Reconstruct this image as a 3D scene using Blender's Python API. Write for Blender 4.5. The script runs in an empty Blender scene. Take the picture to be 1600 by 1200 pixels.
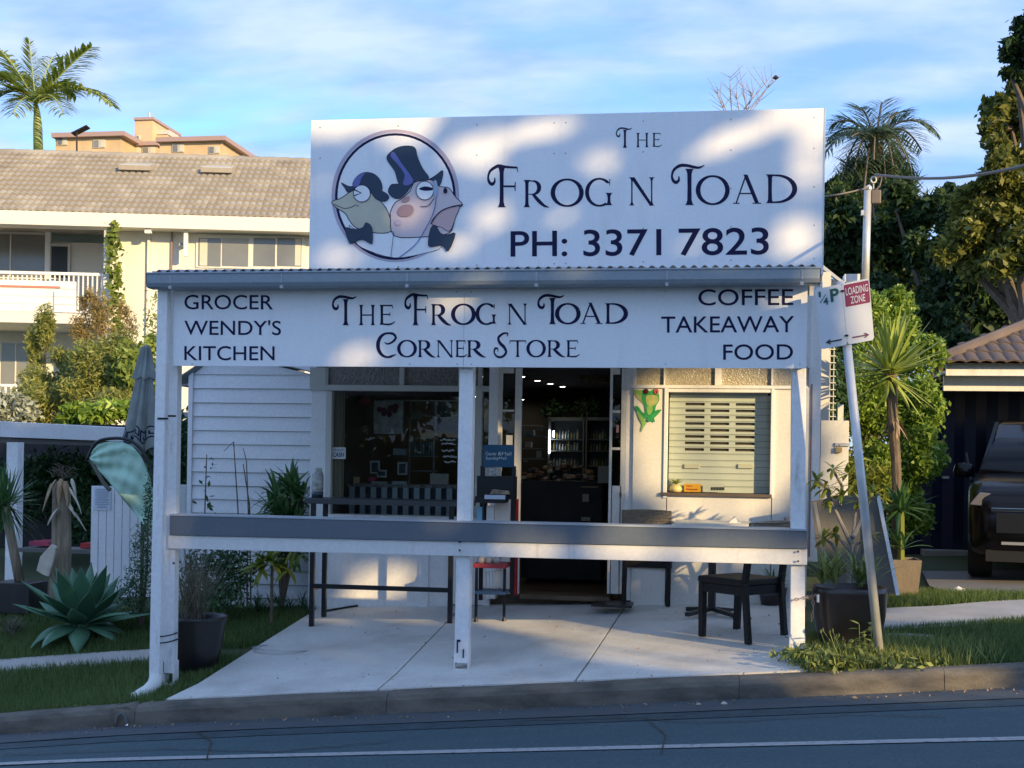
import bpy, math, random
import numpy as np
from mathutils import Vector, Matrix
random.seed(7); rng = np.random.default_rng(11)
R = math.radians
scene = bpy.context.scene
col = scene.collection

# ------------------------------------------------------------------ camera
F = 1950.0; ROLL = R(.9); YAW = R(9.0); CAM = Vector((0, 0, 1.6)); HX, HY = 800.0, 717.0
cd = bpy.data.cameras.new('camera'); cam = bpy.data.objects.new('camera', cd); col.objects.link(cam)
fw = Vector((-math.sin(YAW), math.cos(YAW), 0)); rt = Vector((math.cos(YAW), math.sin(YAW), 0)); up = Vector((0, 0, 1))
cr = rt * math.cos(ROLL) + up * math.sin(ROLL); cu = up * math.cos(ROLL) - rt * math.sin(ROLL)
cam.matrix_world = Matrix(((cr.x, cu.x, -fw.x, CAM.x), (cr.y, cu.y, -fw.y, CAM.y), (cr.z, cu.z, -fw.z, CAM.z), (0, 0, 0, 1)))
cd.sensor_width = 36; cd.lens = 36 * F / 1600; cd.shift_y = (HY - 600) / 1600; cd.clip_end = 3000; cd.clip_start = .05
scene.camera = cam

# ------------------------------------------------------------------ sun, sky, exposure
SUN_EL, SUN_AZ = R(15.0), R(50.0)          # azimuth: to the right of straight behind the camera
S = Vector((math.sin(SUN_AZ) * math.cos(SUN_EL), -math.cos(SUN_AZ) * math.cos(SUN_EL), math.sin(SUN_EL)))
sl = bpy.data.lights.new('sun', 'SUN'); so = bpy.data.objects.new('sun', sl); col.objects.link(so)
sl.energy = 2.0; sl.angle = R(.53); sl.color = (.75, .54, .26)
so.rotation_euler = S.to_track_quat('Z', 'Y').to_euler()
world = bpy.data.worlds.new('World'); scene.world = world; world.use_nodes = True
wt = world.node_tree; wn = wt.nodes; wl = wt.links; wn.clear()
wo = wn.new('ShaderNodeOutputWorld'); bg = wn.new('ShaderNodeBackground'); bg.inputs[1].default_value = .15
sky = wn.new('ShaderNodeTexSky'); sky.sky_type = 'NISHITA'; sky.sun_disc = False
sky.sun_elevation = SUN_EL; sky.sun_rotation = math.atan2(S.x, S.y); sky.air_density = 1.25; sky.dust_density = .5; sky.ozone_density = 2.5
tc = wn.new('ShaderNodeTexCoord'); sep = wn.new('ShaderNodeSeparateXYZ'); wl.new(tc.outputs['Generated'], sep.inputs[0])
# project the cloud deck onto a flat layer: direction / (z + k)
az = wn.new('ShaderNodeMath'); az.operation = 'MAXIMUM'; az.inputs[1].default_value = 0; wl.new(sep.outputs[2], az.inputs[0])
zk = wn.new('ShaderNodeMath'); zk.operation = 'ADD'; zk.inputs[1].default_value = .16; wl.new(az.outputs[0], zk.inputs[0])
dv = wn.new('ShaderNodeVectorMath'); dv.operation = 'DIVIDE'; cz = wn.new('ShaderNodeCombineXYZ')
for i in range(3): wl.new(zk.outputs[0], cz.inputs[i])
wl.new(tc.outputs['Generated'], dv.inputs[0]); wl.new(cz.outputs[0], dv.inputs[1])
mp = wn.new('ShaderNodeMapping'); mp.inputs['Scale'].default_value = (.85, 1.5, .0); mp.inputs['Location'].default_value = (3.4, 1.7, 0); mp.inputs['Rotation'].default_value = (0, 0, R(-12))
wl.new(dv.outputs[0], mp.inputs[0])
nz = wn.new('ShaderNodeTexNoise'); nz.inputs['Scale'].default_value = 2.1; nz.inputs['Detail'].default_value = 9; nz.inputs['Roughness'].default_value = .56; nz.inputs['Distortion'].default_value = .35
wl.new(mp.outputs[0], nz.inputs['Vector'])
cr1 = wn.new('ShaderNodeValToRGB'); cr1.color_ramp.elements[0].position = .30; cr1.color_ramp.elements[1].position = .57
cr1.color_ramp.elements[0].color = (0, 0, 0, 1); cr1.color_ramp.elements[1].color = (.95, .95, .95, 1); wl.new(nz.outputs[0], cr1.inputs[0])
nz2 = wn.new('ShaderNodeTexNoise'); nz2.inputs['Scale'].default_value = 4.2; nz2.inputs['Detail'].default_value = 7
wl.new(mp.outputs[0], nz2.inputs['Vector'])
cr2 = wn.new('ShaderNodeValToRGB'); cr2.color_ramp.elements[0].position = .35; cr2.color_ramp.elements[1].position = .68
cr2.color_ramp.elements[0].color = (.60, .98, 1.75, 1); cr2.color_ramp.elements[1].color = (1.15, 1.42, 1.98, 1); wl.new(nz2.outputs[0], cr2.inputs[0])
tint = wn.new('ShaderNodeMixRGB'); tint.blend_type = 'MULTIPLY'; tint.inputs[0].default_value = 1; tint.inputs[2].default_value = (.28, .38, .60, 1)
wl.new(sky.outputs[0], tint.inputs[1])
mx = wn.new('ShaderNodeMixRGB'); wl.new(cr1.outputs[0], mx.inputs[0]); wl.new(tint.outputs[0], mx.inputs[1]); wl.new(cr2.outputs[0], mx.inputs[2])
wl.new(mx.outputs[0], bg.inputs[0]); wl.new(bg.outputs[0], wo.inputs[0])
vs = scene.view_settings; vs.view_transform = 'Standard'; vs.look = 'None'; vs.exposure = 2.08; vs.gamma = 1.0; vs.use_curve_mapping = False
scene.render.engine = 'CYCLES'
scene.cycles.max_bounces = 8; scene.cycles.transparent_max_bounces = 12

# ------------------------------------------------------------------ measuring helpers
def ray(px, py):
    a = px - HX; b = py - HY
    u = a * math.cos(ROLL) + b * math.sin(ROLL); v = -a * math.sin(ROLL) + b * math.cos(ROLL)
    return (fw.x + rt.x * u / F, fw.y + rt.y * u / F, -v / F)
def W(px, py, Y):
    d = ray(px, py); t = Y / d[1]; return Vector((d[0] * t, Y, CAM.z + d[2] * t))
def gz(x, Y):
    xx = x + 1.85
    front = -.023 + .088 * xx - .01 * max(0, -xx - 1.5) ** 2
    front = max(-1.2, min(1.2, front))
    back = max(-.05, min(.45, .22 + .045 * xx))
    if Y < 9.3: return front + .07 * (max(Y, 8.3) - 9.3)
    t = min(1, (Y - 9.3) / 2.2)
    return front * (1 - t) + back * t + .01 * max(0, min(Y, 60) - 11.5)
def G(px, py, dz=0):
    d = ray(px, py); Y = 4.
    while Y < 60:
        t = Y / d[1]
        if CAM.z + d[2] * t < gz(d[0] * t, Y) + dz: break
        Y += .01
    return Vector((d[0] * t, Y, gz(d[0] * t, Y) + dz))
class Frame:                                # a rotated building frame, local coordinates from its own origin
    def __init__(s, o, yaw): s.o = Vector(o); s.m = Matrix.Rotation(-yaw, 3, 'Z'); s.yaw = yaw
    def W(s, px, py, Y):
        d = s.m @ Vector(ray(px, py)); c = s.m @ (CAM - s.o); t = (Y - c.y) / d.y; return c + d * t

# ------------------------------------------------------------------ materials
def _new(name):
    m = bpy.data.materials.new(name); m.use_nodes = True; t = m.node_tree; return m, t, t.nodes['Principled BSDF']
def mat(name, c, rough=.6, var=.12, scale=4, bump=0, bscale=60, metal=0, spec=.5, c2=None, emit=0, stretch=None, coat=0, det=4):
    m, t, b = _new(name); n = t.nodes; l = t.links
    b.inputs['Roughness'].default_value = rough; b.inputs['Metallic'].default_value = metal
    b.inputs['Specular IOR Level'].default_value = spec; b.inputs['Coat Weight'].default_value = coat
    co = n.new('ShaderNodeTexCoord'); src = co.outputs['Object']
    if stretch:
        mpn = n.new('ShaderNodeMapping'); mpn.inputs['Scale'].default_value = stretch; l.new(src, mpn.inputs[0]); src = mpn.outputs[0]
    nzz = n.new('ShaderNodeTexNoise'); nzz.inputs['Scale'].default_value = scale; nzz.inputs['Detail'].default_value = det; l.new(src, nzz.inputs['Vector'])
    rp = n.new('ShaderNodeValToRGB'); rp.color_ramp.elements[0].position = .3; rp.color_ramp.elements[1].position = .7
    a = c2 or tuple(x * (1 - var) for x in c)
    rp.color_ramp.elements[0].color = (*a, 1); rp.color_ramp.elements[1].color = (*[min(1, x * (1 + (0 if c2 else var * .5))) for x in c], 1)
    l.new(nzz.outputs[0], rp.inputs[0]); l.new(rp.outputs[0], b.inputs['Base Color'])
    if bump:
        bn = n.new('ShaderNodeTexNoise'); bn.inputs['Scale'].default_value = bscale; bn.inputs['Detail'].default_value = 4; l.new(src, bn.inputs['Vector'])
        bp = n.new('ShaderNodeBump'); bp.inputs['Strength'].default_value = bump; bp.inputs['Distance'].default_value = .01
        l.new(bn.outputs[0], bp.inputs['Height']); l.new(bp.outputs[0], b.inputs['Normal'])
    if emit: b.inputs['Emission Color'].default_value = (*c, 1); b.inputs['Emission Strength'].default_value = emit
    return m
def mat_stain(name, c, dirt, rough=.5, amt=.5, stretch=(3, 3, .35), scale=2.2, bump=.05, fine=40, lo=.52, hi=.78, fv=.93):
    """paint or concrete with shaped stains and fine speckle"""
    m, t, b = _new(name); n = t.nodes; l = t.links; b.inputs['Roughness'].default_value = rough
    co = n.new('ShaderNodeTexCoord'); mpn = n.new('ShaderNodeMapping'); mpn.inputs['Scale'].default_value = stretch; l.new(co.outputs['Object'], mpn.inputs[0])
    a = n.new('ShaderNodeTexNoise'); a.inputs['Scale'].default_value = scale; a.inputs['Detail'].default_value = 8; a.inputs['Roughness'].default_value = .62; l.new(mpn.outputs[0], a.inputs['Vector'])
    r1 = n.new('ShaderNodeValToRGB'); r1.color_ramp.elements[0].position = lo; r1.color_ramp.elements[1].position = hi; r1.color_ramp.elements[1].color = (amt, amt, amt, 1); l.new(a.outputs[0], r1.inputs[0])
    f2 = n.new('ShaderNodeTexNoise'); f2.inputs['Scale'].default_value = fine; f2.inputs['Detail'].default_value = 4; l.new(co.outputs['Object'], f2.inputs['Vector'])
    r2 = n.new('ShaderNodeValToRGB'); r2.color_ramp.elements[0].position = .3; r2.color_ramp.elements[1].position = .7
    r2.color_ramp.elements[0].color = (*[x * fv for x in c], 1); r2.color_ramp.elements[1].color = (*[min(1, x * 1.04) for x in c], 1); l.new(f2.outputs[0], r2.inputs[0])
    mm = n.new('ShaderNodeMixRGB'); l.new(r1.outputs[0], mm.inputs[0]); l.new(r2.outputs[0], mm.inputs[1]); mm.inputs[2].default_value = (*dirt, 1); l.new(mm.outputs[0], b.inputs['Base Color'])
    bp = n.new('ShaderNodeBump'); bp.inputs['Strength'].default_value = bump; bp.inputs['Distance'].default_value = .01; l.new(f2.outputs[0], bp.inputs['Height']); l.new(bp.outputs[0], b.inputs['Normal'])
    return m
def leafmat(name, dark, light, trans=.35, rough=.45, nscale=1.5):
    m, t, b = _new(name); n = t.nodes; l = t.links
    b.inputs['Roughness'].default_value = rough; b.inputs['Specular IOR Level'].default_value = .35
    g = n.new('ShaderNodeNewGeometry'); co = n.new('ShaderNodeTexCoord')
    nn = n.new('ShaderNodeTexNoise'); nn.inputs['Scale'].default_value = nscale; l.new(co.outputs['Object'], nn.inputs['Vector'])
    ad = n.new('ShaderNodeMath'); ad.operation = 'ADD'; l.new(g.outputs['Random Per Island'], ad.inputs[0]); l.new(nn.outputs[0], ad.inputs[1])
    hf = n.new('ShaderNodeMath'); hf.operation = 'MULTIPLY'; hf.inputs[1].default_value = .5; l.new(ad.outputs[0], hf.inputs[0])
    rp = n.new('ShaderNodeValToRGB'); rp.color_ramp.elements[0].position = .2; rp.color_ramp.elements[1].position = .85
    rp.color_ramp.elements[0].color = (*dark, 1); rp.color_ramp.elements[1].color = (*light, 1); l.new(hf.outputs[0], rp.inputs[0])
    l.new(rp.outputs[0], b.inputs['Base Color'])
    tr = n.new('ShaderNodeBsdfTranslucent'); l.new(rp.outputs[0], tr.inputs[0])
    mxs = n.new('ShaderNodeMixShader'); mxs.inputs[0].default_value = trans; l.new(b.outputs[0], mxs.inputs[1]); l.new(tr.outputs[0], mxs.inputs[2])
    l.new(mxs.outputs[0], n['Material Output'].inputs[0]); return m
def glassmat(name, tint=(1, 1, 1), refl=1.0, rough=0.0, base=.04):
    m, t, b = _new(name); n = t.nodes; l = t.links
    tr = n.new('ShaderNodeBsdfTransparent'); tr.inputs[0].default_value = (*tint, 1)
    gl = n.new('ShaderNodeBsdfGlossy'); gl.inputs['Roughness'].default_value = rough; gl.inputs[0].default_value = (refl, refl, refl, 1)
    lw = n.new('ShaderNodeLayerWeight'); lw.inputs[0].default_value = .5; fr = n.new('ShaderNodeMath'); fr.operation = 'POWER'; fr.inputs[1].default_value = 5; l.new(lw.outputs['Facing'], fr.inputs[0])
    ad = n.new('ShaderNodeMath'); ad.operation = 'ADD'; ad.inputs[1].default_value = base + .006; ad.use_clamp = True; l.new(fr.outputs[0], ad.inputs[0])
    ms = n.new('ShaderNodeMixShader'); l.new(ad.outputs[0], ms.inputs[0]); l.new(tr.outputs[0], ms.inputs[1]); l.new(gl.outputs[0], ms.inputs[2])
    l.new(ms.outputs[0], n['Material Output'].inputs[0]); return m

M = {}
M['white'] = mat_stain('white_paint', (.84, .84, .83), (.42, .38, .32), .5, .35)
M['whiteclean'] = mat_stain('white_sign_sheet', (.86, .87, .88), (.60, .59, .56), .42, .32, (3, 3, .5), 1.6, .0, fv=.985)
M['weather'] = mat_stain('weatherboard_paint', (.82, .83, .84), (.6, .5, .48), .45, .3, (1, 1, 4), 2.0, .03)
M['cream'] = mat_stain('cream_panel', (.76, .74, .68), (.55, .5, .42), .55, .3)
M['post'] = mat_stain('post_paint', (.84, .84, .83), (.30, .26, .22), .5, .5, (6, 6, 1.2), 2.6, .06, 30, .56, .74)
M['railboard'] = mat_stain('rail_underboard_paint', (.74, .73, .70), (.46, .28, .16), .5, .55, (9, 9, .6), 1.6, .06, 30, .58, .8)
M['railgrey'] = mat_stain('grey_rail_paint', (.125, .15, .18), (.2, .2, .2), .38, .35, (1, 1, 3), 2, .04)
M['gutter'] = mat_stain('gutter_grey', (.26, .31, .35), (.42, .42, .40), .4, .4, (1.5, 1, 4), 1.4, .02)
M['zinc'] = mat('corrugated_zinc', (.22, .25, .27), .4, .2, 3, metal=.4)
M['navy'] = mat('navy_lettering', (.010, .010, .055), .6, .05, spec=.2)
M['concrete'] = mat_stain('patio_concrete', (.72, .71, .66), (.40, .37, .33), .8, .75, (1, 1, 1), 1.7, .2, 60, .44, .74, fv=.88)
M['path'] = mat_stain('path_concrete', (.48, .46, .42), (.28, .26, .23), .85, .6, (1, 1, 1), 2.2, .2, 80, .42, .7)
M['kerb'] = mat_stain('kerb_concrete', (.17, .15, .12), (.04, .038, .035), .9, .85, (1, 1, 3), 2.5, .35, 70, .4, .7)
M['channel'] = mat_stain('channel_concrete', (.075, .09, .10), (.05, .058, .065), .9, .6, (.5, 4, 1), 2, .3, 60, .4, .7)
M['asphalt'] = mat_stain('asphalt', (.055, .105, .125), (.036, .07, .085), .85, .6, (.25, 1.6, 1), 2.2, .8, 48, .42, .66, fv=.6)
M['line'] = mat_stain('road_line_paint', (.36, .37, .37), (.10, .10, .10), .7, .8, (2, 2, 1), 14, .3, 90, .52, .68)
M['soil'] = mat('soil', (.06, .045, .03), .95, .4, 12, .6, 40)
M['lawn'] = mat('lawn_base', (.045, .085, .022), .95, .5, 3.5, .7, 60, c2=(.07, .065, .03))
M['grass'] = leafmat('grass_blades', (.05, .11, .03), (.21, .28, .09), .3, .7, .9)
M['drygrass'] = leafmat('dry_weeds', (.08, .13, .03), (.36, .40, .13), .3, .7)
M['black'] = mat('black_metal', (.012, .012, .014), .4, .2, 8)
M['wicker'] = mat('wicker_black', (.010, .009, .009), .55, .3, 30, .3, 120, spec=.3)
M['wickertan'] = mat('wicker_taupe', (.30, .25, .18), .6, .3, 40, .8, 140)
M['potblack'] = mat('black_pot_glaze', (.014, .013, .016), .32, .4, 2.5, .15, 12, c2=(.03, .024, .02))
M['potbrown'] = mat('dark_brown_pot', (.045, .032, .024), .28, .3, 2.5, .1, 10)
M['gum'] = mat('galvanised_pole', (.62, .63, .62), .38, .15, 9, metal=.35)
M['signwhite'] = mat('reflective_sign_white', (.66, .68, .70), .4, .06, 3)
M['red'] = mat('sign_red', (.27, .03, .08), .45, .1, 6)
M['green'] = mat('sign_green', (.01, .10, .07), .5, .1)
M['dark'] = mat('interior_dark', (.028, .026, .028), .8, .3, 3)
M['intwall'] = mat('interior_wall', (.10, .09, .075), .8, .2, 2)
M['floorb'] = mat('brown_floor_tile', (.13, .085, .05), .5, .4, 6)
M['glass'] = glassmat('window_glass', (.80, .84, .84), .9, 0, .015)
M['frost'] = mat('obscure_glass', (.20, .17, .15), .12, .3, 25, 1.0, 55, spec=.9)
M['frostl'] = mat('obscure_glass_pale', (.50, .45, .34), .2, .25, 30, 1.0, 60, spec=.7)
M['shutter'] = mat('roller_shutter', (.66, .68, .65), .45, .08, 3)
M['slotd'] = mat('shutter_slot', (.10, .075, .055), .5, .3, 10)
M['timber'] = mat('old_timber', (.32, .25, .17), .8, .35, 6, .5, 30, stretch=(6, 6, .8))
M['husk'] = mat('palm_husk', (.48, .36, .20), .7, .5, 8, .4, 30, c2=(.22, .10, .05))
M['huskp'] = mat('pale_husk', (.55, .48, .38), .7, .35, 8, .4, 30)
M['brick'] = mat('orange_render', (.64, .47, .28), .8, .15, .6)
M['tile'] = mat('roof_tile_concrete', (.43, .39, .32), .85, .3, 1.2, .3, 25, c2=(.27, .24, .20))
M['tiler'] = mat('roof_tile_red', (.15, .115, .10), .8, .4, 1.2, .3, 25)
M['render'] = mat_stain('cream_render', (.76, .74, .67), (.5, .45, .36), .85, .3, (1, 1, .3), 1.2, .05)
M['aptwin'] = mat('apartment_window', (.20, .21, .20), .15, .3, .6, spec=.8)
M['aptdark'] = mat('apartment_recess', (.12, .09, .08), .8, .3, 1)
M['navywall'] = mat('navy_cladding', (.008, .012, .045), .5, .2, 2)
M['carpaint'] = mat('car_black_paint', (.004, .004, .005), .2, .1, 2, spec=.3)
M['carglass'] = mat('car_glass', (.015, .015, .015), .05, .1, 2, spec=1)
M['tyre'] = mat('tyre_rubber', (.012, .012, .012), .85, .2, 9)
M['chrome'] = mat('chrome', (.55, .55, .56), .15, .1, 2, metal=1)
M['bark'] = mat('bark', (.16, .12, .085), .9, .4, 9, .8, 30, stretch=(3, 3, 1))
M['palmbark'] = mat('palm_trunk', (.36, .36, .22), .7, .25, 5, .3, 20)
M['shaft'] = mat('crownshaft', (.30, .38, .12), .5, .2, 4)
M['mint'] = mat('mint_flag_cloth', (.46, .70, .55), .6, .2, 3.5, .3, 6)
M['umb'] = mat('umbrella_cloth', (.27, .30, .28), .85, .3, 5, .3, 12)
M['blue'] = mat('news_board_blue', (.015, .10, .20), .4, .1)
M['ltxt'] = mat('pale_print', (.62, .68, .70), .6, .05)
M['paper'] = mat('paper_white', (.72, .72, .70), .7, .15, 9)
M['yellow'] = mat('yellow_card', (.85, .42, .03), .5, .1)
M['redpaint'] = mat('red_paint', (.42, .02, .03), .4, .2)
M['greyboard'] = mat_stain('weathered_grey_board', (.14, .135, .12), (.11, .10, .09), .85, .6, (2, 2, 1), 2.5, .3, 50)
M['stonepot'] = mat_stain('stone_planter', (.22, .18, .13), (.12, .10, .08), .9, .5, (2, 2, 1), 2.5, .4, 40)
M['mulch'] = mat('mulch', (.22, .10, .05), .95, .5, 25, .9, 50)
M['L_palm'] = leafmat('palm_leaf', (.12, .19, .02), (.52, .55, .10), .4, .4)
M['L_queen'] = leafmat('queen_palm_leaf', (.05, .10, .06), (.20, .28, .15), .3, .4)
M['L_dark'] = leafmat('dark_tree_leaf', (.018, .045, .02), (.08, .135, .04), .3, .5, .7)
M['L_sunny'] = leafmat('warm_tree_leaf', (.03, .06, .012), (.30, .30, .06), .35, .45, .8)  # warm sun and dark shade are both put into these leaf colours
M['L_street'] = leafmat('street_tree_leaf', (.10, .16, .11), (.22, .32, .22), .45, .6)  # leaves lightened to bounce fill onto the shaded shopfront
M['L_hedge'] = leafmat('hedge_leaf', (.08, .16, .015), (.46, .62, .11), .4, .35, 1.4)
M['L_bamboo'] = leafmat('bamboo_leaf', (.12, .17, .04), (.48, .48, .15), .4, .45, 1.2)
M['L_rust'] = leafmat('rusty_leaf', (.24, .19, .06), (.50, .38, .16), .4, .5)
M['L_yucca'] = leafmat('yucca_leaf', (.14, .22, .04), (.56, .64, .16), .3, .35, 2)
M['L_cordy'] = leafmat('cordyline_leaf', (.03, .09, .035), (.14, .27, .08), .25, .4, 2)
M['L_agave'] = leafmat('agave_leaf', (.05, .15, .085), (.15, .31, .18), .1, .4, 2)
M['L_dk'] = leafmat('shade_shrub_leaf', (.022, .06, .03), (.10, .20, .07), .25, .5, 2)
M['L_lily'] = leafmat('lily_leaf', (.10, .16, .02), (.34, .36, .06), .3, .4, 2)
M['L_spider'] = leafmat('strappy_leaf', (.07, .13, .02), (.42, .46, .14), .3, .4, 3)
M['L_dry'] = leafmat('dry_grass_leaf', (.10, .10, .07), (.30, .26, .18), .3, .6, 3)
M['L_vine'] = leafmat('vine_leaf', (.10, .16, .03), (.36, .44, .10), .35, .5, 3)
def flat(name, c, r=.5, e=0):
    if name not in M: M[name] = mat(name, c, r, .06, 6, emit=e)
    return M[name]

# ------------------------------------------------------------------ mesh helpers
ORG = {}
def tagit(o, label=None, cat=None, group=None, kind=None):
    if label: o['label'] = label
    if cat: o['category'] = cat
    if group: o['group'] = group
    if kind: o['kind'] = kind
    return o
def thing(name, label, cat, loc=(0, 0, 0), group=None, rotz=0, local=False):
    o = bpy.data.objects.new(name, None); col.objects.link(o); o.location = loc; o.rotation_euler = (0, 0, rotz)
    o.empty_display_size = .1; ORG[o] = Vector((0, 0, 0)) if local else Vector(loc)
    return tagit(o, label, cat, group)
def link(name, me, m, parent=None, loc=None, rot=None, org=None):
    if m and not me.materials: me.materials.append(m)
    o = bpy.data.objects.new(name, me); col.objects.link(o)
    if parent: o.parent = parent; ORG[o] = ORG[parent] if org is None else org
    else: ORG[o] = org or Vector((0, 0, 0))
    if loc is not None: o.location = Vector(loc) - (ORG[parent] if parent else Vector((0, 0, 0)))
    if rot is not None: o.rotation_euler = rot
    return o
class MB:
    def __init__(s): s.v = []; s.f = []
    def add(s, vs, fs):
        k = len(s.v); s.v += [tuple(p) for p in vs]; s.f += [tuple(i + k for i in f) for f in fs]; return s
    def box(s, x0, x1, y0, y1, z0, z1):
        if x0 > x1: x0, x1 = x1, x0
        if y0 > y1: y0, y1 = y1, y0
        if z0 > z1: z0, z1 = z1, z0
        return s.add([(x0, y0, z0), (x1, y0, z0), (x1, y1, z0), (x0, y1, z0), (x0, y0, z1), (x1, y0, z1), (x1, y1, z1), (x0, y1, z1)],
                     [(0, 3, 2, 1), (4, 5, 6, 7), (0, 1, 5, 4), (1, 2, 6, 5), (2, 3, 7, 6), (3, 0, 4, 7)])
    def prism(s, pts, vec):
        n = len(pts); pts = [Vector(p) for p in pts]; vec = Vector(vec)
        nrm = sum(((pts[i] - pts[0]).cross(pts[(i + 1) % n] - pts[0]) for i in range(1, n - 1)), Vector((0, 0, 0)))
        if nrm.dot(vec) > 0: pts = pts[::-1]
        return s.add(pts + [p + vec for p in pts], [tuple(range(n)), tuple(range(2 * n - 1, n - 1, -1))] + [(i, i + n, (i + 1) % n + n, (i + 1) % n) for i in range(n)])
    def poly(s, pts): return s.add(pts, [tuple(range(len(pts)))])
    def beam(s, a, b, w, h, upv=(0, 0, 1)):
        a = Vector(a); b = Vector(b); d = (b - a).normalized(); u = Vector(upv)
        if abs(d.dot(u)) > .95: u = Vector((0, 1, 0))
        r_ = d.cross(u).normalized() * w / 2; u = r_.cross(d).normalized() * h / 2
        vs = [a - r_ - u, a + r_ - u, a + r_ + u, a - r_ + u, b - r_ - u, b + r_ - u, b + r_ + u, b - r_ + u]
        return s.add(vs, [(0, 1, 2, 3), (7, 6, 5, 4), (0, 4, 5, 1), (1, 5, 6, 2), (2, 6, 7, 3), (3, 7, 4, 0)])
    def tube(s, pts, rad, n=8, cap=True):
        pts = [Vector(p) for p in pts]
        if not hasattr(rad, '__len__'): rad = [rad] * len(pts)
        k = len(s.v); ref = None
        for i, p in enumerate(pts):
            d = (pts[min(i + 1, len(pts) - 1)] - pts[max(i - 1, 0)]).normalized()
            if ref is None: ref = Vector((1, 0, 0)) if abs(d.x) < .8 else Vector((0, 1, 0))
            a = (ref - d * ref.dot(d)).normalized(); ref = a; b = d.cross(a)
            for j in range(n):
                t = 2 * math.pi * j / n; s.v.append(tuple(p + (a * math.cos(t) + b * math.sin(t)) * rad[i]))
        for i in range(len(pts) - 1):
            for j in range(n): s.f.append((k + i * n + j, k + i * n + (j + 1) % n, k + (i + 1) * n + (j + 1) % n, k + (i + 1) * n + j))
        if cap:
            s.f.append(tuple(k + j for j in range(n))[::-1]); s.f.append(tuple(k + (len(pts) - 1) * n + j for j in range(n)))
        return s
    def lathe(s, c, prof, n=28, sx=1, sy=1, cap=False, wob=0, folds=0):
        c = Vector(c); k = len(s.v)
        for r_, z in prof:
            for j in range(n):
                t = 2 * math.pi * j / n; rr = r_ * (1 + (wob * math.cos(folds * t) if folds else 0))
                s.v.append((c.x + rr * math.cos(t) * sx, c.y + rr * math.sin(t) * sy, c.z + z))
        for i in range(len(prof) - 1):
            for j in range(n): s.f.append((k + i * n + j, k + i * n + (j + 1) % n, k + (i + 1) * n + (j + 1) % n, k + (i + 1) * n + j))
        if cap:
            s.f.append(tuple(k + j for j in range(n))[::-1]); s.f.append(tuple(k + (len(prof) - 1) * n + j for j in range(n)))
        return s
    def blade(s, base, az, el, length, w, droop=.6, n=5, fold=.25, twist=0, wprof=None):
        """a strap leaf: starts along (az, el) and droops; folded down its midrib"""
        base = Vector(base); p = base.copy(); step = length / n; e = el; side = Vector((-math.sin(az), math.cos(az), 0)); k = len(s.v)
        for i in range(n + 1):
            t = i / n; ww = w * ((wprof(t)) if wprof else min(1, .35 + 3 * t) * (1 - t ** 2.2)) / 2
            d = Vector((math.cos(az) * math.cos(e), math.sin(az) * math.cos(e), math.sin(e))); nn = side.cross(d).normalized()
            sd = (side * math.cos(twist * t) + nn * math.sin(twist * t))
            s.v += [tuple(p + sd * ww), tuple(p + nn * (-abs(ww) * fold)), tuple(p - sd * ww)]
            p = p + d * step; e -= droop / n * (0.5 + t)
        for i in range(n):
            a = k + i * 3; s.f += [(a, a + 1, a + 4, a + 3), (a + 1, a + 2, a + 5, a + 4)]
        return p
    def build(s, name, m, parent=None, smooth=False, bevel=0, label=None, solid=0):
        o0 = ORG[parent] if parent else Vector((0, 0, 0))
        me = bpy.data.meshes.new(name)
        vs = s.v if o0.length == 0 else [(a - o0.x, b - o0.y, c - o0.z) for a, b, c in s.v]
        me.from_pydata(vs, [], s.f); me.update()
        if smooth:
            for p in me.polygons: p.use_smooth = True
        o = link(name, me, m, parent)
        if solid: md = o.modifiers.new('thick', 'SOLIDIFY'); md.thickness = solid; md.offset = 0
        if bevel: md = o.modifiers.new('edge', 'BEVEL'); md.width = bevel; md.segments = 2; md.limit_method = 'ANGLE'
        if label: o['label'] = label
        return o
def pbox(px0, px1, py0, py1, Y, d, name, m, parent, bevel=0, label=None, mode='build', mb=None):
    """box whose front face (plane Y) spans the measured rectangle; depth d goes back"""
    cx, cy = (px0 + px1) / 2, (py0 + py1) / 2
    x0 = W(px0, cy, Y).x; x1 = W(px1, cy, Y).x; z1 = W(cx, py0, Y).z; z0 = W(cx, py1, Y).z
    b = mb or MB(); b.box(x0, x1, Y, Y + d, z0, z1)
    return b if mb else b.build(name, m, parent, bevel=bevel, label=label)
def leaves_np(P, size, aspect=.45, name='foliage', m=None, parent=None, up_bias=.3, kind=None, droop=None):
    """N rhombic leaves at points P (numpy Nx3) in random orientation"""
    N = len(P); o0 = np.array(ORG[parent]) if parent else np.zeros(3)
    a = rng.normal(size=(N, 3)); 
    if droop is not None: a[:, 2] = a[:, 2] * .4 - droop
    a /= np.linalg.norm(a, axis=1)[:, None]
    b = rng.normal(size=(N, 3)); b[:, 2] *= (1 - up_bias); b -= (a * b).sum(1)[:, None] * a; b /= np.linalg.norm(b, axis=1)[:, None]
    sz = (size * (0.6 + .8 * rng.random(N)))[:, None]
    c = P - o0
    V = np.stack([c - a * sz * .5, c + b * sz * aspect * .5 + a * sz * .05, c + a * sz * .5, c - b * sz * aspect * .5 + a * sz * .05], 1).reshape(-1, 3)
    me = bpy.data.meshes.new(name); me.vertices.add(4 * N); me.vertices.foreach_set('co', V.astype(np.float32).ravel())
    me.loops.add(4 * N); me.loops.foreach_set('vertex_index', np.arange(4 * N, dtype=np.int32))
    me.polygons.add(N); me.polygons.foreach_set('loop_start', np.arange(0, 4 * N, 4, dtype=np.int32)); me.polygons.foreach_set('loop_total', np.full(N, 4, dtype=np.int32))
    me.update(calc_edges=True); o = link(name, me, m, parent)
    if kind: o['kind'] = kind
    return o
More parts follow.
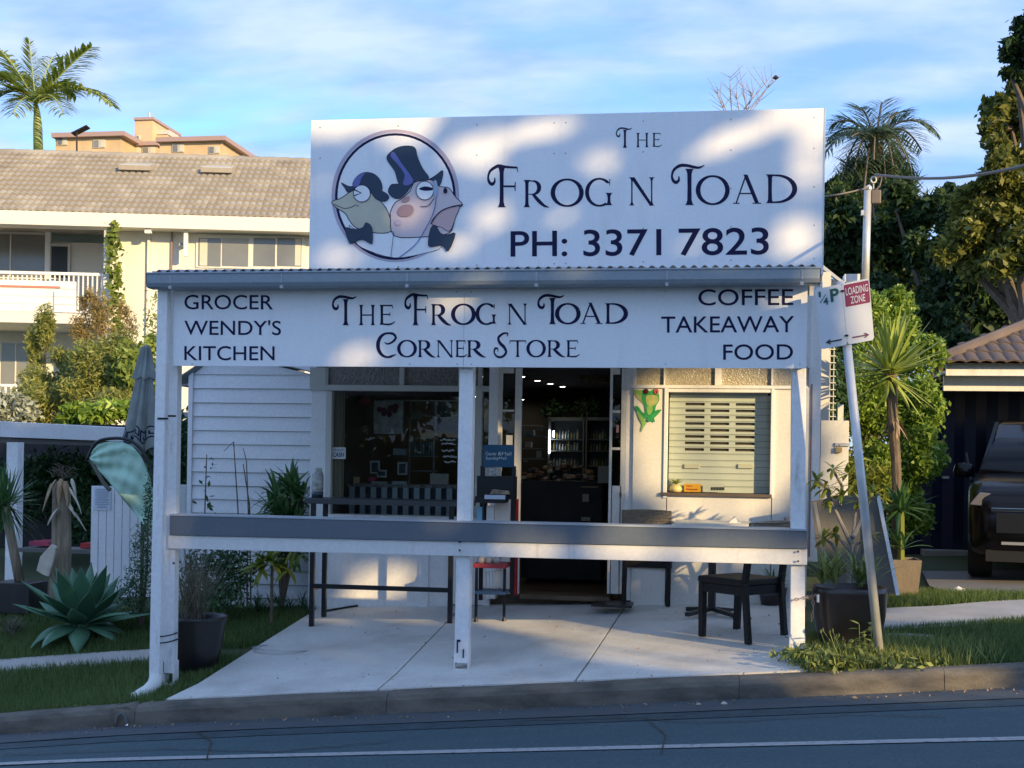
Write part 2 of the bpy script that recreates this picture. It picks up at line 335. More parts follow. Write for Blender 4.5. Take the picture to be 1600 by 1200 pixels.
def lobes(cs, n, shell=.55):
    """n points spread through ellipsoid lobes [(centre, (rx,ry,rz))...], dense near their skins"""
    w = np.array([r[0] * r[2] + .01 for c, r in cs]); w = w / w.sum(); idx = rng.choice(len(cs), n, p=w)
    C = np.array([list(c) for c, r in cs])[idx]; RR = np.array([r for c, r in cs])[idx]
    d = rng.normal(size=(n, 3)); d /= np.linalg.norm(d, axis=1)[:, None]
    return C + d * RR * (shell + (1.12 - shell) * rng.random(n) ** .8)[:, None] + rng.normal(size=(n, 3)) * RR * .15
def sublobes(c, r, k, s=.42, seed=1):
    """break one big ellipsoid into k smaller lobes on its skin"""
    rr = random.Random(seed); out = []
    for i in range(k):
        a = rr.uniform(0, 6.283); e = math.asin(rr.uniform(-.75, 1)); q = rr.uniform(.45, .85)
        f = rr.uniform(.6, 1.25) * s
        out.append((Vector((c[0] + r[0] * q * math.cos(a) * math.cos(e), c[1] + r[1] * q * math.sin(a) * math.cos(e), c[2] + r[2] * q * math.sin(e))), (r[0] * f, r[1] * f, r[2] * f * .85)))
    return out
def textmesh(s, px0, px1, py0, py1, Y, name, m, parent, bold=0.0, slope=0.0, frame=None):
    """flat lettering fitted to a measured rectangle on the plane Y"""
    cu_ = bpy.data.curves.new(name, 'FONT'); cu_.body = s; cu_.offset = bold; cu_.resolution_u = 5
    t = bpy.data.objects.new(name + '_tmp', cu_); col.objects.link(t); bpy.context.view_layer.update()
    me = bpy.data.meshes.new_from_object(t); bpy.data.objects.remove(t)
    V = [v.co.copy() for v in me.vertices]; xa = min(v.x for v in V); xb = max(v.x for v in V); ya = min(v.y for v in V); yb = max(v.y for v in V)
    b = MB()
    for v in V:
        px = px0 + (v.x - xa) / (xb - xa) * (px1 - px0); py = py1 - (v.y - ya) / max(1e-6, yb - ya) * (py1 - py0) + slope * (px - px0)
        b.v.append(tuple(frame(px, py) if frame else W(px, py, Y)))
    b.f = [tuple(p.vertices) for p in me.polygons]
    return b.build(name, m, parent)
# ================================================================== GROUND, ROAD, PAVING
def struct(o): o['kind'] = 'structure'; return o
def sheet(name, xs, ys, zf, m, thick=0):
    b = MB(); nx = len(xs)
    for y in ys:
        for x in xs: b.v.append((x, y, zf(x, y)))
    for j in range(len(ys) - 1):
        for i in range(nx - 1): a = j * nx + i; b.f.append((a, a + 1, a + 1 + nx, a + nx))
    return b.build(name, m, smooth=True)
KY = 8.66                                   # kerb line
def fr(a, b, n): return [a + (b - a) * i / n for i in range(n + 1)]
struct(sheet('ground', [-300, -120, -60, -30, -20] + fr(-14, 10, 60) + [16, 30, 60, 120, 300], fr(KY + .1, 15, 32) + [18, 24, 40, 80, 160, 400], lambda x, y: gz(x, y) - .03, M['lawn']))
def rz(x, y): return gz(x, KY) - .135 + (.012 * (KY - y) if y > 4 else .012 * (KY - 4) - .008 * (4 - y))
struct(sheet('road', [-60, -30, -20] + fr(-14, 12, 26) + [20, 40, 60], fr(-2.5, KY - .02, 13), rz, M['asphalt']))
def rz2(x, y): return rz(x, y) + .004
struct(sheet('road_repair_strip', fr(-14, 12, 26), [KY - .62, KY - .38], lambda x, y: rz(x, y) + .004, mat('dark_asphalt', (.036, .066, .08), .8, .3, 8, .5, 120)))
struct(sheet('gutter_channel', [-60, -30, -20] + fr(-14, 12, 52) + [20, 40, 60], [KY - .40, KY - .2, KY - .01], lambda x, y: rz(x, y) + .009, M['channel']))
struct(sheet('opposite_ground', [-300, -60, -20, 0, 20, 60, 300], [-300, -80, -30, -12, -2.4], lambda x, y: -.1 + .05 * max(-10, min(20, x)) * 1.0, M['lawn']))
# painted edge line, worn: position found from the photograph
La, Lb = (0, 1195), (1600, 1155)
def hitroad(px, py):
    d = ray(px, py); Y = 2.
    while Y < KY:
        t = Y / d[1]
        if CAM.z + d[2] * t < rz(d[0] * t, Y): break
        Y += .01
    return d[0] * t, Y
xa, ya = hitroad(*La); xb, yb = hitroad(*Lb)
b = MB(); N = 60
for i in range(N + 1):
    x = -9 + 15 * i / N; y = ya + (x - xa) / (xb - xa) * (yb - ya)
    b.v += [(x, y - .045, rz(x, y - .045) + .006), (x, y + .045, rz(x, y + .045) + .006)]
b.f = [(2 * i, 2 * i + 2, 2 * i + 3, 2 * i + 1) for i in range(N)]
struct(b.build('edge_line', M['line']))
for k, (pp, w_) in enumerate(((((-.2, 1182), (260, 1172), (420, 1176), (640, 1158)), .006), (((820, 1128), (980, 1124), (1100, 1132), (1330, 1118), (1500, 1122)), .005), (((1010, 1124), (1040, 1150), (1032, 1185)), .004), (((300, 1140), (330, 1160), (322, 1192)), .005))):
    b = MB(); P_ = []
    for (ax, ay), (bx_, by_) in zip(pp[:-1], pp[1:]):
        for q in range(8): x, y = hitroad(ax + (bx_ - ax) * q / 8, ay + (by_ - ay) * q / 8 + random.uniform(-1.2, 1.2)); P_.append((x, y))
    for i, (x, y) in enumerate(P_):
        x2, y2 = P_[min(i + 1, len(P_) - 1)]; x1, y1 = P_[max(i - 1, 0)]; L = math.hypot(x2 - x1, y2 - y1) or 1; nx, ny = -(y2 - y1) / L * w_, (x2 - x1) / L * w_; b.v += [(x + nx, y + ny, rz(x, y) + .0085), (x - nx, y - ny, rz(x, y) + .0085)]
    b.f = [(2 * i, 2 * i + 1, 2 * i + 3, 2 * i + 2) for i in range(len(P_) - 1)]
    struct(b.build('road_crack', M['soil']))
# kerb: cast sections with cracked joints
kb = bpy.data.objects.new('kerb', None); col.objects.link(kb); ORG[kb] = Vector((0, 0, 0)); struct(kb)
def kerbprof(x):
    z1 = gz(x, KY) + .012; z0 = rz(x, KY) - .06
    return [(KY - .035, z0), (KY - .012, z1 - .045), (KY + .006, z1 - .014), (KY + .035, z1), (KY + .15, z1 + .002), (KY + .15, z0)]
joints = [-40, -14, W(175, 1115, KY).x, W(212, 1110, KY).x, W(605, 1090, KY).x, W(1155, 1070, KY).x, W(1475, 1075, KY).x, 5.2, 9, 40]
for a, c in zip(joints[:-1], joints[1:]):
    if a == joints[2]: continue            # the stormwater mouth goes here
    b = MB(); n = max(2, int((c - a) / .35)); g = .0015
    for i in range(n + 1):
        x = a + g + (c - a - 2 * g) * i / n
        for y, z in kerbprof(x): b.v.append((x, y + random.uniform(-.004, .004), z + random.uniform(-.004, .003)))
    for i in range(n):
        for j in range(5): q = i * 6 + j; b.f.append((q, q + 6, q + 7, q + 1))
    b.f += [tuple(range(6)), tuple(range(n * 6 + 5, n * 6 - 1, -1))]
    b.build('kerb_section', M['kerb'], kb)
# stormwater mouth: broken kerb with an arched hole and a grey pipe end
xa_, xb_ = joints[2], joints[3]; xm = (xa_ + xb_) / 2; b = MB(); zt = gz(xm, KY) + .01; zb = rz(xm, KY) - .02
arc_ = [(xm + .048 * math.cos(t), zb + .05 + (.085 if math.sin(t) > 0 else .05) * math.sin(t)) for t in fr(math.pi, 0, 10)]
b.prism([(xa_, KY - .03, zb)] + [(x, KY - .03, z) for x, z in [(arc_[0][0], zb)] + arc_ + [(arc_[-1][0], zb)]] + [(xb_, KY - .03, zb), (xb_, KY - .02, zt - .02), (xm + .03, KY - .02, zt + .012), (xa_, KY - .02, zt - .01)], (0, .19, 0))
b.build('kerb_mouth', M['kerb'], kb)
b = MB()
for i in range(len(arc_) - 1):
    (x0, z0), (x1, z1) = arc_[i], arc_[i + 1]
    b.add([(x0, KY - .045, z0), (x1, KY - .045, z1), (x1, KY + .4, z1 + .01), (x0, KY + .4, z0 + .01)], [(0, 1, 2, 3)])
    b.add([(x0, KY - .045, z0), (x1, KY - .045, z1), (xm + (x1 - xm) * .8, KY - .045, zb + .05 + (z1 - zb - .05) * .84), (xm + (x0 - xm) * .8, KY - .045, zb + .05 + (z0 - zb - .05) * .84)], [(3, 2, 1, 0)])
b.build('pipe_end', flat('pipe_grey', (.16, .17, .18)), kb)

# patio: three cast slabs with open joints
pt = bpy.data.objects.new('patio', None); col.objects.link(pt); ORG[pt] = Vector((0, 0, 0)); struct(pt)
FL = G(262, 1093); BL = G(478, 964); F1 = G(585, 1085); B1 = G(742, 938); F2 = G(890, 1079); B2 = G(988, 938); FR = G(1284, 1058)
yb_ = 11.62
def ext(A, B, y): t = (y - A.y) / (B.y - A.y); return A.x + (B.x - A.x) * t
def slab(A0, A1, B0, B1, m=M['concrete'], y0=KY + .155, y1=yb_, gap=.008, lift=.0):
    b = MB(); ny = 24; nx = 10
    for j in range(ny + 1):
        y = y0 + (y1 - y0) * j / ny; xl = ext(A0, A1, y) + gap; xr = ext(B0, B1, y) - gap
        for i in range(nx + 1):
            x = xl + (xr - xl) * i / nx; b.v.append((x, y, gz(x, y) + .012 + lift))
    for j in range(ny):
        for i in range(nx): a = j * (nx + 1) + i; b.f.append((a, a + 1, a + nx + 2, a + nx + 1))
    k = len(b.v); W_ = nx + 1
    rim = [i for i in range(W_)] + [j * W_ + nx for j in range(1, ny + 1)] + [ny * W_ + i for i in range(nx - 1, -1, -1)] + [j * W_ for j in range(ny - 1, 0, -1)]
    for r_ in rim: v = b.v[r_]; b.v.append((v[0], v[1], v[2] - .07))
    n = len(rim)
    for i in range(n): b.f.append((rim[i], k + i, k + (i + 1) % n, rim[(i + 1) % n]))
    return b.build('concrete_slab', m, pt)
FRb = Vector((FR.x + .0, 11.6, 0))
slab(FL, BL, F1, B1); slab(F1, B1, F2, B2); slab(F2, B2, FR, FRb)
# footpaths either side
def ribbon(name, pts0, pts1, m, lift=.004, n=20):
    """paving strip between two measured edges (pixel polylines)"""
    b = MB(); A = [G(*p) for p in pts0]; B = [G(*p) for p in pts1]
    def samp(P, t): k = min(len(P) - 2, int(t * (len(P) - 1))); u = t * (len(P) - 1) - k; return P[k].lerp(P[k + 1], u)
    for i in range(n + 1):
        a, c = samp(A, i / n), samp(B, i / n)
        for j in range(4): q = a.lerp(c, j / 3); b.v.append((q.x, q.y, gz(q.x, q.y) + lift))
        for q in (a, c): b.v.append((q.x, q.y, gz(q.x, q.y) - .08))
    for i in range(n):
        k = i * 6
        for j in range(3): b.f.append((k + j, k + 6 + j, k + 7 + j, k + 1 + j))
        b.f += [(k, k + 4, k + 10, k + 6), (k + 3, k + 9, k + 11, k + 5)]
    return struct(b.build(name, m))
ribbon('footpath', [(-260, 1072), (0, 1048), (268, 1030)], [(-260, 1050), (0, 1031), (268, 1013)], M['path'])
ribbon('footpath', [(1376, 984), (1500, 978), (1600, 968), (1760, 955)], [(1376, 951), (1470, 947), (1545, 940), (1700, 925)], M['path'])
ribbon('driveway', [(1452, 916), (1500, 934), (1546, 941), (1700, 930)], [(1440, 893), (1520, 893), (1620, 893), (1760, 893)], mat_stain('driveway_concrete', (.22, .21, .20), (.12, .11, .10), .85, .6, (1, 1, 1), 2, .2), .006)
b = MB(); c = G(1425, 993); b.lathe((c.x, c.y, c.z), [(.0, .0), (.2, .0), (.205, -.01), (.225, -.01), (.23, -.02)], 24, 1.0, .62); man = b.build('manhole_cover', mat('manhole_concrete', (.22, .24, .24), .8, .3, 12, .5, 60), smooth=False)
tagit(man, 'oval grey concrete inspection cover set in the lawn beside the sign pole', 'manhole cover')

# lawn blades (nobody could count them)
def grassblades(name, region, n, h0=.03, h1=.07, w=.006, m=M['grass'], test=None, kind='stuff', parent=None):
    x0, x1, y0, y1 = region; P = []
    while len(P) < n:
        k = 4 * n; X = rng.uniform(x0, x1, k); Y = rng.uniform(y0, y1, k)
        for x, y in zip(X, Y):
            if test is None or test(x, y): P.append((x, y, gz(x, y) - .03 + .0))
            if len(P) >= n: break
    P = np.array(P); a = rng.random(n) * 6.283; h = rng.uniform(h0, h1, n); ln = rng.normal(size=(n, 2)) * h[:, None] * .45
    d = np.stack([np.cos(a), np.sin(a)], 1) * w * .5 * (1 + rng.random(n))[:, None]
    V = np.zeros((n, 3, 3)); V[:, 0] = P; V[:, 1] = P; V[:, 2] = P
    V[:, 0, :2] += d; V[:, 1, :2] -= d; V[:, 2, :2] += ln; V[:, 2, 2] += h + .03
    me = bpy.data.meshes.new(name); me.vertices.add(3 * n); me.vertices.foreach_set('co', V.astype(np.float32).ravel())
    me.loops.add(3 * n); me.loops.foreach_set('vertex_index', np.arange(3 * n, dtype=np.int32)); me.polygons.add(n)
    me.polygons.foreach_set('loop_start', np.arange(0, 3 * n, 3, dtype=np.int32)); me.polygons.foreach_set('loop_total', np.full(n, 3, dtype=np.int32)); me.update(calc_edges=True)
    o = link(name, me, m); return tagit(o, kind=kind)
pL = [G(*p) for p in ((0, 1048), (268, 1030))]; pU = [G(*p) for p in ((0, 1031), (268, 1013))]
def lineY(A, B, x): return A.y + (x - A.x) * (B.y - A.y) / (B.x - A.x)
def lawnL(x, y):
    if x > ext(FL, BL, y) - .02: return False
    return y < lineY(*pL, x) + .03 or y > lineY(*pU, x) - .03
tagit(grassblades('grass', (-8.5, -3.1, KY + .13, 11.6), 60000, .025, .06, test=lawnL), 'short green lawn grass left of the patio', 'grass')
rL = [G(*p) for p in ((1376, 984), (1600, 968))]; rU = [G(*p) for p in ((1376, 951), (1545, 940))]
def lawnR(x, y):
    if x < FR.x + .02 or y < KY + .13: return False
    if math.hypot(x - c.x, (y - c.y) / .62) < .22: return False
    return y < lineY(*rL, x) + .03
tagit(grassblades('grass', (.75, 4.2, KY + .13, 10.7), 45000, .02, .055, test=lawnR), 'mown green grass verge right of the sign pole', 'grass')
gA, gB = G(1395, 950), G(1545, 940)
def gR2(x, y): return lineY(*rU, x) - .02 < y < lineY(*rU, x) + .85 - .75 * max(0, (x - 1.9)) ** 1.0 * .9
tagit(grassblades('grass', (1.35, 2.9, 10.6, 12.4), 15000, .03, .09, test=gR2), 'tufty grass patch between the footpath and the planters', 'grass')
wc = G(1320, 1040)
def weed(x, y): return KY + .14 < y < 9.75 - .55 * max(0, x - 1.25) and .68 < x < 2.0 and rng.random() < max(.12, 1 - abs(x - 1.05) / .9)
tagit(grassblades('weeds', (.66, 2.0, KY + .14, 9.8), 5500, .04, .13, .010, M['drygrass'], weed), 'straggly yellow weeds around the foot of the sign pole', 'weeds')
P = lobes([(Vector((wc.x + dx, wc.y + dy, wc.z + .03)), (.2, .2, .075)) for dx, dy in ((-.15, -.05), (.1, .0), (.3, .0), (-.25, .15), (.05, .2), (.5, -.05))], 2600, .1)
tagit(leaves_np(P, .06, .4, 'weeds', M['drygrass']), 'leafy yellow green weeds spilling over the kerb', 'weeds', kind='stuff')

# ================================================================== THE CORNER STORE
WY = 11.5
store = thing('corner_store', 'white single storey corner store with large windows and open french doors', 'shop building', (W(880, 932, WY).x, WY, .3))
def wx(px, Y=WY, py=760): return W(px, py, Y).x
def wz(py, px=860, Y=WY): return W(px, py, Y).z
def wall(px0, px1, py0, py1, name='wall', m=M['white'], Y=WY, d=.12, **k): return pbox(px0, px1, py0, py1, Y, d, name, m, store, **k)
topz = 3.45
# structural wall around openings
b = MB(); Lx = wx(484); Rx = wx(1264); b.box(Lx, Rx, WY + .02, WY + .14, wz(573), topz); b.build('wall', M['white'], store)       # head over everything
wall(484, 509, 575, 962, 'corner_board', M['weather'], d=.16, bevel=.004)
wall(509, 702, 858, 960, 'wall', M['white'], Y=WY + .01, bevel=.003)          # panel under the left window
wall(702, 764, 858, 945, 'wall', M['white'], Y=WY + .012)
wall(512, 747, 806, 815, 'window_sill', M['white'], Y=WY - .04, d=.2, bevel=.004)
wall(509, 750, 816, 857, 'wall', M['white'], Y=WY + .02)
wall(655, 669, 861, 955, 'batten', M['white'], Y=WY - .012, d=.02)
# transom band left
wall(484, 764, 602, 611, 'transom_rail', flat('frame_cream', (.55, .55, .50)), Y=WY - .02, d=.1, bevel=.003)
for a, c in ((484, 509), (624, 631), (716, 722), (747, 753)): wall(a, c, 574, 603, 'mullion', M['frame_cream'], Y=WY - .01, d=.08)
for a, c in ((510, 624), (631, 716), (722, 747)): wall(a, c, 572, 603, 'transom_pane', M['frost'], Y=WY + .03, d=.01)
for a, c in ((508, 517), (742, 752)): wall(a, c, 611, 812, 'mullion', M['frame_cream'], Y=WY - .015, d=.1, bevel=.003)
win = wall(517, 742, 611, 808, 'window', M['glass'], Y=WY + .04, d=.008)
wall(752, 762, 575, 930, 'side_pane', M['glass'], Y=WY + .04, d=.008)
wall(762, 776, 572, 936, 'door_jamb', M['white'], Y=WY - .05, d=.18, bevel=.004)
# left french door leaf, folded back in plane
def leaf(px0, px1, panes, name, Y=WY - .02, a=0):
    ob = MB(); x0 = wx(px0); x1 = wx(px1)
    o = pbox(px0, px0 + (px1 - px0) * .16, 575, 928, Y, .045, name, M['cream'], store, bevel=.003)
    for q0, q1, y0, y1 in ((px1 - (px1 - px0) * .28, px1, 575, 928), (px0 + (px1 - px0) * .16, px1 - (px1 - px0) * .28, 575, panes[0][0]),
                           (px0 + (px1 - px0) * .16, px1 - (px1 - px0) * .28, panes[-1][1], 928)):
        pbox(q0, q1, y0, y1, Y + .001, .043, 'rail', M['cream'], o)
    for (a_, b_), (c_, d_) in zip(panes[:-1], panes[1:]): pbox(px0 + (px1 - px0) * .16, px1 - (px1 - px0) * .28, b_, c_, Y + .004, .037, 'rail', M['cream'], o)
    for a_, b_ in panes: pbox(px0 + (px1 - px0) * .16, px1 - (px1 - px0) * .28, a_, b_, Y + .02, .006, 'pane', M['glass'], o)
    pbox(px0 + (px1 - px0) * .24, px1 - (px1 - px0) * .36, panes[-1][1] + 22, 905, Y - .006, .01, 'panel', M['cream'], o, bevel=.002)
    return o
l1 = leaf(777, 813, ((583, 640), (643, 700), (703, 762)), 'door')
l2 = leaf(951, 976, ((585, 641), (645, 699), (703, 759)), 'door')
pbox(968, 971, 770, 776, WY - .05, .03, 'handle', M['chrome'], l2)
pbox(963, 967, 664, 676, WY - .024, .002, 'sticker', flat('sticker_pink', (.5, .25, .25)), l2)
pbox(791, 801, 680, 695, WY - .024, .002, 'notice', M['paper'], l1)
wall(976, 988, 572, 938, 'door_jamb', M['white'], Y=WY - .02, d=.16, bevel=.004)
wall(812, 952, 931, 938, 'door_step', M['floorb'], Y=WY - .06, d=.3)
# right wall panel with the servery window
SYp = WY - .05
wx0, wx1, wy0, wy1 = 1041, 1205, 612, 776
for q in ((988, wx0, 605, 948), (wx1, 1262, 605, 948), (wx0, wx1, 605, wy0), (wx0, wx1, wy1, 948)): wall(*q, name='wall_panel', m=M['cream'], Y=SYp, d=.07)
# mouldings
for q in ((986, 1262, 602, 607), ): wall(*q, name='moulding', m=M['white'], Y=SYp - .02, d=.03, bevel=.003)
for q in ((1037, 1043, 606, 778), (1204, 1209, 606, 778), (1043, 1204, 608, 613)): wall(*q, name='window_frame', m=M['white'], Y=SYp - .018, d=.09, bevel=.003)
wall(1032, 1206, 771, 776, 'window_sill', flat('sill_brown', (.12, .09, .07), .5), Y=SYp - .035, d=.14, bevel=.002)
for a, c, m_ in ((994, 1037, 'frostl'), (1039, 1117, 'frostl'), (1127, 1205, 'frostl'), (1208, 1238, 'frostl'), (1240, 1262, 'frostl')): wall(a, c, 572, 603, 'transom_pane', M[m_], Y=WY, d=.012)
for a, c in ((988, 994), (1117, 1127), (1205, 1208), (1037, 1039)): wall(a, c, 572, 602, 'mullion', M['white'], Y=WY - .03, d=.06, bevel=.002)
# roller shutter: slats are separate pieces, slots are recessed
sh = wall(1046, 1200, 612, 618, 'shutter_box', M['shutter'], Y=WY + .07, d=.1)
ys = [618 + i * 10.15 for i in range(16)]
for i in range(15):
    a_, b_ = ys[i], ys[i + 1] - .6; mb = MB()
    x0, x1 = wx(1044), wx(1203); z1 = wz(a_, 1120, WY + .05); z0 = wz(b_, 1120, WY + .05); zc = (z0 + z1) / 2
    if 1 <= i <= 8:
        cols = [(1069, 1099), (1108.5, 1138), (1148, 1178)]; za, zb2 = wz(a_ + 5.6, 1120, WY + .05), wz(a_ + 1.6, 1120, WY + .05)
        edges = [x0] + [wx(q) for pr in cols for q in pr] + [x1]
        mb.box(x0, x1, WY + .05, WY + .062, zb2, z1); mb.box(x0, x1, WY + .05, WY + .062, z0, za)
        for k in range(0, 8, 2): mb.box(edges[k], edges[k + 1], WY + .0505, WY + .0615, za, zb2)
    else: mb.box(x0, x1, WY + .05, WY + .062, z0, z1)
    mb.box(x0, x1, WY + .045, WY + .05, z1 - .006, z1 - .0005)
    mb.build('slat', M['shutter'], sh)
mb = MB(); mb.box(wx(1044), wx(1203), WY + .075, WY + .085, wz(776), wz(614)); mb.build('backing', M['slotd'], sh)
for q in (1069, 1153): wall(q, q + 24, 725, 732, 'shutter_handle', flat('handle_cream', (.62, .60, .5)), Y=WY + .03, d=.02, bevel=.004)
wall(1043, 1204, 613, 771, 'servery_pane', glassmat('servery_glass', (.93, .95, .93), .8, 0, .0), Y=SYp + .01, d=.006)
# small things on the sill inside the servery window
t = thing('wire_tag_sign', 'yellow printed card standing in the servery window', 'sign', W(1082, 770, WY)); pbox(1069, 1095, 756, 768.5, WY + .0, .004, 'card', M['yellow'], t)
textmesh('Open', 1072, 1082, 758, 761, WY - .002, 'lettering', M['redpaint'], t, .02); textmesh('Welcome', 1072, 1090, 763, 766, WY - .002, 'lettering', M['redpaint'], t, .02)
t = thing('paper_label_strip', 'white printed label stuck low on the servery window glass', 'label', W(1120, 765, WY)); pbox(1098, 1131, 756, 769, WY - .002, .003, 'card', flat('label_pale', (.66, .67, .60)), t)
for i in range(9): pbox(1111 + i * 2.4, 1112.6 + i * 2.4, 761, 766, WY - .005, .002, 'print_mark', M['dark'], t)
t = thing('pineapple_ornament', 'small yellow pineapple shaped ornament on the window sill', 'ornament', W(1056, 768, WY - .01))
mb = MB(); cc = W(1056, 764, WY - .01); mb.lathe(cc - Vector((0, 0, .03)), [(.001, 0), (.05, .004), (.058, .03), (.045, .06), (.001, .075)], 16); mb.build('body', flat('ornament_cream', (.70, .55, .22)), t, smooth=True)
mb = MB()
for i in range(16): mb.blade(cc + Vector((0, 0, .04)), i * 2.4, .5 + .4 * random.random(), .085, .022, .5, 3)
mb.build('crown', M['L_vine'], t)
# side walls, ceiling, floor and back wall of the room
bx0, bx1 = wx(484), wx(1262)
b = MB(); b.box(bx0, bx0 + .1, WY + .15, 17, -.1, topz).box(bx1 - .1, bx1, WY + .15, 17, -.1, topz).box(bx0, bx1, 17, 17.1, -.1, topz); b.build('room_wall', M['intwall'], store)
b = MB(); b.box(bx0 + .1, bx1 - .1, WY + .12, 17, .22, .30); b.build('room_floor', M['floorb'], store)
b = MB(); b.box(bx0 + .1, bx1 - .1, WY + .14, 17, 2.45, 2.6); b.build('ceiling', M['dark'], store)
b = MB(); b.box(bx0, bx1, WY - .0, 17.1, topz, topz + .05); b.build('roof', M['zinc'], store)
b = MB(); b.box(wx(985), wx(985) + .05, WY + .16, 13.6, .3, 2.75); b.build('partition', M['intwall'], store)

# weatherboard bay on the left, every board a piece
BY = 12.0
bay = thing('weatherboard_annex', 'pale weatherboard annex left of the shop with a low hipped top', 'annex', W(395, 930, BY))
bl0, bl1 = W(301, 760, BY).x, W(490, 760, BY).x
yb0 = [585.5, 607.5, 630, 651.5, 673.5, 695, 717, 738.5, 760, 781.5, 803, 825, 846, 868, 890, 912, 934]
for i, y in enumerate(yb0):
    y2 = yb0[i + 1] if i + 1 < len(yb0) else y + 22
    z1 = W(395, y, BY).z; z0 = W(395, y2, BY).z; mb = MB()
    mb.prism([(bl0, BY + .0, z1 - .002), (bl0, BY - .022, z0 + .004), (bl0, BY - .006, z0 - .004), (bl0, BY + .012, z1 - .002)], (bl1 - bl0, 0, 0)); mb.build('board', M['weather'], bay)
z1 = W(395, 585.5, BY).z
mb = MB(); mb.prism([(bl0, BY - .015, z1), (bl1, BY - .015, z1), (W(402, 574, BY).x, BY - .015, z1 + .13), (W(330, 572, BY).x, BY - .015, z1 + .14)], (0, .03, 0)); mb.build('gable_board', M['weather'], bay)
mb = MB(); mb.box(bl0 + .02, bl1, BY + .02, BY + .1, -.1, z1 + .0); mb.build('wall', M['weather'], bay)
mb = MB(); mb.box(bl0 - .045, bl0, BY - .04, BY + .1, -.1, z1 + .02); mb.box(bl1, bl1 + .03, BY - .04, BY + .02, -.1, z1); mb.build('corner_board', M['weather'], bay)
mb = MB(); mb.prism([(bl0 - .25, BY - .12, z1 - .13), (W(330, 570, BY).x, BY - .05, z1 + .17), (W(402, 572, BY).x, BY - .05, z1 + .16), (bl1 + .02, BY - .05, z1 + .01), (bl1 + .02, BY + 1.2, z1 + .2), (bl0 - .2, BY + 1.2, z1 + .2)], (0, 0, .012)); mb.build('roof', M['zinc'], bay)

# ================================================================== VERANDAH
VY = 9.3
ver = thing('shop_verandah', 'white timber verandah with grey rail and long grey gutter over the shop patio', 'verandah', (W(720, 1050, VY).x, VY, 0))
def vbox(px0, px1, py0, py1, Y, d, name, m, **k): return pbox(px0, px1, py0, py1, Y, d, name, m, ver, **k)
def post(pxa, pya, pxb, pyb, w, Y, foot=True, name='post'):
    """square post between two measured centre points, slightly out of plumb like the real one"""
    a = W(pxa, pya, Y); c_ = W(pxb, pyb, Y); mb = MB(); mb.beam((a.x, Y + w / 2, a.z), (c_.x, Y + w / 2, c_.z), w, w, (0, 1, 0)); o = mb.build(name, M['post'], ver, bevel=.004); return o
p1_ = post(271, 452, 262, 1052, .088, VY + .01)
p2_ = post(729, 560, 720.5, 1036, .108, VY + .01)
p3_ = post(1248.5, 560, 1246, 1014, .102, VY + .01)
for px, py, w in ((262, 1052, .075), (720, 1036, .1), (1246, 1014, .1)):     # galvanised stirrups under each post
    a = W(px, py, VY); g_ = gz(a.x, VY); mb = MB(); mb.box(a.x - w / 2 - .006, a.x - w / 2, VY + .01, VY + .11, g_, a.z + .09); mb.box(a.x + w / 2, a.x + w / 2 + .006, VY + .01, VY + .11, g_, a.z + .09); mb.box(a.x - w / 2, a.x + w / 2, VY + .01, VY + .11, g_ + .0, g_ + .016)
    mb.build('post_stirrup', M['post'], ver)
b = MB(); a = W(716, 1010, VY); b.box(a.x - .012, a.x - .004, VY - .003, VY + .01, a.z - .05, a.z + .05); b.box(a.x - .004, a.x + .014, VY - .003, VY + .01, a.z + .035, a.z + .05); b.box(a.x + .035, a.x + .043, VY - .003, VY + .01, a.z - .085, a.z - .02); b.build('graffiti_mark', M['navy'], ver)
# square downpipe in front of the left post, tilted, with a round shoe at the foot
a = W(257, 450, VY - .08); c_ = W(243.5, 1058, VY - .1); mb = MB(); mb.beam(a, c_, .085, .075, (0, 1, 0)); dp = mb.build('downpipe', M['post'], ver, bevel=.008)
e0 = c_ + Vector((0.01, 0, .02)); e1 = c_ + Vector((.0, -.02, -.05)); e2 = c_ + Vector((-.03, -.06, -.10)); e3 = c_ + Vector((-.085, -.1, -.135)); e4 = c_ + Vector((-.125, -.14, -.175))
mb = MB(); mb.tube([e0, e1, e2, e3, e4], [.052, .056, .058, .055, .050], 14); mb.build('shoe', flat('pvc_white', (.74, .74, .70), .35), dp, smooth=True)
mb = MB(); mb.tube([e3 + Vector((-.012, -.012, -.012)), e4 + Vector((.012, .012, .012))], .061, 14); mb.build('collar', flat('pvc_white', (.74, .74, .70), .35), dp)
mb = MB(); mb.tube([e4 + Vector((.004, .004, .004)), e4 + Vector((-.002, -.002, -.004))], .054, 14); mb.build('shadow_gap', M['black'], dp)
for py in (990, 1000):
    q = W(266, py, VY); mb = MB(); n = 18
    ring = [(q.x + (.085 * math.cos(t)) - .03, VY - .02 + .12 * math.sin(t) * .9, q.z + .006 * math.cos(2 * t)) for t in fr(0, 6.283, n)]
    mb.tube(ring, .006, 5, False); mb.build('tie', M['black'], ver)
for q0, q1, py in ((246, 262, 654), (262, 274, 650)):
    vbox(q0, q1, py - 1.5, py + 1.5, VY - .13, .012, 'bracket', M['black'])
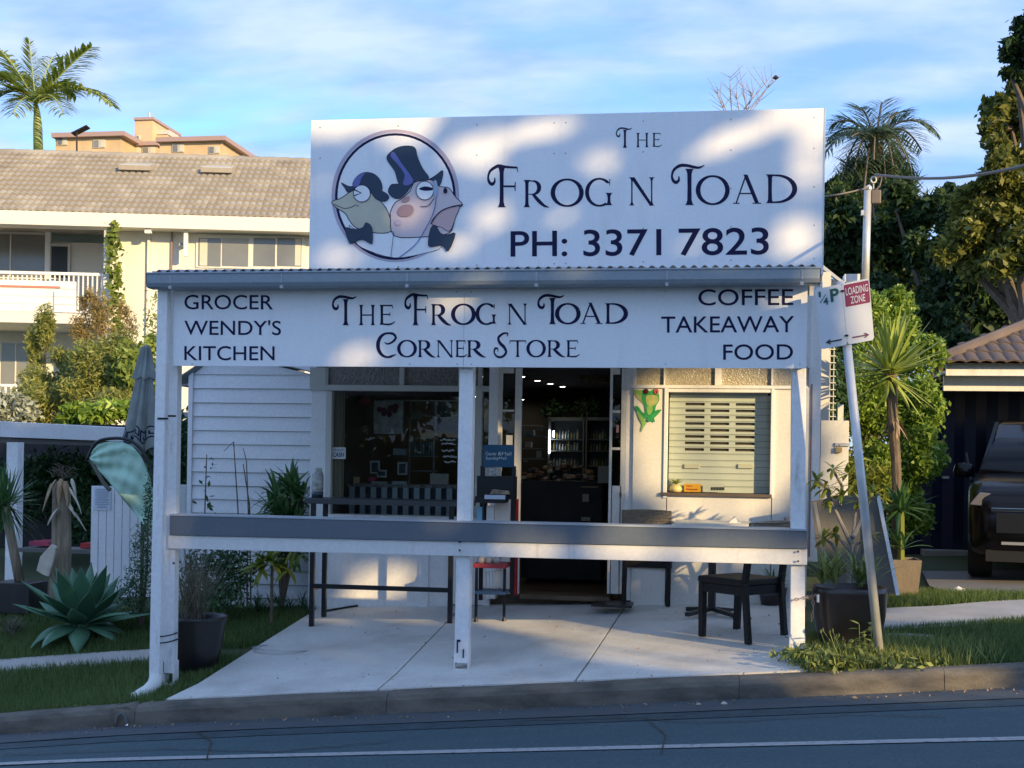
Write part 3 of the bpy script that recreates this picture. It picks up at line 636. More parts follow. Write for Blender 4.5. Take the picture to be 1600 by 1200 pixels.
# rail: grey board laid against the posts, top cap, white board under it
rl0, rl1 = 265, 1261
mb = MB(); A0, A1 = W(rl0, 806, VY - .045), W(rl1, 830, VY - .045); B0, B1_ = W(rl0, 836, VY - .045), W(rl1, 858, VY - .045)
mb.add([(A0.x, VY - .045, B0.z), (A1.x, VY - .045, B1_.z), (A1.x, VY - .045, A1.z), (A0.x, VY - .045, A0.z), (A0.x, VY - .004, B0.z), (A1.x, VY - .004, B1_.z), (A1.x, VY - .004, A1.z), (A0.x, VY - .004, A0.z)],
       [(0, 1, 2, 3), (5, 4, 7, 6), (3, 2, 6, 7), (1, 0, 4, 5), (0, 3, 7, 4), (2, 1, 5, 6)])
mb.build('rail_board', M['railgrey'], ver, bevel=.004)
mb = MB(); mb.add([(A0.x, VY - .05, A0.z + .002), (A1.x, VY - .05, A1.z + .002), (A1.x, VY + .11, A1.z + .004), (A0.x, VY + .11, A0.z + .004), (A0.x, VY - .05, A0.z + .014), (A1.x, VY - .05, A1.z + .014), (A1.x, VY + .11, A1.z + .016), (A0.x, VY + .11, A0.z + .016)],
       [(0, 3, 2, 1), (4, 5, 6, 7), (0, 1, 5, 4), (1, 2, 6, 5), (2, 3, 7, 6), (3, 0, 4, 7)]); mb.build('rail_cap', flat('cap_grey', (.38, .42, .45), .5), ver)
C0, C1 = W(rl0 - 3, 857, VY - .03), W(rl1, 883, VY - .03)
mb = MB(); mb.add([(C0.x, VY - .028, C0.z), (C1.x, VY - .028, C1.z), (C1.x, VY - .028, B1_.z - .002), (C0.x, VY - .028, B0.z - .002), (C0.x, VY + .008, C0.z), (C1.x, VY + .008, C1.z), (C1.x, VY + .008, B1_.z - .002), (C0.x, VY + .008, B0.z - .002)],
       [(0, 1, 2, 3), (5, 4, 7, 6), (3, 2, 6, 7), (1, 0, 4, 5), (0, 3, 7, 4), (2, 1, 5, 6)])
mb.build('underboard', M['railboard'], ver, bevel=.003)
for px, py in ((718, 847), (718, 860), (1247, 862), (1247, 877), (246, 915), (271, 880)): vbox(px - 1.4, px + 1.4, py - 1.4, py + 1.4, VY - .052, .01, 'bolt', M['black'])
# return rail and end boards running back to the wall on the right
mb = MB(); a = W(1256, 858, VY); mb.box(a.x - .02, a.x + .02, VY + .11, WY - .06, a.z + .0, a.z + .14); mb.build('return_rail', M['railgrey'], ver)
# front beam, gutter, corrugated roof
b = MB(); gx0, gx1 = W(228, 432, 9.06).x, W(1283, 421, 9.06).x
gz1 = W(740, 423, 9.06).z; gz0 = W(740, 446, 9.06).z
prof = [(9.06, gz1), (9.06, gz0 + .035), (9.075, gz0 + .008), (9.10, gz0), (9.19, gz0), (9.19, gz1 - .01), (9.183, gz1 - .01), (9.183, gz0 + .008), (9.102, gz0 + .008), (9.081, gz0 + .016), (9.068, gz0 + .038), (9.068, gz1)]
b.prism([(gx0, y, z) for y, z in prof], (gx1 - gx0, 0, 0)); gut = b.build('gutter', M['gutter'], ver)
mb = MB(); mb.tube([(gx0, 9.062, gz1), (gx1, 9.062, gz1)], .009, 8); mb.build('bead', M['gutter'], gut)
for q in (gx0, gx1 - .006): mb = MB(); mb.prism([(q, y, z) for y, z in prof[:6]], (.006, 0, 0)); mb.build('end_cap', M['gutter'], gut)
for px in (266, 440, 636, 838, 1042, 1253):
    x = W(px, 440, 9.06).x; mb = MB(); mb.box(x - .004, x + .004, 9.054, 9.06, gz0 + .03, gz1 - .012); mb.box(x - .012, x + .012, 9.052, 9.066, gz0 - .012, gz0 + .012); mb.build('gutter_clip', flat('zinc_pale', (.42, .45, .47), .4), gut)
mb = MB(); x0_, x1_ = W(247, 450, VY).x, W(1262, 450, VY).x; mb.box(x0_, x1_, VY + .005, VY + .055, gz0 - .02, gz1 - .03); mb.build('front_beam', M['post'], ver)
# corrugated iron sheet from gutter up to the parapet
mb = MB(); xs_ = []; x = gx0 + .02
while x < gx1 - .01: xs_.append(x); x += .0095
def cor(x, k): return .012 * math.sin(x * 2 * math.pi / .076) + k
ya_, yb2 = 9.12, 11.55; za_, zb_ = gz1 + .026, 3.34
for x in xs_: mb.v += [(x, ya_, cor(x, za_)), (x, yb2, cor(x, zb_)), (x, ya_, cor(x, za_ - .004)), (x, yb2, cor(x, zb_ - .004))]
for i in range(len(xs_) - 1):
    k = i * 4; mb.f += [(k, k + 4, k + 5, k + 1), (k + 2, k + 3, k + 7, k + 6), (k, k + 2, k + 6, k + 4)]
mb.build('corrugated_roof', M['zinc'], ver, smooth=False)
mb = MB(); 
for px in (300, 500, 729, 960, 1236):
    x = W(px, 500, VY).x; mb = MB(); mb.beam((x, 9.36, 2.90), (x, WY - .06, 3.2), .045, .1); mb.build('rafter', M['post'], ver)
for y_, z_ in ((10.0, 3.02), (10.75, 3.11)): mb = MB(); mb.box(x0_, x1_, y_, y_ + .045, z_ - .01, z_ + .05); mb.build('batten', M['post'], ver)
# barge board on the right-hand end, white end post of the wall behind
b = MB(); x = W(1266, 450, 9.4).x; b.beam((x, 9.25, 2.9), (x, 11.5, 3.2), .03, .17); b.build('barge_board', M['white'], ver)

# ================================================================== SIGNS
WM = [1.0]
def stroke(mb, pts, T, n=7, eps=[0]):
    """variable-width pen stroke; T maps glyph space to the board; every piece lies a hair further out"""
    P = []
    m_ = len(pts)
    for i in range(m_ - 1):
        p0, p1, p2, p3 = pts[max(i - 1, 0)], pts[i], pts[i + 1], pts[min(i + 2, m_ - 1)]
        for k in range(n if m_ > 2 else 1):
            t = k / n; P.append([.5 * ((2 * p1[j]) + (-p0[j] + p2[j]) * t + (2 * p0[j] - 5 * p1[j] + 4 * p2[j] - p3[j]) * t * t + (-p0[j] + 3 * p1[j] - 3 * p2[j] + p3[j]) * t ** 3) for j in range(3)])
    P.append(list(pts[-1])); k0 = len(mb.v)
    for i, (x, y, w) in enumerate(P):
        a, b_ = P[max(i - 1, 0)], P[min(i + 1, len(P) - 1)]; dx, dy = b_[0] - a[0], b_[1] - a[1]; L = math.hypot(dx, dy) or 1
        w *= WM[0]; nx, ny = -dy / L * w / 2, dx / L * w / 2; mb.v += [tuple(T(x + nx, y + ny)), tuple(T(x - nx, y - ny))]
    mb.f += [(k0 + 2 * i, k0 + 2 * i + 1, k0 + 2 * i + 3, k0 + 2 * i + 2) for i in range(len(P) - 1)]
def gpoly(mb, pts, T): k = len(mb.v); mb.v += [tuple(T(*p)) for p in pts]; mb.f.append(tuple(range(k, k + len(pts))))
def arcs(cx, cy, rx, ry, a0, a1, thin, thick, n=26):
    return [(cx + rx * math.cos(R(t)), cy + ry * math.sin(R(t)), max(thin, .065) + (thick + .02 - max(thin, .065)) * abs(math.cos(R(t))) ** 1.6) for t in fr(a0, a1, n)]
def stem(x, w=.12, y0=0, y1=1.0, s=.07):
    h = w / 2
    return [(x - h - s, y0), (x + h + s, y0), (x + h + s * .4, y0 + .035), (x + h, y0 + .13), (x + h * .9, (y0 + y1) / 2), (x + h, y1 - .13), (x + h + s * .4, y1 - .035), (x + h + s, y1), (x - h - s, y1), (x - h - s * .4, y1 - .035), (x - h, y1 - .13), (x - h * .9, (y0 + y1) / 2), (x - h, y0 + .13), (x - h - s * .4, y0 + .035)]
SW = [(.23, .73, .03), (.235, .64, .06), (.165, .575, .085), (.07, .62, .08), (.035, .75, .06), (.10, .90, .07), (.27, 1.0, .08), (.48, 1.0, .075)]
def glyph(mb, ch, T):
    """letters of the decorative shop lettering; width and cap height are both 1"""
    if ch == 'H': gpoly(mb, stem(.19), T); gpoly(mb, stem(.81), T); stroke(mb, [(.24, .5, .05), (.76, .5, .05)], T)
    elif ch == 'E':
        gpoly(mb, stem(.22, .15), T); stroke(mb, [(.28, .965, .06), (.82, .965, .06)], T); stroke(mb, [(.80, .99, .05), (.86, .82, .03)], T); stroke(mb, [(.28, .52, .05), (.68, .52, .05)], T); stroke(mb, [(.69, .62, .03), (.68, .42, .03)], T)
        stroke(mb, [(.28, .035, .06), (.7, .03, .07), (.98, .16, .03)], T)
    elif ch == 'R':
        gpoly(mb, stem(.20), T); stroke(mb, [(.24, .965, .04), (.42, .96, .05)] + arcs(.42, .72, .22, .24, 80, -80, .04, .13, 12) + [(.40, .475, .04), (.24, .48, .03)], T, 3); stroke(mb, [(.42, .48, .10), (.62, .24, .13), (.82, .06, .09), (1.0, .0, .02)], T)
    elif ch == 'O': stroke(mb, arcs(.5, .5, .44, .47, 20, 380, .045, .12, 40), T, 1)
    elif ch == 'G':
        stroke(mb, [(.88, .82, .02)] + arcs(.52, .5, .43, .47, 50, 300, .045, .12, 30) + [(.80, .07, .05)], T, 1); gpoly(mb, stem(.86, .10, .05, .48, .08), T); stroke(mb, [(.89, .96, .03), (.88, .74, .02)], T)
    elif ch == 'N':
        gpoly(mb, stem(.16, .05, 0, 1, .08), T); gpoly(mb, [(.10, 1), (.25, 1), (.90, .0), (.80, -.02)], T); gpoly(mb, stem(.85, .05, 0, 1, .08), T)
    elif ch == 'D':
        gpoly(mb, stem(.18), T); stroke(mb, [(.20, .965, .04)] + arcs(.36, .5, .55, .465, 88, -88, .045, .13, 26) + [(.20, .035, .04)], T, 1)
    elif ch == 'A':
        stroke(mb, [(.46, .99, .05), (.13, .03, .05)], T); gpoly(mb, [(.38, 1.03), (.52, 1.03), (.92, .03), (.78, .03)], T); stroke(mb, [(.26, .36, .045), (.68, .36, .045)], T)
        stroke(mb, [(.02, .015, .035), (.24, .015, .035)], T); stroke(mb, [(.70, .015, .035), (1.0, .015, .035)], T)
    elif ch == 't':
        gpoly(mb, stem(.48, .13), T); stroke(mb, [(.04, .96, .06), (.94, .96, .06)], T); stroke(mb, [(.03, .99, .03), (.01, .80, .03)], T); stroke(mb, [(.95, .99, .03), (.98, .80, .03)], T)
    elif ch == 'T':
        stroke(mb, SW + [(.66, .965, .07), (.82, .95, .055), (.97, 1.01, .02)], T); gpoly(mb, stem(.54, .125, 0, .92, .07), T)
    elif ch == 'F':
        stroke(mb, SW[:-1] + [(.38, 1.03, .07), (.60, 1.0, .06), (.93, .985, .045)], T); stroke(mb, [(.92, 1.0, .03), (.95, .87, .02)], T); gpoly(mb, stem(.45, .125, 0, 1.0, .07), T)
        stroke(mb, [(.50, .52, .045), (.86, .52, .045)], T); stroke(mb, [(.87, .63, .03), (.86, .41, .03)], T)
    elif ch == 'C':
        stroke(mb, [(.40, .62, .03), (.52, .55, .05), (.75, .62, .07), (.93, .80, .09), (.78, .97, .08)] + arcs(.55, .5, .46, .48, 95, 290, .055, .12, 22) + [(.95, .14, .02)], T, 2)
    elif ch == 'S':
        stroke(mb, [(.86, .86, .04), (.92, .97, .05), (.62, .97, .07), (.32, .80, .11), (.40, .60, .12), (.68, .42, .12), (.80, .22, .11), (.60, .05, .08), (.28, .03, .07), (.06, .18, .07), (.10, .36, .08), (.28, .36, .05), (.27, .24, .03)], T)
def lettering(board, Y, items, conv, m=M['navy'], name='lettering'):
    for ch, x0, x1, y0, y1 in items:
        mb = MB(); px0, py0 = conv(x0, y0); px1, py1 = conv(x1, y1)
        class Tm:
            k = 0
            def __call__(s, gx, gy): s.k += 1; return W(px0 + gx * (px1 - px0), py1 - gy * (py1 - py0), Y - .0015 - .00001 * s.k)
        glyph(mb, ch, Tm()); mb.build('letter', m, board)
def cA(x, y): return 740 + x / 2.857, 160 + y / 2.857
def cB(x, y): return 500 + x / 3.2, 430 + y / 3.2
TY = 11.2
top = thing('rooftop_shop_sign', 'large white rooftop sign with phone number and round emblem of two frogs in hats', 'sign', (W(885, 430, TY).x, TY, 3.3))
xa1, xa2, xa3 = W(484.5, 300, TY).x, W(876, 300, TY).x, W(1286, 300, TY).x
zt0 = W(885, 432, TY).z; ztL = W(484, 188, TY).z; ztR = W(1287, 169, TY).z
for a, c_, zA, zB in ((xa1, xa2 - .002, ztL, (ztL + ztR) / 2), (xa2 + .002, xa3, (ztL + ztR) / 2, ztR)):
    mb = MB(); mb.prism([(a, TY, zt0), (c_, TY, zt0), (c_, TY, zB), (a, TY, zA)], (0, .012, 0)); mb.build('sign_sheet', M['whiteclean'], top)
mb = MB(); mb.box(xa2 - .018, xa2 + .018, TY - .0008, TY, zt0, (ztL + ztR) / 2 - .003); mb.build('joint_strip', M['whiteclean'], top)
mb = MB()
for x in fr(xa1 + .03, xa3 - .03, 5): mb.box(x - .02, x + .02, TY + .013, TY + .06, zt0 - .1, min(ztL, ztR) - .02)
for z in (zt0 + .1, 4.0, 4.55): mb.box(xa1 + .01, xa3 - .01, TY + .06, TY + .1, z, z + .04)
mb.build('frame', M['gum'], top)
mb = MB(); mb.box(xa3, xa3 + .012, TY - .004, TY + .1, zt0, ztR); mb.build('edge_trim', M['gum'], top)
for px in (500, 622, 745, 866, 884, 1005, 1142, 1272):
    for py in (192, 240, 300, 360, 412):
        if (px > 1000 or py in (192, 240, 412)) : pbox(px - .9, px + .9, py - .9 - (px - 860) * .02, py + .9 - (px - 860) * .02, TY - .003, .004, 'screw', flat('screw_grey', (.3, .3, .3)), top)
lettering(top, TY, [('T', 635, 710, 115, 202), ('H', 722, 785, 136, 200), ('E', 795, 842, 136, 198), ('F', 60, 205, 288, 468), ('R', 213, 337, 346, 468), ('O', 345, 490, 340, 466), ('G', 495, 622, 337, 465), ('N', 686, 814, 334, 460),
    ('T', 880, 1035, 282, 458), ('O', 993, 1142, 325, 458), ('A', 1156, 1284, 326, 452), ('D', 1296, 1447, 321, 450)], cA)
for s_, a, c_, y0, y1 in (('PH:', 165, 418, 575, 690), ('3371', 490, 838, 568, 688), ('7823', 915, 1318, 562, 685)):
    (p0, q0), (p1, q1) = cA(a, y0), cA(c_, y1); textmesh(s_, p0, p1, q0, q1, TY - .002, 'phone_number', M['navy'], top, .008, -.012)
# emblem, printed flat: measured in the enlarged photograph
def cE(x, y): return 480 + x / 3.81, 160 + y / 3.81
em = MB()
def cat(pts, n=5, closed=True):
    out = []; m_ = len(pts)
    for i in range(m_ if closed else m_ - 1):
        g = (lambda k: pts[k % m_]) if closed else (lambda k: pts[max(0, min(m_ - 1, k))]); p0, p1, p2, p3 = g(i - 1), g(i), g(i + 1), g(i + 2)
        for k in range(n):
            t = k / n; out.append(tuple(.5 * ((2 * p1[j]) + (-p0[j] + p2[j]) * t + (2 * p0[j] - 5 * p1[j] + 4 * p2[j] - p3[j]) * t * t + (-p0[j] + 3 * p1[j] - 3 * p2[j] + p3[j]) * t ** 3) for j in range(2)))
    return out if closed else out + [pts[-1]]
lay = [0]
def shape(pts, m, parent, name, n=5, outline=None, smooth=True, w=5):
    lay[0] += 1; P = cat(pts, n) if smooth else pts; mb = MB(); Yl = TY - .002 - .0004 * lay[0]
    V = [W(*cE(*p), Yl) for p in P]
    # ear-clipped by Blender when tessellated
    mb.v = [tuple(v) for v in V]; mb.f = [tuple(range(len(V)))]; o = mb.build(name, m, parent)
    if outline: pen(P + [P[0]], w, outline, parent)
    return o
def pen(P, w, m, parent, name='outline'):
    lay[0] += 1; mb = MB(); Yl = TY - .002 - .0004 * lay[0]; stroke(mb, [(x, y, w) for x, y in P], lambda x, y: W(*cE(x, y), Yl), 1); return mb.build(name, m, parent)
INK = M['navy']; eb = MB(); ringc = (525, 555)
def ell(cx, cy, rx, ry, n=56, a0=0, a1=360): return [(cx + rx * math.cos(R(t)), cy + ry * math.sin(R(t))) for t in fr(a0, a1, n)][:-1 if a1 - a0 == 360 else None]
lay[0] += 1; emb = MB(); V = [W(*cE(*p), TY - .0024) for p in ell(525, 555, 380, 395)]; emb.v = [tuple(v) for v in V]; emb.f = [tuple(range(len(V)))]
emb = emb.build('emblem', flat('emblem_mauve', (.48, .42, .52), .45), top)
shape(ell(525, 555, 358, 375), M['whiteclean'], emb, 'disc', smooth=False)
pen(ell(525, 560, 352, 370) + [ell(525, 560, 352, 370)[0]], 15, INK, emb, 'ring')
skin1 = flat('frog_sage', (.56, .53, .40)); skin2 = flat('frog_mauve', (.66, .56, .58)); hat = flat('hat_navy', (.012, .035, .075)); band = flat('hat_band', (.13, .15, .42)); jaw = flat('frog_rose', (.62, .42, .42))
shape([(250, 730), (300, 760), (510, 765), (720, 790), (800, 860), (690, 900), (520, 925), (360, 880), (285, 830)], M['whiteclean'], emb, 'collar', 3, INK, w=3)
shape([(147, 590), (200, 570), (270, 525), (350, 500), (420, 570), (480, 650), (500, 765), (390, 775), (290, 745), (250, 700), (225, 660), (170, 625)], skin1, emb, 'frog_head', 4, INK)
pen(cat([(160, 605), (215, 630), (260, 625), (290, 610), (305, 620)], 4, False), 4, INK, emb)
shape([(495, 680), (500, 640), (525, 595), (560, 575), (610, 530), (640, 470), (700, 455), (760, 470), (790, 500), (845, 510), (880, 560), (925, 608), (890, 640), (860, 760), (800, 790), (700, 800), (520, 795)], skin2, emb, 'toad_head', 4, INK)
shape([(740, 720), (775, 665), (830, 630), (905, 615), (885, 680), (850, 765), (800, 745)], jaw, emb, 'toad_throat', 4, INK, w=4)
shape([(203, 478), (250, 500), (300, 495), (380, 505), (460, 535), (487, 565), (460, 590), (410, 575), (370, 530), (300, 510), (245, 535), (225, 510)], hat, emb, 'bowler_brim', 4, INK, w=3)
shape([(270, 495), (290, 445), (340, 415), (400, 425), (440, 470), (445, 525), (390, 520), (330, 500)], hat, emb, 'bowler_crown', 4)
shape([(272, 495), (292, 445), (345, 418), (322, 450), (305, 497)], band, emb, 'bowler_band', 3)
shape([(540, 485), (500, 490), (482, 530), (510, 565), (555, 570), (600, 525), (640, 475), (730, 455), (760, 485), (790, 490), (805, 440), (805, 405), (770, 430), (720, 460), (650, 470)], hat, emb, 'top_hat_brim', 4, INK, w=3)
shape([(472, 335), (500, 290), (560, 260), (638, 265), (660, 330), (690, 395), (725, 450), (650, 465), (600, 490), (545, 485), (520, 410)], hat, emb, 'top_hat_crown', 4)
shape([(497, 320), (515, 295), (560, 360), (605, 420), (632, 470), (600, 492), (570, 486), (580, 430), (540, 370)], band, emb, 'top_hat_band', 3)
eyew = M['whiteclean']
shape(ell(325, 542, 50, 50, 28), eyew, emb, 'eye', 3, INK, False, 4); pen([(278, 518), (322, 540), (280, 555)], 8, INK, emb)
shape(ell(700, 525, 52, 55, 28), eyew, emb, 'eye', 3, INK, False, 4); shape([(665, 515), (700, 500), (748, 510), (745, 522), (700, 526)], INK, emb, 'eyelid', 3)
pen(cat([(765, 470), (768, 560), (750, 660), (700, 760), (640, 850), (545, 925)], 5, False), 5, band, emb); pen(cat([(672, 620), (720, 615), (755, 570)], 4, False), 4, INK, emb); pen(cat([(735, 725), (775, 665), (830, 630), (925, 608)], 5, False), 6, INK, emb)
shape([(752, 470), (772, 470), (776, 540), (762, 565), (752, 540)], flat('monocle_grey', (.35, .45, .6)), emb, 'monocle_rim', 3)
shape([(535, 650), (560, 615), (615, 610), (635, 640), (610, 675), (555, 678)], flat('toad_spot', (.36, .24, .26)), emb, 'cheek_spot', 4); shape(ell(540, 714, 19, 19, 16), flat('toad_wart', (.60, .48, .56)), emb, 'wart', 2, None, False)
shape([(560, 590), (580, 565), (608, 560), (600, 590)], flat('toad_spot', (.36, .24, .26)), emb, 'nostril_spot', 3); shape(ell(822, 525, 12, 17, 14), INK, emb, 'nostril', 2, None, False)
shape([(225, 745), (280, 755), (330, 745), (350, 715), (385, 745), (388, 830), (375, 840), (330, 815), (290, 825), (255, 840), (238, 800)], hat, emb, 'bow_tie', 3, INK, w=3)
shape([(720, 850), (735, 750), (765, 732), (790, 775), (830, 790), (882, 780), (840, 885), (805, 850), (760, 855)], hat, emb, 'bow_tie', 3, INK, w=3)
pen([(500, 765), (515, 770), (498, 920)], 3, INK, emb)

FY = 9.25
fs = thing('verandah_fascia_sign', 'long low white sign under the gutter naming the corner store, grocer, kitchen, coffee and takeaway', 'sign', (W(725, 573, FY).x, FY, 2.3))
xa1, xa2, xa3 = W(271, 510, FY).x, W(725, 510, FY).x, W(1261, 510, FY).x; zt0 = W(725, 573.5, FY).z; zt1 = W(725, 449, FY).z
for a, c_ in ((xa1, xa2 - .0015), (xa2 + .0015, xa3)): mb = MB(); mb.box(a, c_, FY, FY + .01, zt0, zt1); mb.build('sign_sheet', M['whiteclean'], fs)
mb = MB(); mb.box(xa1, xa3, FY + .011, FY + .05, zt0 + .01, zt0 + .05); mb.build('frame', M['gum'], fs)
WM[0] = 1.25
lettering(fs, FY, [('T', 60, 187, 108, 250), ('H', 188, 282, 148, 250), ('E', 290, 377, 148, 248), ('F', 422, 545, 100, 250), ('R', 546, 655, 144, 250), ('O', 658, 776, 143, 248), ('G', 777, 884, 140, 248), ('N', 930, 1042, 142, 247), ('T', 1087, 1226, 102, 245), ('O', 1178, 1300, 140, 245), ('A', 1300, 1412, 140, 243), ('D', 1418, 1540, 140, 243),
    ('C', 280, 387, 288, 412), ('O', 388, 482, 324, 410), ('R', 481, 577, 325, 410), ('N', 576, 672, 325, 410), ('E', 672, 737, 325, 409), ('R', 726, 830, 325, 410), ('S', 867, 946, 288, 412), ('t', 948, 1032, 325, 409), ('O', 1034, 1127, 324, 410), ('R', 1128, 1226, 325, 409), ('E', 1226, 1300, 325, 409)], cB)
for s_, a, c_, y0, y1 in (('GROCER', 288, 426.5, 460.5, 483.5), ("WENDY'S", 288, 439, 500, 523.5), ('KITCHEN', 288, 429, 540.5, 563)):
    textmesh(s_, a, c_, y0, y1, FY - .002, 'lettering', M['navy'], fs, .004, .002)
for s_, a, c_, y0, y1 in (('COFFEE', 1091, 1239.5, 452, 477.5), ('TAKEAWAY', 1033, 1241, 494.5, 520), ('FOOD', 1130, 1239, 538, 562.5)):
    textmesh(s_, a, c_, y0, y1, FY - .002, 'lettering', M['navy'], fs, .004, -.004)
WM[0] = 1.0
for px in (300, 640, 714, 736, 1040, 1250):
    for py in (456, 569): pbox(px - .8, px + .8, py - .8, py + .8, FY - .003, .004, 'screw', M['screw_grey'], fs)
# ================================================================== FURNITURE AND GOODS ON THE PATIO
def cyl(p, r, h, n=20): return MB().lathe(p, [(.001, 0), (r, 0), (r, h), (.001, h)], n)
def chair(label, loc, rotz, back_m, sc=1.0):
    t = thing('wicker_chair', label, 'chair', loc, 'wicker chairs around the patio table', rotz, True); t.scale = (sc, sc, sc)
    mb = MB(); mb.box(-.225, .225, -.21, .22, .40, .45); mb.build('seat', M['wicker'], t, bevel=.012)
    mb = MB(); mb.box(-.22, .22, -.2, .21, .335, .40); mb.build('seat_frame', M['wicker'], t, bevel=.006)
    for sx in (-1, 1):
        mb = MB(); mb.prism([(sx * .19 - .024, .17, 0), (sx * .19 + .018, .17, 0), (sx * .2 + .024, .165, .40), (sx * .2 - .026, .165, .40)], (0, .045, 0)); mb.build('leg', M['wicker'], t, bevel=.004)
        mb = MB()
        for z0, z1, y0, y1 in ((0, .42, -.25, -.21), (.42, .86, -.21, -.275)):
            xw = .021; mb.add([(sx * .2 - xw, y0 - .02, z0), (sx * .2 + xw, y0 - .02, z0), (sx * .2 + xw, y0 + .02, z0), (sx * .2 - xw, y0 + .02, z0), (sx * .2 - xw, y1 - .018, z1), (sx * .2 + xw, y1 - .018, z1), (sx * .2 + xw, y1 + .018, z1), (sx * .2 - xw, y1 + .018, z1)],
               [(0, 3, 2, 1), (4, 5, 6, 7), (0, 1, 5, 4), (1, 2, 6, 5), (2, 3, 7, 6), (3, 0, 4, 7)])
        mb.build('leg', M['wicker'], t, bevel=.003)
    mb = MB(); n = 10                                          # slightly dished woven backrest
    for i in range(n + 1):
        x = -.225 + .45 * i / n; yy = -.245 - .02 * (1 - (2 * i / n - 1) ** 2)
        for z, dy in ((.60, .012), (.86 + .012 * (1 - (2 * i / n - 1) ** 2), -.03)): mb.v += [(x, yy + dy, z), (x, yy + dy - .028, z)]
    for i in range(n): k = i * 4; mb.f += [(k, k + 4, k + 6, k + 2), (k + 1, k + 3, k + 7, k + 5), (k + 2, k + 6, k + 7, k + 3), (k, k + 1, k + 5, k + 4)]
    mb.f += [(0, 2, 3, 1), (n * 4, n * 4 + 1, n * 4 + 3, n * 4 + 2)]; mb.build('backrest', back_m, t)
    st = MB()                                                   # raised woven strands
    for i in range(17): x = -.21 + .42 * i / 16; yy = -.245 - .02 * (1 - (2 * i / 16 - 1) ** 2); st.beam((x, yy - .018, .605), (x, yy - .06, .862), .010, .006, (0, 1, 0))
    for j in range(9): z = .625 + .235 * j / 8; st.tube([(-.222 + .444 * i / 8, -.245 - .0235 - .02 * (1 - (2 * i / 8 - 1) ** 2) - .042 * (z - .6) / .26, z) for i in range(9)], .004, 4, False)
    o = st.build('weave', back_m, t); o['kind'] = 'stuff'; return t
g1 = G(1014, 943); c1 = chair('wicker chair with its back to the kerb, nearest to the open door', (g1.x, g1.y - .02, gz(g1.x, g1.y) + .012), R(-4), M['wickertan'])
a = G(1165, 1009); b_ = G(1229, 999); ang = math.atan2(b_.y - a.y, b_.x - a.x); print('CHAIR', a, b_, math.degrees(ang), (b_ - a).length)
ang = R(48); mid = a + Vector((math.cos(ang) * .2, math.sin(ang) * .2, 0)); back = Vector((-math.sin(ang), math.cos(ang), 0))
o_ = mid + back * .23; chair('dark wicker chair drawn out beside the right verandah post', (o_.x, o_.y, gz(o_.x, o_.y) - .0), ang, M['wickertan'], 1.08)
tx = W(1114, 815, 10.95); gt = gz(tx.x, 10.95) + .012
t = thing('patio_table', 'small cafe table with a pale square top between the two wicker chairs', 'table', (tx.x, 10.95, gt))
mb = MB(); mb.box(tx.x - .33, tx.x + .33, 10.62, 11.28, gt + .775, gt + .805); mb.build('table_top', flat('table_white', (.75, .72, .62), .35), t, bevel=.006)
mb = MB(); mb.tube([(tx.x, 10.95, gt + .04), (tx.x, 10.95, gt + .775)], .035, 12); mb.build('column', M['black'], t)
for k in range(4): mb = MB(); q = R(45 + 90 * k); mb.beam((tx.x, 10.95, gt + .055), (tx.x + .3 * math.cos(q), 10.95 + .3 * math.sin(q), gt + .02), .045, .035); mb.build('foot', M['black'], t, bevel=.004)
cc = W(1148, 812, 10.9); t = thing('menu_stand', 'folded white card on the right end of the patio table', 'card', (cc.x, 10.9, gt + .765)); mb = MB(); mb.prism([(cc.x - .05, 10.85, gt + .806), (cc.x + .05, 10.85, gt + .806), (cc.x, 10.85, gt + .86)], (0, .1, 0)); mb.build('card', M['paper'], t)
# dark strappy plant in a pot by the wall, seen under the right chair
def pot(t, p, prof, m, name='pot', n=32): return MB().lathe(p, prof, n).build(name, m, t, smooth=True)
q = G(1207, 946); t = thing('potted_palm_lily', 'dark strappy leaved plant in a low pot behind the right patio chair', 'potted plant', q)
pot(t, q, [(.001, 0), (.10, 0), (.13, .16), (.12, .16), (.11, .13), (.001, .13)], M['potblack'])
mb = MB()
for i in range(26): mb.blade(q + Vector((0, 0, .14)), random.uniform(0, 6.28), random.uniform(.5, 1.4), random.uniform(.22, .34), .03, random.uniform(.6, 1.4))
mb.build('foliage', M['L_cordy'], t)
# tall bar bench on the left of the patio
zt = W(600, 780, 10.95).z; bx = (W(484, 780, 10.95).x, W(736, 785, 10.95).x)
t = thing('bar_bench', 'long black bar height bench standing under the shop window', 'bench', (sum(bx) / 2, 10.95, gz(sum(bx) / 2, 10.95)))
mb = MB(); mb.box(bx[0], bx[1], 10.8, 11.2, zt - .05, zt); mb.build('bench_top', flat('bench_dark', (.05, .055, .06), .45), t, bevel=.006)
lg = []
for px, Y in ((488, 10.84), (507, 11.16), (704, 10.84), (716, 11.16)):
    x = W(px, 900, Y).x; mb = MB(); mb.box(x - .02, x + .02, Y - .02, Y + .02, gz(x, Y) + .012, zt - .05); mb.build('leg', M['black'], t); lg.append(x)
zr = W(600, 924, 10.84).z; mb = MB(); mb.box(lg[0] + .02, lg[2] - .02, 10.825, 10.855, W(600, 919, 10.84).z - .02, W(600, 919, 10.84).z + .02); mb.build('stretcher', M['black'], t)
mb = MB(); mb.beam((lg[0], 10.86, zr), (lg[1], 11.14, zr), .03, .03); mb.build('stretcher', M['black'], t)
t0 = t
q = Vector((W(496, 775, 11.0).x, 11.0, zt)); t = thing('glass_jar', 'large glass jar in a pale patterned wrapper on the left end of the bar bench', 'jar', q)
MB().lathe(q, [(.001, 0), (.052, 0), (.055, .05), (.05, .055)], 20).build('base', flat('jar_dark', (.03, .06, .08), .3), t, smooth=True)
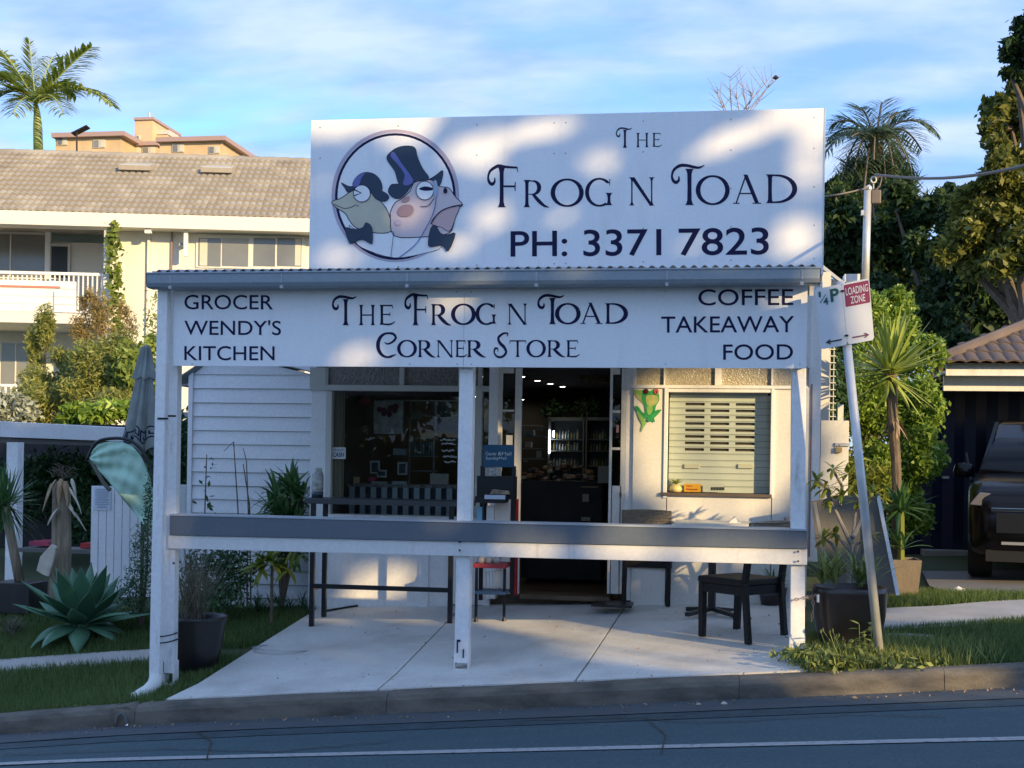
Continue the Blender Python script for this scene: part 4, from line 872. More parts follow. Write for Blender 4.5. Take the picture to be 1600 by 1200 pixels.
MB().lathe(q, [(.048, .055), (.054, .08), (.054, .2), (.044, .235), (.036, .24), (.036, .27), (.001, .27)], 20).build('body', mat('jar_pale', (.42, .44, .42), .25, .6, 22), t, smooth=True)
for k, px in enumerate((478, 494)):
    q = G(px, 940) ; q = Vector((W(px, 805, 10.5).x, 10.5, W(px, 809, 10.5).z))
# black hose on the ground
pts = [G(509, 955, .02), G(560, 947, .02), G(620, 941, .02), G(668, 937, .02), G(704, 933, .02)]
pts = [Vector((a.x, a.y, gz(a.x, a.y) + .024)) for k in range(4) for a in [pts[k].lerp(pts[k + 1], q) for q in (0, .25, .5, .75)]]
MBh = MB().tube(pts, .010, 6); tagit(MBh.build('garden_hose', M['black']), 'thin black hose lying along the concrete under the bar bench', 'hose')
# news stand and drinks trolley by the door
NY = 10.95
t = thing('news_stand', 'dark news stand with a blue header board and newspapers beside the door', 'news stand', G(775, 938))
pbox(755, 803, 695, 730, NY, .03, 'header_board', M['blue'], t, bevel=.003)
for s_, a, c_, y0, y1 in (('Courier', 759, 776, 706, 711.5), ('&Mail', 778, 799, 706, 711.5), ('SundayMail', 759, 791, 713.5, 719.5)): textmesh(s_, a, c_, y0, y1, NY - .003, 'lettering', M['ltxt'], t, .01)
for px in (752, 801): pbox(px - 3, px + 3, 728, 938, NY + .04, .03, 'upright', M['black'], t)
pbox(745, 802, 744, 780, NY + .02, .22, 'tray', M['black'], t); pbox(742, 788, 776, 786, NY - .22, .24, 'shelf', M['black'], t, bevel=.004)
pbox(757, 789, 773.5, 780, NY - .24, .02, 'label_strip', flat('pale_blue_strip', (.55, .66, .78)), t)
mb = MB(); p = W(765, 772, NY - .12); mb.prism([p, p + Vector((.16, 0, .0)), p + Vector((.15, .02, .03)), p + Vector((.02, .02, .04))], (0, .18, 0)); mb.build('newspaper', mat('newsprint', (.45, .35, .26), .8, .6, 30), t)
pbox(758, 775, 730, 744, NY + .02, .02, 'newspaper', mat('newsprint2', (.5, .5, .5), .8, .6, 40), t)
pbox(773, 796, 786, 815, NY, .02, 'poster', flat('poster_cream', (.62, .55, .48)), t); pbox(760, 772, 790, 815, NY, .02, 'poster', M['paper'], t); pbox(745, 753, 792, 815, NY - .01, .02, 'poster', flat('poster_blue', (.2, .5, .7)), t)
t = thing('red_drinks_stand', 'narrow red post of a drinks stand by the left door leaf', 'stand', G(802, 935)); pbox(797, 807, 780, 930, NY + .12, .1, 'post', M['redpaint'], t, bevel=.004)
for py in range(790, 900, 14): pbox(800, 804, py, py + 8, NY + .117, .004, 'print_mark', flat('pale_red', (.6, .4, .4)), t)
t = thing('red_trolley', 'low trolley with a red tray on black castors next to the door', 'trolley', G(768, 942)); TYY = 10.85
pbox(739, 790, 881, 888, TYY, .28, 'tray', flat('tray_red', (.40, .05, .06)), t, bevel=.004); pbox(742, 790, 924, 929, TYY, .26, 'shelf', flat('shelf_blue', (.10, .16, .22)), t, bevel=.004)
for px in (743, 787):
    x = W(px, 940, TYY).x; mb = MB(); mb.box(x - .01, x + .01, TYY + .01, TYY + .05, gz(x, TYY) + .06, W(px, 888, TYY).z); mb.build('leg', M['black'], t); MB().lathe((x, TYY + .03, gz(x, TYY) + .012), [(.001, 0), (.022, 0), (.014, .03), (.008, .06)], 10).build('castor', M['black'], t)
for i, px in enumerate((756, 761, 766, 771)): pbox(px, px + 3, 893, 917, TYY + .06, .02, 'paper', M['paper'], t)
pbox(773, 789, 891, 918, TYY + .05, .02, 'paper', flat('poster_cream', (.6, .6, .55)), t)
for k, px in enumerate((752, 764, 776)):
    q = Vector((W(px, 880, TYY + .08).x, TYY + .08, W(px, 881, TYY + .08).z)); o = MB().lathe(q, [(.001, 0), (.03, .004), (.036, .03), (.028, .06), (.001, .066)], 12).build('bread_roll', flat('loaf', (.5, .45, .4)), smooth=True)
    tagit(o, ['white round packet at the left of the red trolley tray', 'small pale packet in the middle of the red trolley tray', 'pale round packet at the right of the red trolley tray'][k], 'packet', 'packets on the red trolley')
tagit(MB().box(W(925, 945, 11.1).x, W(988, 945, 11.1).x, 11.0, 11.3, .305, .325).build('door_mat', M['black']), 'thin black mat on the concrete in front of the right door leaf', 'mat')
t = thing('cash_notice', 'white notice saying we accept cash stuck inside the left shop window', 'notice', W(528, 708, WY)); pbox(517, 540, 699, 717, WY + .03, .004, 'card', M['paper'], t)
textmesh('CASH', 519.5, 537.5, 707, 714, WY + .028, 'lettering', M['blue'], t, .03); textmesh('WE ACCEPT', 520, 537, 701.5, 704.5, WY + .028, 'lettering', M['blue'], t, .01)

# frog painting on the wall
def cF(x, y): return 950 + x / 4, 560 + y / 4
FRY = SYp - .004; fl_ = [0]
fa = thing('frog_wall_art', 'green tree frog cut-out with red eyes climbing on the wall beside the servery', 'wall art', W(1010, 650, FRY))
def fshape(pts, m, name, w=0):
    fl_[0] += 1; P = cat(pts, 4); mb = MB(); mb.v = [tuple(W(*cF(*p), FRY - .001 * fl_[0])) for p in P]; mb.f = [tuple(range(len(P)))]; return mb.build(name, m, fa)
fg = mat('frog_green', (.03, .34, .10), .5, .3, 25); fg2 = mat('frog_light', (.25, .50, .12), .5, .3, 25); fy = mat('frog_belly', (.42, .45, .16), .5, .3, 20)
fshape([(163, 205), (185, 195), (225, 225), (250, 262), (240, 300), (205, 270), (175, 240)], fy, 'arm'); fshape([(160, 205), (205, 198), (240, 215), (238, 245), (200, 235)], fg2, 'hand')
fshape([(215, 215), (235, 190), (262, 205), (285, 192), (308, 190), (318, 225), (320, 262), (300, 300), (290, 345), (262, 360), (235, 350), (228, 300), (212, 260)], fg, 'body')
fshape([(238, 238), (275, 228), (312, 240), (308, 275), (275, 300), (245, 290)], fy, 'throat'); fshape([(242, 305), (280, 305), (268, 345), (250, 350)], fg2, 'belly')
fshape([(172, 298), (190, 302), (215, 335), (245, 350), (252, 372), (215, 375), (190, 350), (170, 318)], fg, 'leg'); fshape([(180, 330), (205, 350), (225, 380), (240, 405), (225, 425), (208, 462), (206, 440), (212, 410), (195, 380)], fg2, 'leg')
fshape([(250, 385), (285, 375), (325, 335), (333, 320), (300, 325), (275, 350), (250, 365)], fg, 'leg'); fshape([(245, 378), (285, 372), (292, 400), (275, 392), (255, 398), (245, 390)], fg, 'foot')
for cx in (237, 302): fshape(ell(cx, 207, 15, 18, 12), flat('frog_eye_dark', (.08, .02, .02), .3) if cx < 250 else flat('frog_eye_red', (.55, .10, .10), .3), 'eye'); 
fshape(ell(303, 212, 4, 9, 8), M['dark'], 'pupil')

# ================================================================== INSIDE THE SHOP
def item(name, label, catg, px0, px1, py0, py1, Y, d, m, parent=None, group=None):
    o = pbox(px0, px1, py0, py1, Y, d, name, m, parent)
    if parent is None: tagit(o, label, catg, group)
    return o
# curtain, folded
x0, x1 = W(517, 700, 11.72).x, W(538, 700, 11.72).x; z0, z1 = W(528, 780, 11.72).z, W(528, 612, 11.72).z; mb = MB()
for i in range(25): x = x0 + (x1 - x0) * i / 24; y = 11.72 + .012 * math.sin(i * 1.3); mb.v += [(x, y, z0), (x, y, z1)]
for i in range(24): mb.f.append((2 * i, 2 * i + 2, 2 * i + 3, 2 * i + 1))
tagit(mb.build('curtain', flat('curtain_beige', (.52, .44, .28), .8)), 'narrow beige curtain inside the left end of the shop window', 'curtain')
t = thing('flower_poster', 'cream poster with dark red flowers hanging inside the shop window', 'poster', W(607, 650, 12.2)); pbox(584, 630, 626, 678, 12.2, .006, 'sheet', mat('poster_sheet', (.60, .58, .54), .7, .4, 14), t)
for k in range(9): px, py = random.uniform(592, 622), random.uniform(632, 650); c = W(px, py, 12.19); MB().lathe((0, 0, 0), [(.001, 0), (.03, .002)], 7)
mb = MB()
for k in range(14): px, py = random.uniform(593, 622), random.gauss(641, 4); c = W(px, py, 12.195 - .0005 * k); r_ = random.uniform(.015, .035); mb.poly([(c.x + r_ * math.cos(q), c.y, c.z + r_ * math.sin(q)) for q in fr(6.0, .0, 7)])
mb.build('flower_print', flat('flower_red', (.16, .02, .04)), t)
q = W(567, 626, 12.1); t = thing('paper_lantern', 'dusky red paper lantern hanging in the top left of the shop window', 'lantern', q); MB().lathe(q - Vector((0, 0, .05)), [(.03, 0), (.07, .03), (.075, .06), (.05, .1), (.03, .11)], 16).build('shade', flat('lantern_red', (.30, .06, .06)), t, smooth=True)
MB().tube([q + Vector((0, 0, .05)), q + Vector((0, 0, .25))], .003, 4).build('cord', M['black'], t)
q = W(571, 672, 12.05); t = thing('dried_flower_bunch', 'small pale dried bunch hanging upside down below the red lantern', 'dried flowers', q); mb = MB()
for i in range(30): mb.blade(q + Vector((0, 0, .05)), random.uniform(0, 6.28), random.uniform(-1.4, -.3), random.uniform(.05, .11), .02, .5, 2)
mb.build('petals', flat('dried_pale', (.50, .38, .22)), t); MB().tube([q + Vector((0, 0, .04)), q + Vector((0, 0, .3))], .003, 4).build('cord', M['black'], t)
# display table with checked runner and striped skirt
DY = 12.0; zt = W(620, 757, DY).z; xa_, xb_ = W(543, 757, DY).x, W(712, 757, DY).x
t = thing('window_display_table', 'display table with a checked runner and pale striped skirt behind the window', 'table', ((xa_ + xb_) / 2, DY, .3)); mb = MB(); mb.box(xa_, xb_, DY, DY + .5, zt - .03, zt); mb.build('table_top', mat('runner', (.30, .27, .24), .8, .7, 30), t)
n = 10
for i in range(n): x = xa_ + (xb_ - xa_) * (i + .2) / n; mb = MB(); mb.box(x, x + (xb_ - xa_) / n * .5, DY - .01, DY, .35, zt - .03); mb.build('skirt_strip', flat('skirt_pale', (.46, .48, .50), .8), t)
mb = MB(); mb.box(xa_ + .02, xb_, DY + .02, DY + .04, .3, zt - .03); mb.build('skirt', flat('skirt_dark', (.05, .06, .08), .8), t)
def frame_item(px0, px1, py0, py1, lab, lean=.0):
    t = thing('picture_frame', lab, 'picture frame', W((px0 + px1) / 2, py1, DY + .2), 'picture frames in the shop window'); pbox(px0, px1, py0, py1, DY + .2, .015, 'frame', flat('frame_pale', (.6, .62, .6)), t); pbox(px0 + 2.5, px1 - 2.5, py0 + 2.5, py1 - 2.5, DY + .197, .004, 'picture', mat('picture_dark', (.08, .1, .1), .4, .7, 40), t)
frame_item(578, 593, 720, 740, 'tall pale picture frame left of the others in the window'); frame_item(589, 604, 734, 746, 'small picture frame leaning low between two taller ones'); frame_item(621, 636, 722, 742, 'picture frame standing in the middle of the window table')
for k, (a, c_, y0, y1, cc_, lab) in enumerate(((614, 634, 701, 711, (.18, .2, .2), 'small grey box on the upper window shelf'), (672, 700, 740, 757, (.42, .36, .3), 'pale flowered dish leaning at the right of the window table'), (576, 586, 745, 752, (.4, .03, .1), 'small crimson pot on the window table'), (552, 560, 745, 755, (.75, .55, .25), 'glowing warm little jar at the left of the window table'),  # the warm block paints a candle-like reflection
    (580, 604, 752, 758, (.4, .42, .42), 'stack of white printed cards left on the window table'), (612, 634, 752, 758, (.42, .44, .46), 'row of white cards in the middle of the window table'))):
    item('window_ornament', lab, 'ornament', a, c_, y0, y1, DY + .05, .06, flat('orn%d' % k, cc_))
# hanging grid rack with white tools, bottle shelf, dark net poster, chalk writing
t = thing('display_rack', 'tall dark display rack behind the window with white goods hanging', 'rack', W(655, 757, 12.5))
for px in (640, 678): pbox(px - 1, px + 1, 625, 757, 12.5, .02, 'upright', flat('rack_grey', (.24, .30, .33)), t)
for py in (648, 684, 712, 735): pbox(640, 678, py, py + 1.5, 12.5, .2, 'shelf', flat('rack_grey', (.24, .30, .33)), t)
for i in range(6): pbox(642 + i * 3, 644 + i * 3, 641, 655, 12.48, .01, 'hanging_packet', flat('pale_packet', (.35, .36, .34)), t)
for i in range(8): pbox(643 + i * 4.3, 646 + i * 4.3, 690 + (i % 3), 711, 12.52, .04, 'jar', flat('jar%d' % (i % 3), ((.10, .18, .2), (.2, .2, .18), (.06, .1, .14))[i % 3], .2), t)
t = thing('white_frame_board', 'thin white frame with a dark net pattern hanging in the shop window', 'board', W(700, 650, 12.3)); pbox(600, 716, 625, 627, 12.3, .02, 'rail', flat('rack_white', (.55, .56, .56)), t); pbox(680, 682, 627, 680, 12.3, .02, 'rail', M['rack_white'], t); pbox(682, 716, 627, 677, 12.32, .005, 'net', mat('net', (.02, .03, .04), .7, .9, 60, c2=(.16, .18, .18)), t)
for row, (a, c_, py) in enumerate(((688, 712, 688), (690, 713, 694), (690, 710, 705), (692, 714, 714), (694, 712, 722))):
    mb = MB(); k = 0
    for i in range(int((c_ - a) / 1.8)):
        p0 = (a + i * 1.8, py + random.uniform(-1, 1)); stroke(mb, [(p0[0], p0[1], .8), (p0[0] + .9, p0[1] - random.uniform(.5, 2.2), .8), (p0[0] + 1.7, p0[1] + random.uniform(0, 1), .8)], lambda x, y: W(x, y, WY + .034 - .0001 * i), 2)
    if row == 0: t = thing('window_writing', 'lines of white chalk handwriting on the window glass next to the verandah post', 'writing', W(700, 700, WY))
    mb.build('writing_line', flat('chalk', (.6, .66, .64), .8), t)
# downlights and pendant
def lampobj(px, py, Y, r_, lab):
    d = ray(px, py); tt = (2.44 - 1.6) / d[2]; p = CAM + Vector(d) * tt
    if p.y > 16.8: p = W(px, py, 16.6)
    t = thing('downlight', lab, 'ceiling light', p, 'lit downlights in the shop ceiling')
    MB().lathe(p, [(r_ * .8, .0), (r_ * 1.0, 0), (r_ * 1.0, .008)], 14).build('rim', M['chrome'], t); mb = MB(); mb.lathe(p, [(.001, -.002), (r_ * .8, .002)], 14); m = flat('downlight_glow', (1, .9, .72), .5, 9); mb.build('lens', m, t)
    MB().lathe(p, [(r_ * 1.3, .0), (r_ * 1.3, .01 + max(0, 2.45 - p.z))], 10).build('housing', M['dark'], t)
for px, py, Y, lab in ((815.5, 589, 12.4, 'lit round downlight nearest the left door leaf'), (840, 595, 13.1, 'second lit downlight from the left door leaf'), (860, 600, 13.8, 'third lit downlight, just over the doorway centre'), (879, 604.5, 14.5, 'farthest lit downlight in the row'), (815.5, 624.5, 15.5, 'low single lit downlight deep in the shop'), (741, 612, 13, 'lit downlight seen just right of the middle post'), (742, 620, 13.6, 'lower lit downlight seen just right of the middle post')):
    lampobj(px, py, Y, .045, lab)
for k, (px, lab) in enumerate(((917, 'left one of three brassy pendant shades behind the doorway top'), (929, 'middle one of three brassy pendant shades behind the doorway top'), (940, 'right one of three brassy pendant shades behind the doorway top'))):
    p = W(px, 594 + k * 2, 12.6); t = thing('pendant_lamp', lab, 'pendant lamp', p, 'pendant lamps in the doorway'); MB().lathe(p, [(.075, 0), (.07, .13), (.02, .15)], 18).build('shade', mat('brass%d' % k, (.42, .32, .14), .25, .3, 20, metal=.8), t, smooth=True); MB().tube([p + Vector((0, 0, .14)), p + Vector((0, 0, 2.44 - p.z))], .004, 4).build('cord', M['black'], t)
# display fridges
IY = 14.6
for k, (a, c_, lab) in enumerate(((856, 912, 'left glass fronted drinks cabinet with rows of bottles'), (914, 956, 'right glass fronted drinks cabinet at the back of the shop'))):
    t = thing('drinks_cabinet', lab, 'cabinet', W((a + c_) / 2, 790, IY), 'drinks cabinets at the back of the shop')
    pbox(a, c_, 653, 800, IY + .35, .05, 'back', flat('cab_back', (.06, .08, .09)), t)
    for q in ((a, a + 2.5, 653, 800), (c_ - 2.5, c_, 653, 800)): pbox(*q, IY, .35, 'side', flat('cab_frame', (.16, .18, .18)), t)
    pbox(a, c_, 652, 657, IY, .4, 'top', M['cab_frame'], t)
    for j, py in enumerate((686, 704, 728)):
        pbox(a + 3, c_ - 3, py, py + 1.5, IY + .02, .3, 'shelf', M['cab_frame'], t)
        for i in range(int((c_ - a - 8) / 4.6)):
            x = W(a + 5 + i * 4.6, py, IY + .1).x; z = W(a + 5 + i * 4.6, py, IY + .1).z + .002; h = random.uniform(.07, .115)
            MB().lathe((x, IY + .1, z), [(.001, 0), (.014, 0), (.014, h * .6), (.006, h * .8), (.006, h), (.001, h)], 8).build('bottle', flat('bot%d' % ((i + j) % 5), ((.30, .32, .28), (.08, .2, .12), (.35, .25, .06), (.12, .2, .26), (.4, .38, .3))[(i + j) % 5], .2), t)
t = thing('neon_strip', 'narrow vertical lit light strip on the drinks cabinet edge', 'light', W(859, 690, IY - .02)); pbox(857.2, 859.6, 672, 708, IY - .03, .02, 'tube', flat('strip_glow', (.85, .9, 1), .4, 2.5), t); pbox(864, 866, 673, 683, IY - .03, .02, 'tube', M['strip_glow'], t)
for k, (px, py, r_, lab) in enumerate(((868, 642, .16, 'dark bushy basket plant on top of the left drinks cabinet'), (926, 640, .2, 'round dark bushy plant on top of the right drinks cabinet'))):
    p = W(px, py, IY + .15); o = leaves_np(lobes([(p, (r_, .12, r_ * .7))], 500, .1), .06, .5, 'bushy_plant', M['L_dk']); tagit(o, lab, 'plant')
item('side_shelf', 'dark shelving unit with boxes behind the left door leaf', 'shelf', 816, 848, 664, 666, 13.4, .3, flat('shelf_pale', (.22, .22, .2)))
t = thing('shelf_unit', 'low shelf unit with white boxes left inside the doorway', 'shelf', W(832, 740, 13.6))
for py in (680, 700, 716): pbox(816, 850, py, py + 2, 13.6, .3, 'shelf', M['shelf_pale'], t)
for a, c_, y0, y1 in ((836, 846, 665, 672), (818, 834, 671, 680), (820, 830, 690, 699), (838, 846, 704, 715), (817, 826, 716, 722)): pbox(a, c_, y0, y1, 13.65, .1, 'box', flat('box_pale', (.38, .36, .30)), t)
# counter and heaped goods
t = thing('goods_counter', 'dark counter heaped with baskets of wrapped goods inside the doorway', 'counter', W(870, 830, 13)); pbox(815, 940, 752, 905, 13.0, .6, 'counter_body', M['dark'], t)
pbox(908, 935, 760, 762, 12.95, .03, 'edge', flat('edge_tan', (.25, .18, .08)), t)
gm = [mat('goods%d' % i, c, .5, .3, 20) for i, c in enumerate(((.30, .16, .07), (.22, .10, .05), (.40, .26, .12), (.16, .08, .05), (.36, .30, .22), (.06, .05, .05)))]
for i in range(46):
    px = random.uniform(816, 928); top_ = 722 + 14 * ((px - 870) / 60) ** 2 * (1 if px > 870 else .35); py = random.uniform(top_, 752); Y = 13.05 + random.uniform(0, .35); p = W(px, py, Y); r_ = random.uniform(.03, .06)
    o = MB().lathe(p, [(.001, -r_ * .6), (r_, -r_ * .3), (r_ * .9, r_ * .3), (.001, r_ * .5)], random.choice((5, 6, 8)), 1, 1).build('wrapped_goods', gm[i % 6], t); 
for a, c_, y0, y1 in ((910, 920, 772, 784), (908, 922, 808, 814), (934, 950, 728, 755)): item('card_sign', ('upper pale card hanging on the dark counter inside the doorway' if y0 < 800 else 'lower pale card on the front of the dark counter') if y0 > 760 else 'white box on the counter beside the right door leaf', 'card', a, c_, y0, y1, 12.9, .02, flat('card_pale', (.26, .25, .2)), group='cards on the counter' if y0 > 760 else None)

# ================================================================== PLANTS AND THINGS, LEFT SIDE
def rosette(mb, c, n, L, w, el=(.2, 1.4), droop=(.3, 1.2), fold=.25, seg=5, wprof=None, jit=.02, az=(0, 6.283)):
    for i in range(n): mb.blade(Vector(c) + Vector((random.uniform(-jit, jit), random.uniform(-jit, jit), random.uniform(0, jit))), random.uniform(*az), random.uniform(*el), L * random.uniform(.75, 1.1), w * random.uniform(.8, 1.15), random.uniform(*droop), seg, fold, wprof=wprof)
q = G(300, 1050); q = Vector((W(308, 1000, 9.75).x, 9.75, 0)); q.z = gz(q.x, q.y)
t = thing('potted_grass', 'large black glazed pot of dry wispy grass behind the left verandah post', 'potted plant', q)
pot(t, q, [(.001, -.03), (.145, -.03), (.165, 0), (.20, .16), (.225, .34), (.24, .40), (.248, .425), (.236, .43), (.222, .40), (.218, .36)], M['potblack'], n=40); MB().lathe(q, [(.001, .375), (.225, .37)], 20).build('soil', M['mulch'], t)
mb = MB(); rosette(mb, q + Vector((-.05, 0, .37)), 170, .62, .008, (.9, 1.55), (.1, 1.1), .1, 4, jit=.09); mb.build('grass_stems', M['L_dry'], t)
# shrubs left of the bay, below the rail
def bush(name, label, cs, n, size, m, asp=.45, base=None, catg='shrub', shell=.35, group=None):
    base = base or Vector((cs[0][0].x, cs[0][0].y, gz(cs[0][0].x, cs[0][0].y))); t = thing(name, label, catg, base, group)
    leaves_np(lobes(cs, n, shell), size, asp, 'foliage', m, t); mb = MB()
    for c_, r_ in cs[:7]: mb.tube([base - Vector((0, 0, .05)), base.lerp(c_, .5) + Vector((random.uniform(-.05, .05), 0, 0)), c_], [.018, .012, .005], 5)
    o = mb.build('stems', M['bark'], t); o['kind'] = 'stuff' if len(cs) > 1 else 'thing'
    if len(cs) <= 1: del o['kind']
    return t
def PL(px, py, rx, ry, Y, d=None): p = W(px, py, Y); s = (p - CAM).dot(fw) / F; return (p, (rx * s, (d if d else rx * s), ry * s))
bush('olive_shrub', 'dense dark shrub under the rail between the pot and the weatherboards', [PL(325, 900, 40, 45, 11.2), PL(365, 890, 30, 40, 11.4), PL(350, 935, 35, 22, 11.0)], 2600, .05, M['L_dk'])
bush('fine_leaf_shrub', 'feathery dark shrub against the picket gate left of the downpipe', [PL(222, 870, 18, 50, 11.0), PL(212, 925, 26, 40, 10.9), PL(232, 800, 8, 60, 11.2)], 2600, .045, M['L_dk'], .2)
def stemplant(name, label, base, n, h, m, leafL, w, catg='plant', heads=1):
    t = thing(name, label, catg, base); mb = MB(); st = MB(); 
    for i in range(heads):
        top_ = base + Vector((random.uniform(-.18, .18), random.uniform(-.1, .1), h * random.uniform(.6, 1))); st.tube([base, base.lerp(top_, .5) + Vector((.02, 0, 0)), top_], [.018, .014, .012], 6)
        rosette(mb, top_, n, leafL, w, (-.5, 1.4), (.3, 1.3), .2, 4, lambda t: (math.sin(math.pi * min(1, t * .9 + .08)) ** .7), .03)
        rosette(mb, base.lerp(top_, .72), n // 2, leafL, w, (-.7, .7), (.3, 1.1), .2, 4, lambda t: (math.sin(math.pi * min(1, t * .9 + .08)) ** .7), .03)
    mb.build('foliage', m, t); st.build('stems', M['bark'], t); return t
stemplant('dracaena', 'tall dark green bushy plant in front of the weatherboards', G(440, 950), 30, 1.18, M['L_cordy'], .30, .045, heads=8)
q = Vector((W(425, 900, 10.9).x, 10.9, W(425, 905, 10.9).z)); t = thing('broad_leaf_lily', 'yellow green broad leaved lily in the bed under the rail', 'plant', q); mb = MB(); rosette(mb, q + Vector((-.02, 0, .12)), 34, .28, .05, (-.6, 1.2), (.3, 1.5), .2, 5, lambda t: math.sin(math.pi * min(1, t * .9 + .08)) ** .8, .05)
for dx in (-.16, .15): rosette(mb, q + Vector((dx, .05, .06)), 16, .24, .045, (-.6, 1.0), (.3, 1.5), .2, 5, lambda t: math.sin(math.pi * min(1, t * .9 + .08)) ** .8, .05)
mb.build('foliage', M['L_lily'], t); MB().tube([q - Vector((0, 0, .4)), q + Vector((0, 0, .12))], .015, 6).build('stem', M['bark'], t)
t = thing('mondo_grass', 'dark spiky ground cover beside the left edge of the patio', 'plant', G(445, 955)); mb = MB()
for i in range(26): p = G(random.uniform(395, 478), random.uniform(935, 962)); rosette(mb, p, 12, .17, .012, (.3, 1.4), (.5, 1.5), .1, 4)
mb.build('foliage', M['L_dk'], t)
t = thing('bare_sapling', 'thin bare sapling stems in front of the weatherboards', 'sapling', G(375, 950)); 
for a_ in (((377, 950), (372, 800), (365, 690), (350, 705)), ((386, 950), (388, 800), (385, 720), (380, 700)), ((392, 950), (390, 790), (380, 725)), ((322, 950), (320, 800), (323, 710))):
    pts = [W(x, y, 11.75) for x, y in a_]; MB().tube(pts, [.008, .007, .005, .003][:len(pts)], 5).build('stem', M['bark'], t)
P = np.array([list(W(random.gauss(323, 9), random.uniform(705, 850), 11.75)) for _ in range(28)]); leaves_np(P, .07, .45, 'leaf_cluster', M['L_dk'], t)
# agave
q = Vector((W(128, 975, 10.75).x, 10.75, 0)); q.z = gz(q.x, q.y)
t = thing('agave', 'big broad leaved green agave on the lawn left of the downpipe', 'agave', q + Vector((0, 0, 0)))
ag = lambda t: (.55 + .75 * min(1, t * 2)) * max(0, 1 - max(0, (t - .45) / .55) ** 1.4)
for ring, (n, el, L) in enumerate(((5, 1.35, .52), (7, 1.0, .60), (9, .65, .62), (11, .28, .60), (9, -.0, .48))):
    for i in range(n):
        mb = MB(); a_ = 6.283 * (i + .37 * ring) / n + random.uniform(-.15, .15); mb.blade(q + Vector((.04 * math.cos(a_), .04 * math.sin(a_), .10 + .015 * (4 - ring))), a_, el + random.uniform(-.1, .12), L * random.uniform(.85, 1.08), .15 * random.uniform(.85, 1.1), random.uniform(-.1, .35) + (.9 if ring == 4 else 0), 7, .38, wprof=ag); mb.build('leaf', M['L_agave'], t, smooth=True, solid=.006)
MB().lathe(q, [(.09, -.02), (.08, .14), (.03, .2)], 12).build('stem', M['L_agave'], t)
# yucca in a dark pot at the left edge
q = Vector((W(14, 950, 11.6).x, 11.6, 0)); q.z = gz(q.x, q.y) + .02
t = thing('potted_yucca', 'spiky yucca in a square black pot at the left edge', 'potted plant', q)
x0, x1 = W(-14, 930, 11.4).x, W(46, 930, 11.4).x; mb = MB(); zt = W(20, 911, 11.4).z; mb.box(x0, x1, 11.4, 11.75, q.z - .02, zt); mb.build('pot', M['potblack'], t, bevel=.01)
cx_ = (x0 + x1) / 2; top_ = Vector((W(8, 792, 11.55).x, 11.55, W(8, 792, 11.55).z)); MB().tube([(cx_, 11.57, zt), ((cx_ + top_.x) / 2, 11.56, (zt + top_.z) / 2), top_], [.05, .045, .05], 10).build('trunk', M['timber'], t, smooth=True)
mb = MB(); rosette(mb, top_, 150, .43, .026, (-1.2, 1.5), (-.1, .5), .2, 4, jit=.05); mb.build('foliage', M['L_cordy'], t)
q = G(18, 992); t = thing('grass_tuft', 'small silvery grass tuft near the left edge of the footpath', 'plant', q); mb = MB(); rosette(mb, q, 90, .2, .01, (.3, 1.5), (.6, 1.8), .1, 5, jit=.06); mb.build('foliage', M['L_dry'], t)
# carved driftwood totem
q = Vector((W(95, 900, 11.6).x, 11.6, 0)); q.z = gz(q.x, q.y); t = thing('driftwood_totem', 'weathered timber post dressed with curled palm husks', 'garden ornament', q)
zt = W(95, 752, 11.6).z
for dx, w, dz, m in ((-.06, .05, -.02, 'timber'), (.0, .06, .0, 'timber'), (.05, .045, -.06, 'timber')): MB().tube([(q.x + dx, 11.6 + dx * .3, q.z), (q.x + dx + .01, 11.6, (q.z + zt) / 2), (q.x + dx * .9, 11.6, zt + dz)], [w * 1.1, w, w * .9], 9).build('timber_post', M[m], t)
for px, py, L, w, az_, el_, dr, m in ((88, 750, .30, .09, 3.4, -1.1, .3, 'husk'), (102, 752, .28, .08, 5.6, -1.2, .2, 'husk'), (96, 748, .26, .08, 4.7, -1.35, .1, 'husk'), (108, 762, .32, .05, 5.9, -.8, .5, 'huskp'), (92, 795, .20, .09, 3.3, -.9, .3, 'huskp'), (105, 785, .2, .06, 5.8, -.7, .4, 'huskp'), (112, 748, .2, .06, 5.9, -1.2, 0, 'huskp'), (80, 756, .3, .05, 3.5, -1.3, 0, 'timber'), (116, 800, .25, .035, 5.9, -.8, 0, 'huskp')):
    mb = MB(); mb.blade(W(px, py, 11.5), az_, el_, L, w, dr, 6, .5, .6); mb.build('husk', M[m], t, solid=.006, smooth=True)
mb = MB()
for i in range(26): a_ = random.uniform(0, 6.283); p = W(random.uniform(82, 108), random.uniform(735, 750), 11.55); mb.tube([p, p + Vector((.06 * math.cos(a_), .03, .05)), p + Vector((.1 * math.cos(a_ + .6), .03, .05 + .03 * math.sin(a_)))], .003, 4)
o = mb.build('root_tangle', M['bark'], t); o['kind'] = 'stuff'
mb = MB(); A = W(80, 852, 11.45); sk = [(80, 850), (88, 855), (84, 875), (76, 902), (66, 898), (56, 892), (62, 870)]; mb.prism([W(x, y, 11.4) for x, y in sk], (0, .05, 0)); tagit(mb.build('hessian_sack', M['huskp'], bevel=.01), 'limp pale hessian sack hanging by the driftwood totem', 'sack')
for k, (a, c_, y0, y1, m, lab) in enumerate(((45, 75, 846, 853, 'red', 'faded red chair cushion beyond the yucca'), (125, 150, 849, 857, 'redpaint', 'dull red seat edge in front of the picket gate'))): item('garden_seat_cushion', lab, 'cushion', a, c_, y0, y1, 13.2, .35, M[m])
item('garden_bench', 'low weathered plank bench behind the agave', 'bench', 28, 150, 858, 864, 13.1, .4, M['greyboard'])
